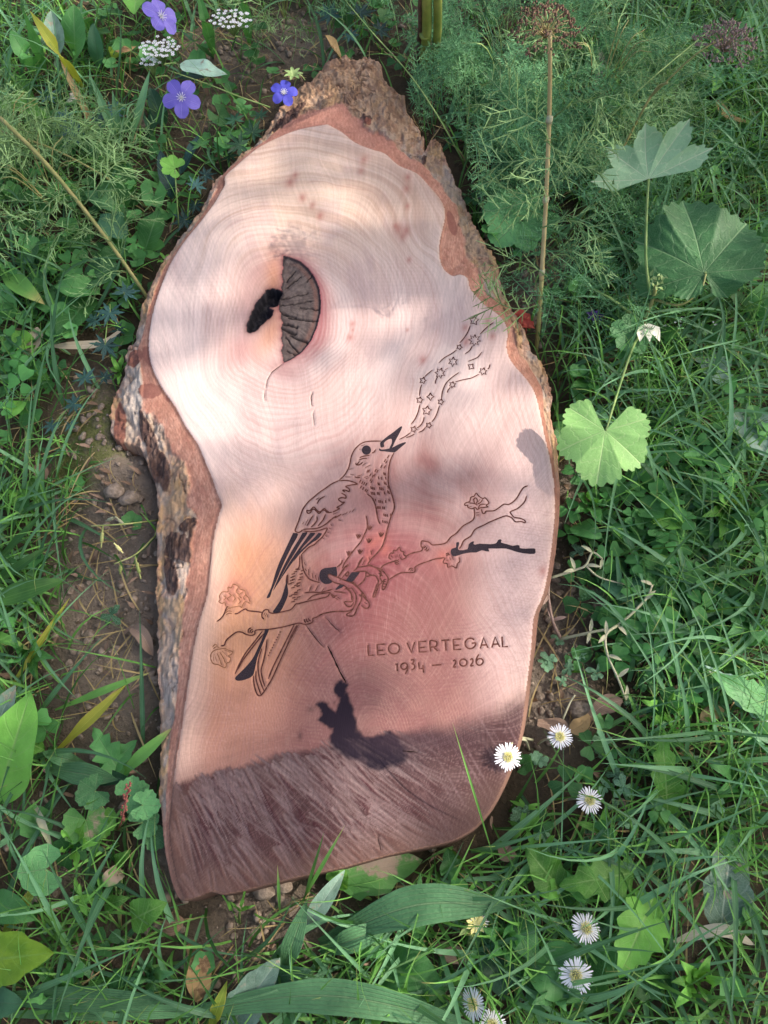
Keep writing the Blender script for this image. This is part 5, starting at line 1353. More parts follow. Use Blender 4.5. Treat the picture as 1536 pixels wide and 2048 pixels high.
for (px, py, z) in [(1092, 400, .20), (1099, 240, .30), (1084, 545, .12)]:
    p = at(px, py, z); tube(mb, [p - Vector((0, 0, .004)), p + Vector((0, .001, .004))], 0.0046, 0.0044, 8)
mb.build('stem_joint', M['stem_pale'], root)
seed_umbel(root, at(1100, 28, 0.41), 0.043, 42, 'seed_head', 'stem_tan')
for (px, py, z, dx, dy, dz) in [(1092,400,.20,1,.1,.3),(1092,400,.20,-1,-.2,.2),(1099,240,.30,.8,-.4,.2),(1099,240,.30,-.8,.3,.4),(1085,545,.12,-1,-.3,.1),(1085,545,.12,1,-.2,.4),(1095,330,.25,.9,.5,.1),(1095,330,.25,-.9,.2,.1),(1080,600,.09,-1,.1,.2),(1098,290,.27,-.5,-.9,.1),(1090,450,.17,.7,-.7,.1)]:
    inst(random.choice(TH), 'thread_leaf', root, at(px, py, z), (dx, dy, dz), random.uniform(-1, 1), 1.3)
# second, greyer umbel at the top right
b_ = gp(1150, 430); root = empty('dried_umbel_plant', b_, 'leaning plant with greyish brown seed head in the top right corner', 'seed head plant')
mb = MB(); tube(mb, [b_, at(1200, 380, .08), at(1300, 195, .22), at(1335, 165, .25)], 0.0022, 0.0016, 6, 6); tube(mb, [at(1300, 195, .22), at(1390, 110, .29), at(1450, 75, .30)], .0015, .0010, 5, 4)
mb.build('stem', M['stem_olive'], root)
seed_umbel(root, at(1462, 62, .31), 0.045, 46, 'seed_grey', 'stem_pink')
for k in range(5): inst(random.choice(TH), 'thread_leaf', root, at(1200 + 25 * k, 380 - 40 * k, .1 + .03 * k), (random.uniform(-1, 1), random.uniform(-1, 1), .3), 0, 1.0)
# leaning pale stalks from the feathery clump
for i, (P, lab) in enumerate([([(1090,340,.02),(1180,270,.12),(1300,160,.2),(1420,60,.2)], 'slender blue-green stalk rising towards the top right corner'), ([(930,330,.01),(880,240,.08),(820,150,.12),(740,60,.16),(690,0,.18)], 'long green stalk arching over the top right bark'), ([(720,240,.075),(560,190,.09),(420,165,.10),(330,150,.12)], 'thin green stem lying from the slab tip to the white flower head')]):
    if i == 2: P = [(540,215,.02),(470,190,.05),(420,170,.07),(335,140,.10)]
    mb = MB(); base = at(*P[0]); tube(mb, [at(*p) for p in P], 0.0016, 0.0008, 5, 6)
    centred(mb, 'plant_stalk', M['stem'], base, lab, 'stalk')
# thick canes at top
for i, (x0_, x1_, rr, mt, lab) in enumerate([(848, 850, .0090, 'cane', 'left one of two thick green canes behind the slab tip'), (869, 872, .0078, 'cane', 'right one of two thick green canes, with a brown foot'), (834, 838, .0045, 'stem_dark', 'thin dark cane touching the thick green canes')]):
    b_ = gp(x0_, 152 - 4 * i); root = empty('cane', b_, lab, 'cane')
    mb = MB(); p = at(x1_ + 3, -60, .30); tube(mb, [b_ - Vector((0, 0, .01)), b_.lerp(p, .25), b_.lerp(p, .5) + Vector((.003, 0, 0)), p], rr, rr * .9, 9, 5); mb.build('cane_stem', M[mt], root)
    mb = MB()
    for f in ((.08, .3) if i else (.12, .45)): q = b_.lerp(p, f); tube(mb, [q, q + (p - b_).normalized() * .006], rr * 1.12, rr * 1.1, 9)
    mb.build('cane_joint', M['stem_tan' if i == 1 else 'cane' if i == 0 else 'stem_dark'], root)
# curled brown dead leaf at the very tip
mb = MB(); leaf(mb, [at(650, 70, .09), at(665, 95, .07), at(682, 118, .05)], .010, prof_lance, 10, 2, .8, .001)
centred(mb, 'curled_leaf', M['dead'], gp(682, 112), 'curled orange-brown dead leaf touching the tip of the slab', 'dead leaf')

# ================================================================ mallow on the right
def petiole(root, P, r0=.0018, r1=.0013, mat='stem', name='leaf_stalk'):
    mb = MB(); tube(mb, [at(*p) for p in P], r0, r1, 6, 6); return mb.build(name, M[mat], root)
b_ = gp(1270, 690); root = empty('mallow_plant', b_, 'tall mallow with large lobed leaves right of the slab', 'mallow')
petiole(root, [(1270,695,gz(*at(1270,695)[:2])), (1290,640,.06), (1305,600,.09), (1312,572,.115)], .0034, .0026, 'stem_olive', 'main_stem')
petiole(root, [(1285,645,.055), (1225,600,.07), (1160,566,.05), (1095,530,.03)], .0024, .0020, 'stem', 'side_stem')
petiole(root, [(1290,660,.05), (1268,690,.08), (1240,770,.11), (1212,862,.125)], .0020, .0015, 'stem')
petiole(root, [(1300,590,.10), (1292,520,.13), (1293,430,.17), (1297,358,.20)], .0022, .0018, 'stem')
petiole(root, [(1310,600,.09), (1360,610,.10), (1400,580,.12), (1412,548,.13)], .0019, .0014, 'stem_olive')
petiole(root, [(1408,546,.128), (1470,530,.12), (1536,512,.10), (1600,500,.09)], .0017, .0014, 'stem')
def pl(cx, cy, z, tipx, tipy, tz, name='leaf', mat='mallow', label=None, **k):
    c = at(cx, cy, z); t = at(tipx, tipy, tz); Rr = (t - c).length
    n = k.pop('n', (0, 0, 1))
    o = one(name, mat, k.pop('root', root), palm, c, n, t - c, Rr, **k)
    if label: o['label'] = label
    return o
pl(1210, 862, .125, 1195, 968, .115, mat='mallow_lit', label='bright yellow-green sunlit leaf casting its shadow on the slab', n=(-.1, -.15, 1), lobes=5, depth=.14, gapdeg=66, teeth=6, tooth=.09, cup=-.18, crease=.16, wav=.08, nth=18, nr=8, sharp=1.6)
pl(1408, 546, .128, 1375, 392, .155, mat='mallow', label='largest leaf, dark green and crinkled', n=(-.15, -.3, 1), lobes=7, bm=.30, depth=.10, gapdeg=30, teeth=5, tooth=.07, cup=-.25, crease=.2, wav=.09, nth=20, nr=8, sharp=1.5)
pl(1297, 358, .20, 1302, 248, .27, mat='mallow_under', label='pale leaf turned up to show its veined underside', n=(.05, -.62, .75), lobes=5, depth=.30, gapdeg=168, teeth=5, tooth=.07, cup=.2, crease=.2, nth=18, nr=8, sharp=1.2, flatten=1.25, wav=.09)
pl(1265, 668, .07, 1245, 690, .08, mat='mallow', n=(0, -.3, 1), lobes=5, depth=.2, teeth=4, tooth=.08, nth=10, nr=4)
mb = MB()
for k in range(14):
    p = at(1312 + random.gauss(0, 9), 575 + random.gauss(0, 13), .115 + random.uniform(-.004, .008))
    leaf(mb, [p, p + Vector((random.uniform(-.004, .004), random.uniform(-.002, .005), .004)), p + Vector((random.uniform(-.007, .007), random.uniform(-.004, .008), .009))], .0028, prof_ovate, 4, 1, .5)
mb.build('bud_cluster', M['bud'], root)
mb = MB()
for a in (-.6, 0.1, .9): 
    c = at(1292, 672, .075); leaf(mb, [c, c + Vector((.012 * math.sin(a), .012, .006)), c + Vector((.022 * math.sin(a), -.02 + .006, .004))], .008, prof_ovate, 6, 2, .2, .001)
mb.build('faded_flower', M['petal_cream'], root)
# leaf behind the stalk
b_ = gp(1040, 445); root = empty('mallow_seedling', b_, 'broad mallow leaf on short stalk just behind the tall straw-coloured stalk', 'mallow')
petiole(root, [(1040,450,.0), (1050,430,.03), (1040,440,.055)])
pl(1040, 440, .055, 965, 418, .06, n=(.1, -.2, 1), lobes=5, depth=.18, gapdeg=50, teeth=6, tooth=.06, nth=14, nr=6, cup=-.1)
pl(1046, 452, .05, 1120, 440, .05, n=(-.1, -.2, 1), lobes=3, depth=.2, gapdeg=200, teeth=6, tooth=.06, nth=14, nr=6, cup=-.1, flatten=.6)
pl(990, 392, .06, 972, 380, .065, n=(0, -.3, 1), lobes=3, depth=.2, gapdeg=100, teeth=4, nth=10, nr=4)
# small bright two-lobed leaf, upper left
b_ = gp(358, 470); root = empty('mallow_seedling', b_, 'small bright mallow leaf on long thin stalk left of the slab', 'mallow')
petiole(root, [(358,472,0), (356,430,.05), (352,375,.085), (350,338,.095)], .0013, .001)
pl(350, 336, .095, 322, 325, .10, mat='fresh', n=(.2, -.2, 1), lobes=5, depth=.22, gapdeg=75, teeth=5, tooth=.08, nth=12, nr=5)

# ================================================================ flowers
def geranium_flower(px, py, z, Rr, n, petmat, label, stem, rot=0.0, group=None, squash=1.0):
    c = at(px, py, z); n = Vector(n).normalized()
    base = gp(*stem[0][:2]); root = empty('geranium_flower', base, label, 'flower', group)
    a0 = n.cross(Vector((0, 1, .2))).normalized(); a1 = n.cross(a0)
    for k in range(5):
        a = rot + k * 2 * math.pi / 5
        d = a0 * math.cos(a) + a1 * math.sin(a) * squash
        mb = MB(); leaf(mb, [c + d * .002, c + d * Rr * .5 + n * .002, c + d * Rr - n * .0015], Rr * .38, lambda u: max(.12, math.sin(math.pi * u ** 1.25 * .93) ** .7), 8, 3, .12, .0008, up=n)
        mb.build('petal', M[petmat], root)
    mb = MB()
    for k in range(10):
        a = k * .628; d = a0 * math.cos(a) + a1 * math.sin(a)
        tube(mb, [c, c + d * Rr * .18 + n * .004, c + d * Rr * .26 + n * .005], .0006, .0004, 4, 2)
    tube(mb, [c, c + n * .008], .0010, .0006, 5)
    mb.build('stamens', M['petal_white'], root)
    mb = MB(); P = [base - Vector((0, 0, .004))] + [at(*p) for p in stem[1:]] + [c - n * .002]
    tube(mb, P, .0012, .0008, 5, 5); mb.build('flower_stalk', M['stem'], root)
    return root
geranium_flower(363, 196, .14, .031, (.1, -.5, .8), 'petal_blue', 'violet-blue five-petalled flower, fully open, left of the slab tip', [(405,280,0), (395,250,.06)], .35)
geranium_flower(322, 33, .17, .033, (.6, -.3, .6), 'petal_blue', 'violet-blue flower seen from the side at the top edge', [(370,130,0), (350,90,.08)], .1, squash=.75)
geranium_flower(568, 186, .08, .024, (.1, -.35, .9), 'petal_deep', 'deep blue flower tucked against the bark at the slab tip', [(560,205,0), (566,200,.04)], .8)
mb = MB()
base = gp(588, 190); P = [base, at(590, 165, .07), at(600, 150, .09), at(610, 160, .075)]
tube(mb, P, .0012, .0009, 5, 5)
for a in range(7):
    d = Vector((math.cos(a * .9), math.sin(a * .9), .5)); p = at(587, 152, .09); leaf(mb, [p, p + d * .009, p + d * .018 - Vector((0, 0, .004))], .0035, prof_lance, 5, 1, .4)
centred(mb, 'geranium_buds', M['bud'], base, 'pale green nodding flower buds above the deep blue flower', 'flower buds')
# white yarrow umbels
def white_umbel(px, py, z, rad, n, label, foot, seed):
    r_ = random.Random(seed)
    base = gp(*foot); root = empty('white_umbel', base, label, 'flower'); c = at(px, py, z)
    ms = MB(); mf = MB(); md = MB()
    tube(ms, [base, (base + c) / 2 + Vector((.01, .01, 0)), c - Vector((0, 0, .03))], .0014, .0011, 5, 6)
    for k in range(n):
        a = k * 2.399; rr = rad * math.sqrt((k + .5) / n)
        p = c + Vector((rr * math.cos(a), rr * math.sin(a) * .75, r_.uniform(-.003, .003)))
        tube(ms, [c - Vector((0, 0, .03)), (c + p) / 2 - Vector((0, 0, .01)), p], .0007, .0005, 3, 2)
        for q in range(5):
            b2 = q * 1.257 + k; d = Vector((math.cos(b2), math.sin(b2), .1)); s_ = Vector((-d.y, d.x, 0))
            mf.add([p + d * .0005, p + d * .0018 + s_ * .0013, p + d * .0034 + s_ * .0008, p + d * .0034 - s_ * .0008, p + d * .0018 - s_ * .0013], [(0, 1, 2, 3, 4)])
        md.add([p + Vector(v) * .0009 + Vector((0, 0, .0006)) for v in [(1, 0, 0), (0, 1, 0), (-1, 0, 0), (0, -1, 0), (0, 0, 1)]], [(0, 1, 4), (1, 2, 4), (2, 3, 4), (3, 0, 4)])
    ms.build('umbel_rays', M['stem'], root); mf.build('white_florets', M['petal_white'], root, False); md.build('floret_centres', M['petal_cream'], root, False)
white_umbel(318, 95, .15, .034, 46, 'bright white flat-topped flower head above the open blue flower', (365,175), 1)
white_umbel(300, 122, .13, .017, 14, 'small white flower cluster under the larger white head', (350,200), 2)
white_umbel(462, 38, .16, .036, 40, 'greyish white flower head near the top edge', (480,130), 3)
# daisy-like white flowers
def daisy(px, py, z, Rr, n, label, stem, seed, mat='petal_white', petals=30):
    Rr *= 0.9; n = (n[0] + 0.35 * math.sin(seed * 2.3), n[1] + 0.3 * math.cos(seed * 1.7), n[2])
    r_ = random.Random(seed); c = at(px, py, z); n = Vector(n).normalized()
    base = gp(*stem[0][:2]); root = empty('white_daisy', base, label, 'daisy', 'white daisy-like flowers right of the slab foot')
    a0 = n.cross(Vector((.1, 1, 0))).normalized(); a1 = n.cross(a0)
    for k in range(petals):
        a = k * 2 * math.pi / petals + r_.uniform(-.05, .05); d = a0 * math.cos(a) + a1 * math.sin(a); L = Rr * r_.uniform(.86, 1.06)
        mb = MB(); leaf(mb, [c + d * Rr * .22, c + d * L * .62 + n * .0012, c + d * L + n * r_.uniform(-.001, .002)], Rr * .052, lambda u: .7 + .5 * u if u < .85 else .55, 4, 1, .15, up=n)
        mb.build('petal', M[mat], root)
    mb = MB(); md = MB()
    for k in range(44):
        a = k * 2.399; rr = Rr * .33 * math.sqrt(k / 44); p = c + (a0 * math.cos(a) + a1 * math.sin(a)) * rr + n * .001
        d = (a0 * math.cos(a) + a1 * math.sin(a)) * .5 + n
        tube(md, [p, p + d.normalized() * r_.uniform(.0025, .0045)], .0006, .0005, 4)
    md.build('yellow_centre', M['yellow'], root)
    tube(mb, [base - Vector((0, 0, .004))] + [at(*p) for p in stem[1:]] + [c - n * .003], .0016, .0014, 6, 5)
    tube(mb, [c - n * .008, c - n * .001], .0022, .0048, 7)
    mb.build('flower_stalk', M['stem_pale'], root)
    return root
daisy(1015, 1514, .082, .0185, (-.05, -.1, 1), 'white daisy overlapping the lower right edge of the slab', [(1060,1500,0), (1050,1480,.04), (1025,1485,.07)], 1)
daisy(1120, 1473, .06, .0165, (.1, .1, 1), 'small white daisy beside the brown seed wings', [(1075,1490,0), (1088,1480,.03)], 2)
daisy(1178, 1601, .05, .0175, (-.1, 0, 1), 'white daisy alone on dark soil, highest of the lower flowers', [(1130,1600,0), (1150,1597,.03)], 3)
daisy(1171, 1857, .05, .0185, (0, 0, 1), 'white daisy on the left side of the bright toothed leaf', [(1215,1900,0), (1200,1880,.03)], 4)
daisy(1152, 1950, .055, .0200, (0, .1, 1), 'largest white daisy, over a broad dark leaf near the bottom', [(1140,1880,0), (1148,1920,.03)], 5, petals=34)
daisy(948, 2008, .06, .0190, (-.85, .2, .5), 'white daisy turned sideways at the bottom edge', [(900,1970,0), (925,1990,.03)], 6)
daisy(985, 2052, .05, .0175, (0, .3, 1), 'white daisy cut off by the bottom edge', [(1010,2080,0), (1000,2070,.03)], 7)
daisy(958, 1843, .055, .0130, (.4, .3, .8), 'half-open white daisy behind the small yellow flower', [(940,1900,0), (945,1870,.03)], 8, petals=20)
b_ = gp(935, 1900); root = empty('yellow_flower', b_, 'small pale yellow flower on fleshy stalk under the long plantain leaf', 'flower')
mb = MB()
for k in range(9):
    a = k * .698; c = at(951, 1848, .06); d = Vector((math.cos(a), math.sin(a), .35)); leaf(mb, [c, c + d * .006, c + d * .011], .0028, prof_spat, 4, 1, .3)
mb.build('petal_ring', M['yellow'], root)
mb = MB(); tube(mb, [b_, at(940, 1880, .03), at(951, 1850, .056)], .0022, .0026, 6, 5)
for k in range(4): p = at(934 + 3 * k, 1890 - 14 * k, .02 + .01 * k); d = Vector((random.uniform(-1, 1), random.uniform(-1, 1), .7)); leaf(mb, [p, p + d * .01, p + d * .02], .003, prof_lance, 5, 1, .5)
mb.build('fleshy_stalk', M['bud'], root)
# small odds: red petals, dark purple flower, tiny white flowers, pink clover
b_ = gp(1052, 668); root = empty('red_petals', b_, 'red crumpled petals between the slab edge and the tall stalk', 'petals')
mb = MB()
for (x, y) in [(1040,632),(1050,640),(1048,655),(1058,655),(1045,650)]:
    p = at(x, y, .03); leaf(mb, [p - Vector((.008, 0, 0)), p + Vector((0, .003, .004)), p + Vector((.009, -.003, 0))], .007, prof_ovate, 5, 2, .4, .002)
tube(mb, [b_, at(1052, 650, .028)], .0012, .001, 5); mb.build('petal', M['petal_red'], root)
b_ = gp(1192, 660); root = empty('purple_flower', b_, 'small dark purple withered flower in the grass right of the slab', 'flower')
mb = MB()
for k in range(7):
    a = k * .9; p = at(1188, 636, .05); d = Vector((math.cos(a), math.sin(a), .4)); leaf(mb, [p, p + d * .008, p + d * .015], .004, prof_ovate, 5, 2, .5, .001)
mb.build('petal', M['petal_dark'], root); mb = MB(); tube(mb, [b_, at(1200, 640, .03), at(1190, 637, .048)], .0012, .0012, 5, 4); mb.build('flower_stalk', M['stem'], root)
for (x, y, lab) in [(1352, 655, 'tiny white flower cluster right of the faded cream flower'), (1368, 640, 'tiny white floret just above the white cluster'), (1430, 650, 'tiny white floret in grass near the right edge'), (1350, 860, 'single tiny white floret in the grass beside the sunlit leaf'), (1519, 1048, 'tiny white bud flower at the right edge above the clover')]:
    b_ = gp(x, y + 10); mb = MB(); c = at(x, y, .03)
    nn = 16 if x == 1352 else 5
    for k in range(nn):
        p = c + Vector((random.gauss(0, .005), random.gauss(0, .003), random.gauss(0, .002))) * (1.4 if nn > 9 else .5); d = Vector((random.uniform(-1, 1), random.uniform(-1, 1), .3)).normalized() * .004
        leaf(mb, [p, p + d], .0022, prof_ovate, 3, 1, .2)
    tube(mb, [b_, c], .0007, .0006, 4)
    centred(mb, 'white_floret', M['petal_white'], b_, lab, 'flower')
b_ = gp(95, 1555); mb = MB(); tube(mb, [b_, at(95, 1545, .02)], .001, .001, 4)
for k in range(16): p = at(94, 1543, .022) + Vector((random.gauss(0, .002), random.gauss(0, .002), random.gauss(0, .0015))); leaf(mb, [p, p + Vector((random.uniform(-.003, .003), random.uniform(-.003, .003), .003))], .001, prof_ovate, 3, 1)
centred(mb, 'pink_flower', M['petal_pink'], b_, 'tiny pink flower head low at the left edge', 'flower')

# ================================================================ broad leaves
def weed(name, foot, label, cat, leaves, mat='mid', group=None, stalks=True, lname='leaf'):
    """leaves: (x0,y0,z0, x1,y1,z1, width_px, arch, profile, opts)"""
    b_ = gp(*foot); root = empty(name, b_, label, cat, group)
    for L in leaves:
        x0_, y0_, z0_, x1_, y1_, z1_, wpx, arch, pf = L[:9]; o = dict(L[9]) if len(L) > 9 else {}
        a = at(x0_, y0_, max(z0_, 0)); b2 = at(x1_, y1_, z1_)
        m_ = at((x0_ + x1_) / 2, (y0_ + y1_) / 2 + o.pop('bow', 0), (a.z + b2.z) / 2 + arch)
        mt = o.pop('mat', mat); lb = o.pop('label', None)
        w = wpx * .5 * mpp((x0_ + x1_) / 2, (y0_ + y1_) / 2, (z0_ + z1_) / 2)
        nu = o.pop('nu', 14); fold = o.pop('fold', .25)
        ob = one(lname, mt, root, leaf, [a, m_, b2], w, pf, nu, o.pop('nv', 3), fold, o.pop('ripple', .0018), o.pop('rf', 12.0), **o)
        if lb: ob['label'] = lb
        if stalks and (a - b_).length > .006:
            mb = MB(); tube(mb, [b_ - Vector((0, 0, .003)), (b_ + a) / 2 + Vector((0, 0, .004)), a], .0016, .0013, 5, 3); mb.build('leaf_stalk', M['stem'], root)
    return root
JG = jag(7, .55); JG2 = jag(9, .32); SR = serr(16, .10)
# --- left column
weed('ovate_weed', (268,478), 'three dark pointed oval leaves beside the left bark, below the small bright leaf', 'weed', [(290,500,.03,318,418,.06,58,.008,prof_ovate),(268,498,.02,185,520,.05,52,.01,prof_ovate),(255,470,.03,200,430,.05,60,.01,prof_ovate,{'mat':'dark'})], 'mid')
weed('ovate_weed', (190,590), 'group of broad dark oval leaves left of the slab knot', 'weed', [(200,578,.04,108,572,.06,62,.01,prof_ovate),(180,592,.03,112,680,.05,70,.008,prof_ovate),(165,560,.03,240,530,.05,90,.012,prof_ovate,{'mat':'mallow'}),(160,620,.02,60,600,.04,56,.01,prof_ovate)], 'mid')
weed('dock_plant', (110,175), 'upright grey-green dock leaves in the top left corner', 'dock', [(120,140,.03,102,22,.11,48,.012,prof_lance,{'mat':'grey','fold':.5}),(150,140,.03,148,8,.12,62,.012,prof_lance),(200,150,.02,185,45,.09,32,.01,prof_lance,{'mat':'dark'}),(75,150,.02,20,60,.10,44,.012,prof_lance)], 'mid')
weed('iris_plant', (172,190), 'broad yellow-striped sword leaf folded over in the top left corner', 'sword-leaved plant', [(172,185,.01,60,22,.17,30,.02,prof_long,{'mat':'grass_yellow','fold':.15,'ripple':0}),(95,150,.0,45,18,.16,22,.02,prof_long,{'mat':'mid','fold':.2,'ripple':0}),(210,300,.0,120,120,.10,14,.01,prof_long,{'mat':'grass_dry','ripple':0})], stalks=False, lname='sword_leaf')
weed('iris_plant', (250,320), 'tuft of long green strap leaves left of the open blue flower', 'strap-leaved plant', [(250,320,0,180,150,.12,16,.02,prof_long,{'fold':.3,'ripple':0}),(255,320,0,300,140,.12,18,.02,prof_long,{'fold':.3,'ripple':0}),(245,318,0,225,180,.10,14,.02,prof_long,{'fold':.3,'ripple':0}),(265,300,0,290,200,.09,20,.01,prof_long,{'mat':'stem_tan','ripple':0}),(270,325,0,350,170,.08,16,.02,prof_long,{'mat':'dark','ripple':0})], 'grass_blue', stalks=False, lname='strap_leaf')
weed('strap_plant', (430,110), 'broad dark strap leaves behind the white flower heads', 'strap-leaved plant', [(430,120,0,395,-20,.14,24,.02,prof_long,{'ripple':0}),(430,120,0,360,60,.10,20,.02,prof_long,{'ripple':0,'mat':'dark'}),(500,90,0,480,-30,.14,26,.02,prof_long,{'ripple':0}),(350,150,.02,440,150,.03,40,.02,prof_lance,{'mat':'blue'})], 'mid', stalks=False, lname='strap_leaf')
weed('lance_weed', (330,260), 'narrow dark lance leaves below the open blue flower', 'weed', [(330,255,.02,300,175,.06,32,.01,prof_lance),(360,350,.01,400,265,.04,20,.01,prof_lance,{'mat':'blue'}),(345,400,.01,320,300,.05,30,.01,prof_lance,{'mat':'blue'}),(290,255,.02,350,180,.05,34,.01,prof_lance)], 'dark')
weed('lance_weed', (250,20), 'oval green leaf hanging at the top edge left of the blue side-on flower', 'weed', [(275,-25,.10,268,28,.12,62,.004,prof_ovate),(245,90,.0,225,120,.05,40,.01,prof_ovate,{'mat':'yellowgreen'})], 'fresh')
def gcl(foot, label, spots, mat='blue', lobes=7):
    b_ = gp(*foot); r_ = empty('geranium_leaves', b_, label, 'geranium')
    for (x, y, z, rpx, adeg) in spots:
        c = at(x, y, z); Rr = rpx * mpp(x, y, z); a = R(adeg)
        mb = MB(); tube(mb, [b_, (b_ + c) / 2 + Vector((0, 0, .006)), c], .0011, .0009, 4, 4); mb.build('leaf_stalk', M['stem'], r_)
        one('leaf', mat, r_, palm, c, (random.uniform(-.2, .2), random.uniform(-.3, .1), 1), (math.cos(a), math.sin(a), .1), Rr, lobes=lobes, depth=.66, gapdeg=40, teeth=3, tooth=.24, nth=12, nr=4, sharp=1.1, cup=.05, crease=.05)
gcl((175,262), 'cluster of dark bluish cut leaves above the long slanting stem', [(150,265,.05,42,200),(200,240,.06,38,60),(225,225,.05,30,20),(130,235,.05,30,140),(95,195,.04,26,100)])
gcl((225,600), 'dark bluish cut leaves beside the pale seed wing', [(220,625,.05,38,260),(210,690,.05,36,270),(250,585,.04,34,60),(190,640,.03,26,180),(235,660,.03,22,330)])
gcl((175,790), 'small bluish cut leaves on the mossy soil left of the bark', [(170,758,.045,30,100),(208,755,.04,22,30),(150,808,.04,30,200),(105,850,.035,24,240),(140,850,.03,20,280)])
gcl((500,290), 'cut green leaves pressed against the upper left bark', [(505,265,.05,30,60),(480,290,.05,34,180),(470,240,.04,26,120),(460,310,.03,24,220),(520,232,.045,22,80)], 'dark')
gcl((400,400), 'dark cut leaves in shade left of the upper bark', [(392,372,.05,26,80),(370,440,.03,30,200),(410,350,.03,24,10),(390,410,.03,24,260)], 'blue')
gcl((700,55), 'dark cut leaves at the top edge above the slab tip', [(660,30,.06,34,120),(720,25,.07,36,60),(760,60,.05,28,10),(700,70,.04,24,300)], 'blue')
gcl((60,420), 'cut mid-green leaves at the left edge below the wiry plant', [(40,400,.03,28,100),(80,440,.03,26,20),(30,460,.03,30,200),(100,480,.03,26,300)], 'mid', 5)
gcl((420,330), 'small cut leaves in the gap between the bright mallow leaf and the bark', [(440,300,.04,26,60),(425,320,.03,22,160),(400,290,.04,24,100),(455,270,.04,22,20)], 'mid', 5)
weed('ovate_weed', (250,420), 'mixed oval leaves under the wiry plant left of the bright small mallow leaf', 'weed', [(255,420,.02,170,385,.05,56,.01,prof_ovate,{'mat':'mallow'}),(240,425,.02,215,350,.05,60,.01,prof_ovate),(270,390,.02,230,330,.04,40,.01,prof_lance)], 'mid')
weed('ovate_weed', (420,150), 'drooping grey-green leaf between the white heads and the slab tip', 'weed', [(360,130,.06,455,150,.05,46,.008,prof_lance,{'mat':'grey'}),(470,200,.02,455,160,.05,26,.01,prof_lance),(395,180,.02,345,215,.04,30,.01,prof_lance)], 'mid')
weed('ovate_weed', (30,330), 'bright jagged leaves at the left edge under the folded sword leaf', 'weed', [(0,200,.02,100,235,.05,60,.01,jag(5,.4),{'nu':36}),(20,150,.02,70,200,.04,40,.01,prof_ovate)], 'fresh')
weed('ovate_weed', (40,560), 'broad strap and oval leaves crowding the left edge at knot height', 'weed', [(0,540,.02,90,610,.05,40,.02,prof_long,{'mat':'grass'}),(20,640,.02,-10,560,.05,50,.01,prof_ovate),(90,560,.02,20,590,.04,44,.01,prof_ovate,{'mat':'dark'}),(90,520,.02,40,470,.05,40,.01,prof_lance)], 'mid')
# the long slanting stem
b_ = gp(300, 610); root = empty('slanting_stem_plant', b_, 'long olive stem slanting from the left edge down to the bark', 'stalk')
mb = MB(); tube(mb, [at(0, 236, .20), at(90, 325, .17), at(200, 460, .10), at(288, 585, .03), b_], .0034, .0028, 7, 6); mb.build('stem', M['stem_olive'], root)
for (x, y, z, dx, dy) in [(40,275,.19,-.6,-1),(90,325,.17,-1,-.2),(90,325,.17,.4,1),(150,395,.13,-.8,-.8),(150,395,.13,.9,.5),(215,480,.09,-.9,-.5),(215,480,.09,.8,.8),(255,535,.06,.3,.9),(265,550,.05,-.8,-.7),(180,430,.12,.2,1)]:
    inst(random.choice(TH), 'thread_leaf', root, at(x, y, z), (dx, dy, .2), random.uniform(-1, 1), 1.35)
b_ = gp(300, 420); mb = MB(); tube(mb, [b_, at(220, 360, .05), at(110, 300, .08), at(0, 262, .10)], .0022, .0016, 6, 5)
centred(mb, 'plant_stalk', M['stem_olive'], b_, 'second slanting stem lying above the long olive one', 'stalk')
# left middle and low
weed('broad_grass_plant', (-30,1200), 'bunch of very broad grass blades entering from the left edge', 'broad-leaved grass', [(-40,1210,.02,132,1158,.06,44,.03,prof_long,{'ripple':0}),(-30,1150,.01,90,1020,.07,16,.02,prof_long,{'ripple':0}),(-30,1260,.01,60,1300,.04,20,.02,prof_long,{'ripple':0}),(-30,1180,.01,100,1090,.05,22,.03,prof_long,{'ripple':0})], 'grass', stalks=False, lname='grass_blade')
weed('yellowing_grass', (10,1390), 'long grass blade turning brown, curving along the bare soil', 'grass blade', [(5,1400,0,140,1195,.03,13,.02,prof_long,{'ripple':0,'mat':'grass_yellow'})], stalks=False, lname='grass_blade')
weed('dock_plant', (-10,1560), 'large dock plant with blotchy leaf at the left edge', 'dock', [(-5,1600,.01,62,1380,.07,120,.015,prof_ovate,{'ripple':.004,'nu':20}),(20,1470,.02,90,1500,.03,60,.01,prof_lance),(-30,1500,.02,30,1370,.05,70,.01,prof_ovate,{'mat':'grey'})], 'fresh')
weed('dandelion_plant', (190,1540), 'jagged leaf rosette with grey-green tips on soil left of the slab foot', 'dandelion', [(250,1560,.02,185,1455,.04,70,.01,jag(5,.5),{'nu':40,'ripple':.003}),(205,1545,.01,275,1480,.04,60,.01,jag(5,.3),{'nu':30}),(175,1550,.01,262,1560,.03,34,.012,prof_lance,{'mat':'dark'}),(175,1530,.01,85,1505,.03,30,.01,prof_long,{'mat':'plantain'})], 'mid')
weed('broad_grass_plant', (105,1500), 'two long speckled blades crossing the soil towards the slab', 'broad-leaved grass', [(110,1505,.01,252,1370,.05,24,.02,prof_long,{'ripple':.001,'mat':'grass_yellow'}),(110,1420,.01,300,1345,.05,16,.02,prof_long,{'ripple':0}),(95,1500,.0,-20,1430,.04,18,.02,prof_long,{'ripple':0})], 'grass', stalks=False, lname='grass_blade')
weed('broad_grass_plant', (232,1590), 'dark broad grass blade lying along the left foot of the slab', 'broad-leaved grass', [(90,1535,.02,236,1560,.04,44,.012,prof_long,{'ripple':0,'mat':'plantain'}),(230,1560,.01,345,1455,.06,26,.02,prof_long,{'ripple':0})], 'grass', stalks=False, lname='grass_blade')
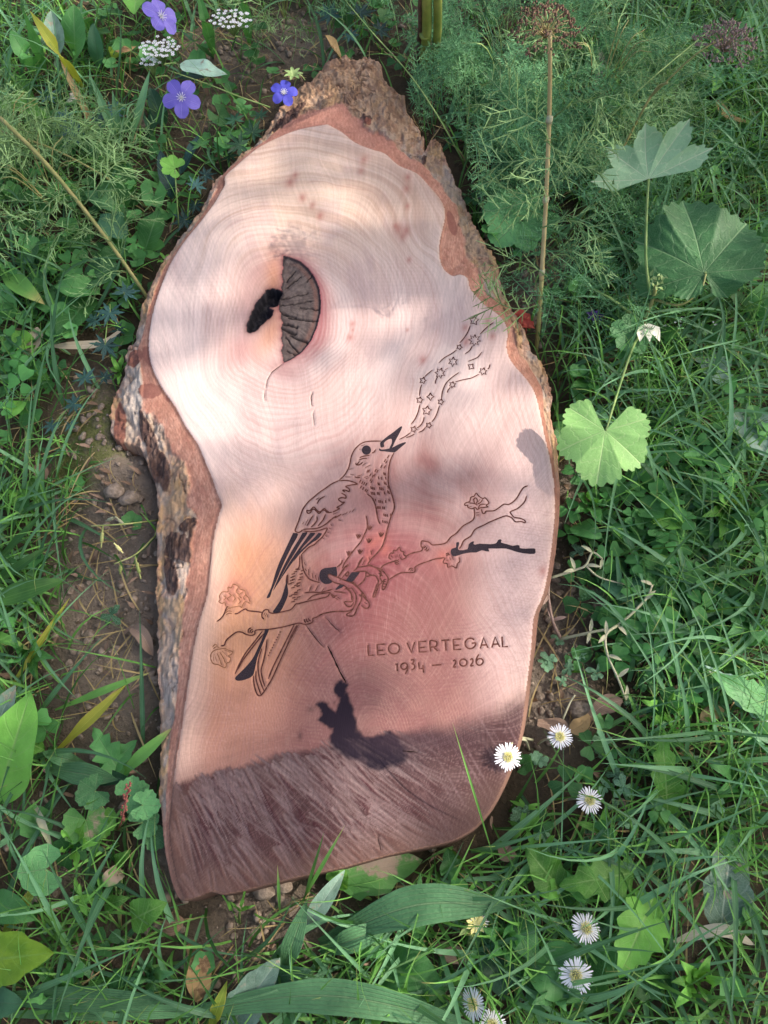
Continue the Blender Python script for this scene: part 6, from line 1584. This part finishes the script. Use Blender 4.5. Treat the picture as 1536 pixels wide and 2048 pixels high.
b_ = gp(235, 1660); root = empty('ground_ivy_plant', b_, 'cluster of pale round scalloped leaves with a red seed spike, left of the slab foot', 'weed')
for (x, y, tx, ty, z, mt) in [(190,1582,152,1600,.06,'mallow'),(285,1610,318,1612,.06,'mallow'),(285,1645,320,1630,.045,'mallow'),(172,1640,180,1690,.04,'soiled'),(310,1672,330,1690,.04,'mallow'),(205,1645,235,1650,.035,'fresh'),(262,1590,300,1570,.045,'mallow')]:
    c = at(x, y, z); mb = MB(); tube(mb, [b_, (b_ + c) / 2 + Vector((0, 0, .008)), c], .0013, .001, 5, 4); mb.build('leaf_stalk', M['stem'], root)
    t = at(tx, ty, z); one('leaf', mt, root, palm, c, (random.uniform(-.2, .2), random.uniform(-.3, 0), 1), t - c, (t - c).length * 1.05, lobes=5, depth=.12, gapdeg=55, teeth=3, tooth=.09, nth=10, nr=5, cup=.1)
mb = MB()
for k in range(34):
    u = k / 34; p = at(244 + 16 * u + random.gauss(0, 3.5), 1640 - 75 * u, .05 + .05 * u); mb.add([p + Vector(v) * .0018 for v in [(1, 0, 0), (0, 1, 0), (-1, 0, 0), (0, -1, 0), (0, 0, 1.2), (0, 0, -1)]], [(0, 1, 4), (1, 2, 4), (2, 3, 4), (3, 0, 4), (1, 0, 5), (2, 1, 5), (3, 2, 5), (0, 3, 5)])
tube(mb, [b_, at(244, 1640, .05), at(260, 1562, .10)], .001, .0006, 4, 4); mb.build('red_seed_spike', M['petal_pink'] if False else plain('red_brown_spike', (.25, .06, .05), (.42, .16, .12), .7, 300), root)
b_ = gp(90, 1800); root = empty('round_leaf_weed', b_, 'single round bluish leaf with long stalk in the lower left', 'weed')
mb = MB(); tube(mb, [b_, at(95, 1770, .04), at(92, 1740, .06)], .0014, .001, 5, 4); mb.build('leaf_stalk', M['stem'], root)
c = at(92, 1738, .06); t = at(45, 1745, .06); one('leaf', 'mallow', root, palm, c, (.1, -.1, 1), t - c, (t - c).length * 1.1, lobes=3, depth=.06, gapdeg=70, teeth=3, tooth=.05, nth=12, nr=5, cup=.05)
weed('yellowing_grass', (5,1880), 'yellow and brown withering blade in the lower left corner', 'grass blade', [(95,1740,.05,0,1880,.01,26,.01,prof_long,{'ripple':.001,'mat':'grass_yellow'}),(66,1600,.01,105,1700,.03,16,.02,prof_long,{'mat':'stem_pale','ripple':0})], stalks=False, lname='grass_blade')
weed('toothed_weed', (240,1860), 'pale green toothed oval leaf below the slab foot at left', 'weed', [(262,1840,.03,334,1805,.05,66,.01,SR,{'nu':24}),(210,1810,.02,260,1795,.04,30,.01,prof_ovate),(245,1740,.02,200,1770,.03,36,.01,SR,{'mat':'soiled'}),(230,1730,.02,262,1700,.035,30,.01,SR)], 'fresh')
weed('broad_leaf_plant', (-30,1900), 'shiny yellow-green leaf in the bottom left corner', 'weed', [(-60,1925,.04,108,1905,.06,120,.012,jag(4,.18),{'mat':'yellowgreen','nu':24,'ripple':.003}),(-20,1800,.02,75,1840,.04,60,.01,prof_ovate),(-40,2000,.02,50,2010,.04,70,.01,prof_ovate,{'mat':'dark'})], 'mid')
# --- bottom
weed('plantain_plant', (640,1905), 'long ribbed plantain leaf arching under the slab foot', 'plantain', [(640,1885,.01,1022,1812,.07,74,.035,prof_long,{'nu':28,'ripple':.002,'label':'longest ribbed leaf','bow':-38}),(640,1905,.01,755,1700,.06,0.1,.02,prof_long),(560,1960,.01,615,1800,.07,40,.02,prof_long,{'nu':18}),(600,1870,.01,690,1740,.05,36,.02,prof_long,{'mat':'grey','nu':18}),(640,1905,.01,780,1850,.04,46,.02,prof_long)], 'plantain', stalks=False)
weed('plantain_plant', (-40,2005), 'very long narrow plantain leaf lying along the bottom edge', 'plantain', [(-60,1995,.02,345,2000,.05,44,.012,prof_long,{'nu':24}),(345,2030,.02,955,2052,.06,62,.03,prof_long,{'nu':26,'bow':-50}),(-40,2030,.01,480,2020,.03,28,.01,prof_long,{'nu':20})], 'plantain', stalks=False)
weed('plantain_plant', (530,2010), 'ribbed leaf crossing in front of the silvery leaf at the bottom', 'plantain', [(535,2012,.03,770,1975,.05,44,.015,prof_long,{'nu':20}),(420,2060,.01,455,1960,.06,26,.02,prof_long,{'mat':'grass_yellow'})], 'plantain', stalks=False)
weed('silvery_leaf_plant', (500,2060), 'felty silver-green crinkled leaf at the bottom edge', 'weed', [(455,2060,.02,560,1915,.05,80,.012,jag(4,.15,prof_lance),{'mat':'grey','nu':26,'ripple':.004}),(520,1960,.02,625,1940,.04,40,.01,prof_ovate,{'mat':'dark'})], 'grey')
weed('soiled_leaf_plant', (745,1800), 'bright green lobed leaf dusted with soil at the foot of the slab', 'weed', [(670,1760,.025,845,1720,.03,100,.004,jag(3,.2,prof_ovate),{'mat':'soiled','nu':24,'ripple':.003}),(670,1770,.03,690,1735,.04,50,.006,prof_ovate)], 'fresh')
weed('ragged_leaf_plant', (900,1750), 'ragged holed leaf at the bottom edge of the slab', 'weed', [(905,1755,.02,895,1695,.04,54,.006,jag(3,.35,prof_ovate),{'nu':20,'ripple':.003})], 'mid')
weed('dark_leaf_plant', (860,1960), 'broad shiny dark leaf near the bottom under the plantain', 'weed', [(760,1925,.02,890,1985,.04,110,.012,prof_ovate,{'ripple':.003,'nu':18}),(835,1960,.01,840,1745,.05,30,.01,jag(5,.4,prof_lance),{'nu':30,'mat':'mid'}),(780,1880,.02,700,1900,.03,50,.01,prof_ovate)], 'mid')
weed('broad_leaf_plant', (1040,1960), 'broad smooth leaf beneath the largest white daisy', 'weed', [(1080,1900,.03,1160,2000,.035,110,.012,prof_ovate,{'ripple':.003,'nu':18}),(1020,1840,.02,1078,1920,.03,60,.01,prof_ovate,{'mat':'mallow'}),(980,1880,.02,1010,2000,.02,70,.01,prof_ovate,{'mat':'dark'}),(720,2030,.02,780,2020,.04,60,.01,SR,{'mat':'fresh'})], 'mid')
weed('crinkled_leaf_plant', (1120,1780), 'crinkled green leaf with a pale midrib right of the slab corner', 'weed', [(1118,1775,.03,1052,1695,.05,76,.008,jag(4,.12,prof_ovate),{'nu':24,'ripple':.004}),(1118,1775,.03,1078,1790,.04,40,.006,prof_ovate)], 'fresh')
weed('dandelion_plant', (1265,1740), 'bright dandelion leaf lying left above the lower white daisies', 'dandelion', [(1270,1745,.03,1118,1772,.05,96,.012,jag(5,.42),{'nu':44,'ripple':.003})], 'fresh')
weed('dandelion_plant', (1300,1790), 'broad bright toothed leaf pointing down beside the lower white daisy', 'dandelion', [(1310,1790,.03,1238,1955,.05,112,.012,jag(5,.30),{'nu':44,'ripple':.003})], 'fresh')
weed('dandelion_plant', (1335,1640), 'bright dandelion leaf standing up among grass on the right', 'dandelion', [(1338,1650,.01,1325,1465,.06,84,.015,jag(6,.40),{'nu':50,'ripple':.003})], 'fresh')
weed('dandelion_plant', (1560,1500), 'grey-green toothed leaf coming in from the right edge', 'dandelion', [(1560,1430,.03,1420,1345,.06,76,.012,jag(5,.25),{'mat':'mallow','nu':36}),(1545,1440,.02,1410,1330,.05,60,.015,jag(5,.3),{'mat':'grey','nu':36})], 'fresh')
weed('grey_leaf_plant', (1470,1860), 'withered grey-blue leaf with a soil patch low on the right', 'weed', [(1440,1870,.02,1468,1650,.03,100,.008,jag(4,.2,prof_ovate),{'mat':'grey','nu':24,'ripple':.003}),(1500,1690,.02,1420,1700,.03,60,.01,prof_ovate,{'mat':'mallow'})], 'grey')
weed('broad_leaf_plant', (1480,640), 'low broad leaves in grass under the big mallow leaf at the right edge', 'weed', [(1500,640,.02,1560,560,.04,60,.01,prof_ovate),(1480,820,.02,1545,920,.04,90,.01,prof_ovate,{'mat':'grey'}),(1400,700,.01,1470,790,.03,70,.01,jag(5,.3),{'mat':'grey','nu':30})], 'mid')
weed('broad_leaf_plant', (1230,1080), 'broad leaves half hidden in the clover right of the slab', 'weed', [(1300,1020,.03,1380,1045,.04,70,.01,prof_ovate,{'mat':'fresh'}),(1150,1050,.02,1205,1075,.04,50,.01,prof_ovate),(1240,1160,.02,1265,1200,.03,90,.008,prof_ovate,{'mat':'dark'}),(1330,1160,.02,1250,1110,.03,60,.01,prof_ovate)], 'mid')
weed('broad_leaf_plant', (1400,290), 'pale toothed leaves in grass right of the pale upturned leaf', 'weed', [(1410,250,.02,1480,300,.04,60,.01,SR,{'nu':20}),(1420,300,.01,1475,320,.03,40,.01,prof_ovate),(1440,60,.02,1520,30,.05,60,.01,prof_ovate)], 'mallow')
weed('ovate_weed', (60,700), 'round clover-like leaves at the left edge below the pale wing', 'weed', [(60,700,.02,30,660,.04,40,.01,prof_ovate),(60,740,.02,100,760,.03,42,.01,prof_ovate),(40,800,.02,10,840,.03,50,.01,prof_ovate),(50,980,.02,20,1010,.03,50,.01,prof_ovate),(60,960,.02,80,1010,.03,40,.01,prof_ovate)], 'fresh')
weed('small_shoot', (240,745), 'small pale green shoot growing against the left bark', 'weed', [(240,745,.02,222,712,.04,10,.004,prof_lance),(240,745,.02,245,706,.04,10,.004,prof_lance),(240,745,.02,262,718,.04,10,.004,prof_lance),(240,745,.02,218,735,.03,9,.004,prof_lance),(240,745,.02,236,770,.03,9,.004,prof_lance),(240,745,.02,225,760,.03,9,.004,prof_lance)], 'fresh')
def rosette(px, py, n, Lpx, wpx, mat, label, cat='weed', pf=prof_ovate, a0=0, nu=14):
    L = []
    for k in range(n):
        a = a0 + k * 6.283 / n + random.uniform(-.25, .25); l_ = Lpx * random.uniform(.7, 1.15)
        L.append((px + 6 * math.cos(a), py + 6 * math.sin(a), .012, px + l_ * math.cos(a), py + l_ * math.sin(a), random.uniform(.045, .08), wpx * random.uniform(.8, 1.15), .016, pf, {'nu': nu, 'ripple': .0025}))
    return weed('weed_rosette', (px, py), label, cat, L, mat, stalks=False)
rosette(1390, 1960, 6, 62, 34, 'fresh', 'bright rosette of oval leaves near the bottom right corner')
rosette(1480, 1560, 5, 60, 30, 'mid', 'rosette of oval leaves at the right edge above the grey withered leaf')
rosette(1110, 1985, 5, 50, 30, 'mallow', 'leafy rosette at the bottom edge right of the sideways daisy')
rosette(840, 2020, 6, 64, 36, 'fresh', 'rosette of pale green leaves at the bottom edge left of the sideways daisy', pf=jag(4, .25), nu=28)
rosette(120, 1990, 6, 66, 36, 'mid', 'leafy rosette under the very long plantain leaf at bottom left', pf=jag(5, .35), nu=30)
rosette(300, 1950, 5, 44, 26, 'mallow', 'small rosette left of the upright tan dead leaf')
rosette(150, 1690, 5, 50, 30, 'fresh', 'small rosette between the pale wing and the round bluish leaf', pf=jag(4, .3), nu=24)
rosette(60, 1310, 5, 50, 22, 'mid', 'narrow-leaved rosette at the left edge below the broad grass blades', pf=prof_lance)
rosette(1180, 1010, 5, 44, 30, 'mid', 'low rosette directly under the sunlit mallow leaf')
rosette(1460, 1020, 6, 56, 34, 'fresh', 'rosette of rounded leaves in clover near the right edge')
rosette(1500, 1240, 5, 52, 28, 'mallow', 'rosette at the right edge between clover and the grey-green toothed leaf')
rosette(1180, 760, 5, 46, 22, 'mid', 'narrow rosette left of the stalk that carries the sunlit leaf', pf=prof_lance)
rosette(1450, 130, 6, 62, 26, 'fresh', 'lance-leaved rosette in grass below the greyish seed head', pf=prof_lance)
rosette(180, 60, 6, 60, 28, 'mid', 'rosette of lance leaves at the top edge left of the side-on blue flower', pf=prof_lance)
rosette(60, 480, 5, 50, 34, 'mallow', 'rosette of broad leaves at the left edge below the wiry plant')
rosette(330, 560, 4, 30, 18, 'mid', 'tiny rosette pressed against the bark left of the knot') if False else None
rosette(1010, 1880, 5, 52, 30, 'mid', 'rosette right of the small yellow flower')
rosette(1330, 1420, 5, 46, 26, 'fresh', 'rosette in grass above the standing dandelion leaf', pf=jag(4, .25), nu=24)
# blades that lean over the slab
weed('grass_tuft', (985,1720), 'long thin grass blade crossing the lower right of the slab face', 'grass blade', [(990,1725,.02,905,1445,.16,4.5,.03,prof_long,{'ripple':0,'fold':.5})], 'grass', stalks=False, lname='grass_blade')
weed('grass_tuft', (610,1790), 'slender grass blades leaning over the bottom edge of the slab', 'grass blade', [(600,1810,.01,690,1650,.12,8,.03,prof_long,{'ripple':0}),(605,1810,.01,648,1665,.11,7,.03,prof_long,{'ripple':0}),(560,1830,.01,555,1730,.09,7,.02,prof_long,{'ripple':0}),(620,1810,.01,560,1960,.02,10,.02,prof_long,{'ripple':0})], 'grass', stalks=False, lname='grass_blade')
weed('grass_tuft', (480,1850), 'small seedling with tiny yellow buds at the slab foot', 'seedling', [(480,1820,.02,495,1765,.06,6,.01,prof_lance),(480,1820,.02,455,1800,.04,6,.01,prof_lance),(480,1820,.02,512,1810,.04,8,.01,prof_lance),(470,1830,.0,440,1780,.05,6,.01,prof_lance)], 'fresh', lname='leaf')
# prostrate hairy stems on the right
for i, (P, rr, lab, mt) in enumerate([([(1120,1275,.01),(1105,1240,.025),(1097,1190,.04),(1100,1150,.04)], .0030, 'pinkish stem rising from the soil to the right edge of the slab', 'stem_pink'), ([(1120,1278,.01),(1180,1265,.03),(1235,1250,.04),(1290,1200,.05),(1305,1170,.05)], .0028, 'pale hairy stem branching over the clover', 'stem_pale'), ([(1235,1250,.04),(1212,1270,.05),(1215,1310,.05),(1235,1355,.045),(1252,1400,.03)], .0026, 'pale stem hooking downwards right of the bare soil', 'stem_pale'), ([(1100,1156,.04),(1150,1140,.045),(1172,1130,.05),(1185,1105,.05),(1205,1118,.045)], .0026, 'pale stem curling from the slab edge into the clover', 'stem_pale'), ([(1172,1132,.05),(1200,1155,.04),(1255,1170,.03)], .0018, 'thin pale side stem near the curling stem', 'stem_pale'), ([(1065,1480,.0),(1040,1475,.05),(1010,1480,.07)], .0022, 'short green stalk reaching the edge daisy', 'stem_pale'), ([(1125,1440,.02),(1140,1405,.03),(1150,1390,.035)], .0020, 'short pale twig standing beside the seed wings', 'stem_pale')]):
    base = at(*P[0]); base = Vector((base.x, base.y, base.z)); mb = MB(); tube(mb, [at(*p) for p in P], rr * .8, rr * .5, 6, 5, wob=.1)
    if i < 4:
        for k in range(5):
            f = P[min(len(P) - 1, 1 + k % (len(P) - 1))]; p = at(*f); a = random.random() * 6.28
            d = Vector((math.cos(a), math.sin(a), .5)); leaf(mb, [p, p + d * .010, p + d * .018 - Vector((0, 0, .003))], .0026, prof_lance, 5, 1, .4)
    centred(mb, 'creeping_stem', M[mt], base, lab, 'creeping stem')
# bean-like plant with pods at left
b_ = gp(318, 1040); root = empty('pod_plant', b_, 'thin pale stem with small green and yellow pods hanging over the bare soil', 'seedling')
mb = MB(); tube(mb, [b_, at(250, 1048, .05), at(182, 1052, .05)], .0014, .0010, 5, 5); tube(mb, [at(310, 1072, .02), at(272, 1108, .045), at(228, 1128, .05)], .0012, .0009, 5, 5); tube(mb, [at(310, 1072, .02), b_], .0012, .0012, 5); mb.build('stem', M['pod'], root)
for (x, y, x2, y2, mt) in [(206,1052,202,1096,'pod'),(228,1086,246,1106,'yellow'),(242,1126,240,1148,'pod'),(270,1112,282,1158,'pod'),(232,1034,250,1052,'stem_pale'),(232,1034,212,1042,'stem_pale')]:
    mb = MB(); a = at(x, y, .048); c = at(x2, y2, .035); tube(mb, [a, a.lerp(c, .35), a.lerp(c, .7), c], .0012, .001, 6, 3)
    tube(mb, [a.lerp(c, .3), a.lerp(c, .5), a.lerp(c, .72)], .0024, .0026, 6, 3); mb.build('pod', M[mt], root)
# seed wings and dead leaves
def wing(P, w, mat, name, label, cat='seed wing', prof=prof_wing, **k):
    base = at(*P[0]); mb = MB(); pts = [at(*p) for p in P]; leaf(mb, pts, w, prof, 14, 3, k.get('fold', .12), k.get('ripple', .001), 9)
    centred(mb, name, M[mat], base, label, cat)
wing([(240,662,.03),(195,688,.03),(100,692,.03)], .0075, 'dead_pale', 'seed_wing', 'long pale seed wing lying on dark cut leaves left of the slab')
wing([(52,712,.02),(66,690,.025),(74,654,.03)], .0125, 'dead_pale', 'seed_wing', 'short blunt beige seed wing at the left edge')
wing([(1195,92,.06),(1206,130,.06),(1192,178,.05)], .008, 'dead_pale', 'seed_wing', 'curved beige seed wing caught in feathery foliage at the top')
wing([(1178,212,.05),(1190,222,.05),(1208,228,.04)], .007, 'dead_brown', 'seed_wing', 'brown scrap of seed wing below the curved beige one')
wing([(1432,196,.05),(1455,230,.05),(1502,248,.045)], .0085, 'dead', 'yellow_leaf', 'curved yellow dead leaf in the grass at the upper right', 'dead leaf', prof_lance)
wing([(1362,902,.02),(1375,885,.02),(1392,868,.025)], .0075, 'dead_brown', 'seed_wing', 'small tan dead leaf right of the sunlit mallow leaf', 'dead leaf', prof_lance)
wing([(1180,1435,.02),(1205,1412,.025),(1245,1400,.03)], .0115, 'dead_brown', 'seed_wing', 'dark brown seed wing on soil, upper of the pair')
wing([(1180,1432,.025),(1160,1452,.025),(1138,1462,.025)], .010, 'dead', 'seed_wing', 'tan seed wing with a rounded tip, lower of the pair')
wing([(1075,1445,.02),(1105,1450,.02),(1142,1458,.022)], .0095, 'dead_brown', 'seed_wing', 'dull brown seed wing half under the tan one')
wing([(1510,1890,.02),(1440,1860,.03),(1340,1885,.02)], .007, 'dead_pale', 'seed_wing', 'thin pale dead blade low on the right', 'dead leaf', prof_lance)
wing([(1400,1440,.02),(1425,1425,.025),(1450,1420,.02)], .009, 'dead', 'seed_wing', 'tan scrap of dead leaf in grass at right', 'dead leaf', prof_lance)
wing([(380,1886,.02),(398,1935,.03),(394,2005,.02)], .0135, 'dead', 'dead_leaf', 'upright tan dead leaf in front of the slab foot', 'dead leaf', prof_wing)
wing([(262,1255,.02),(285,1270,.03),(306,1312,.015)], .009, 'dead_brown', 'dead_leaf', 'grey-brown curled dead leaf on bare soil left of the bark', 'dead leaf', prof_lance, fold=.6)
wing([(870,1890,.015),(900,1905,.02),(940,1920,.015)], .010, 'dead_brown', 'dead_leaf', 'brown dead leaf under the yellow flower', 'dead leaf', prof_lance)
wing([(1020,1690,.02),(1010,1705,.02),(1035,1712,.02)], .010, 'dead_brown', 'dead_leaf', 'brown leathery dead leaf at the lower right corner of the slab', 'dead leaf', prof_ovate)
wing([(230,95,.05),(245,100,.06),(275,92,.055)], .010, 'dead', 'yellow_leaf', 'yellow fading leaf left of the white flower head', 'dead leaf', prof_ovate)
wing([(130,205,.04),(145,195,.05),(160,180,.05)], .010, 'dead_pale', 'dead_leaf', 'pale dry leaf above the dark cut leaves at upper left', 'dead leaf', prof_lance)
wing([(70,930,.02),(85,950,.02),(78,975,.02)], .010, 'dead_brown', 'dead_leaf', 'grey withered leaf scrap at the left edge of the soil', 'dead leaf', prof_ovate)
wing([(330,1835,.02),(345,1845,.02),(368,1840,.02)], .014, 'dead_brown', 'dead_leaf', 'crumpled grey-brown leaf beneath the slab corner', 'dead leaf', prof_ovate, ripple=.004)
# clods big enough to tell apart
for i, (px, py, r, lab) in enumerate([(530,1778,.013,'largest pale soil clod against the bottom edge of the slab'),(566,1770,.011,'pale soil clod right of the largest one at the slab foot'),(568,1800,.009,'small round clod below the pair at the slab foot'),(1160,1425,.015,'big brown clod between slab and seed wings'),(230,985,.014,'dark clod on the mound against the left bark'),(262,1000,.013,'dark clod nearest the bark, beside another'),(302,1840,.006,'small round pebble in grass, left of two'),(315,1850,.006,'small round pebble in grass, right of two'),(180,1270,.008,'small pale clod on bare soil at left')]):
    V, F = CL[i % 8]; b_ = gp(px, py); V2 = V * r
    me = np_mesh('soil_clod', V2 + np.array([0, 0, r * .4]), F); o = link('soil_clod', me, M['clod']); o.location = b_; tag(o, lab, 'soil clod')
# piece of weathered wood sunk in the soil at lower right
mb = MB(); N = 22
P = [gp(1372, 1660 + 190 * k / N, .004) for k in range(N + 1)]; V = []; F = []
for k, p in enumerate(P):
    for j in range(7):
        v = (j - 3) / 3; V.append(p + Vector((v * .026 * (1 - .3 * abs(k / N - .5)) + .006 * math.sin(k * .7), 0, .008 * (1 - v * v) + .004 * noise(k * .9, j * 1.3, 7) - .004 * abs(v))))
for k in range(N):
    for j in range(6): F.append((k * 7 + j, k * 7 + j + 1, (k + 1) * 7 + j + 1, (k + 1) * 7 + j))
mb.add(V, F); centred(mb, 'wood_chip', M['wood_chip'], gp(1372, 1750), 'flat piece of weathered brown wood sunk in the soil at lower right', 'wood scrap')
# ================================================================ the tree that shades the bed (unseen, out of frame at right); its crown is shaped to place the shade
def lit_need(px, py):
    """how open the crown is towards a spot of the ground (openings shaped to let the sun through)"""
    g = cover(px, py, [(760,850,360,150,1.0),(480,830,170,190,1.0),(430,640,110,120,.7),(880,1130,220,190,.9),(470,1130,110,140,.9),(1050,880,190,170,1.0),(600,420,300,130,.8),(900,640,160,70,.7),(1220,880,150,150,1.0),(480,1010,90,90,.9),(700,1300,250,90,.45),(1060,1150,60,200,.8)])
    return g
rs = np.random.default_rng(77)
sdv = np.array(SUN_DIR)
NL = 15000
X = rs.uniform(-2.0, 2.2, NL * 2); Y = rs.uniform(-1.1, 3.2, NL * 2)
px, py = plan_np(X, Y, 0.07)
openness = lit_need(px, py)
clump = fbm(X * 5.0 + 3, Y * 5.0, 401, 3)
p = np.where(rs.random(NL * 2) < (1 - 0.97 * openness), 1.0, 0.0) * np.maximum(sstep(clump, 0.29, 0.43), cover(px, py, [(850,535,130,40,1.3)]))  # one patch kept dense to hide the stalk's shadow on the slab
k = p > 0.5
X, Y = X[k], Y[k]
d = rs.uniform(4.6, 6.4, len(X)) + 0.8 * (noise(X * 3, Y * 3, 402) - .5)
def leaves_at(X, Y, d, rs):
    LP = np.stack([X, Y, np.full(len(X), .07)], 1) + d[:, None] * sdv  # leaves set along the sun rays of the spots they shade
    n = len(LP); s_ = rs.uniform(0.022, 0.042, n)
    nrm = rs.normal(0, 1, (n, 3)); nrm[:, 2] = np.abs(nrm[:, 2]) + .4; nrm /= np.linalg.norm(nrm, axis=1, keepdims=True)
    t1 = np.cross(nrm, rs.normal(0, 1, (n, 3))); t1 /= np.linalg.norm(t1, axis=1, keepdims=True); t2 = np.cross(nrm, t1)
    ring = [(-1.2, 0), (-.5, .55), (.3, .6), (1.3, 0), (.3, -.6), (-.5, -.55)]
    V = np.stack([LP + t1 * (a * s_)[:, None] + t2 * (b * s_)[:, None] + nrm * (0.15 * abs(b) * s_)[:, None] for a, b in ring], 1).reshape(-1, 3)
    return LP, V, (np.arange(n) * 6)[:, None] + np.arange(6)[None], n
LP, V, F, n = leaves_at(X, Y, d, rs)
tc = LP.mean(0); tb = Vector((tc[0] + 0.9, tc[1] + 0.5, -0.02))
tree = empty('shade_tree', tb, 'unseen leafy tree to the right beyond the frame, crown shaped to shade the bed', 'tree')
me = np_mesh('crown', V - np.array(tb), F, {'luv': np.repeat(np.stack([np.full(n, .5), np.full(n, .5), rs.random(n)], 1), 6, 0)}, smoothed=False)
o = link('crown', me, M['mid']); o.parent = tree
mb = MB(); hub = Vector((tc[0] + .5, tc[1] + .3, 2.6))
tube(mb, [tb, tb + Vector((.03, .05, 1.2)), hub], .16, .10, 12, 6, wob=.06); mb.build('trunk', M['wood_chip'], tree)
for j in range(14):
    q = Vector(LP[rs.integers(n)]); mb = MB(); m_ = hub.lerp(q, .5) + Vector((0, 0, .25)); tube(mb, [hub - Vector((0, 0, .1 * (j % 4))), m_, q], .035, .006, 6, 5)
    for _ in range(5):
        w = Vector(LP[rs.integers(n)])
        if (w - q).length < 1.2: tube(mb, [m_.lerp(q, .5), (m_ + w) / 2 + Vector((0, 0, .1)), w], .010, .003, 4, 4)
    mb.build('limb', M['wood_chip'], tree)
r2 = np.random.default_rng(88)
xa_, ya_ = at_np(r2.uniform(690, 1000, 1000), r2.uniform(480, 585, 1000), .07)
_, V, F, n = leaves_at(xa_, ya_, r2.uniform(4.8, 6.2, 1000), r2)  # extra leaves added to block the sun where a stalk's shadow would fall
me = np_mesh('added_shade_leaves', V - np.array(tb), F, {'luv': np.repeat(np.stack([np.full(n, .5), np.full(n, .5), r2.random(n)], 1), 6, 0)}, smoothed=False)
o = link('added_shade_leaves', me, M['mid']); o.parent = tree
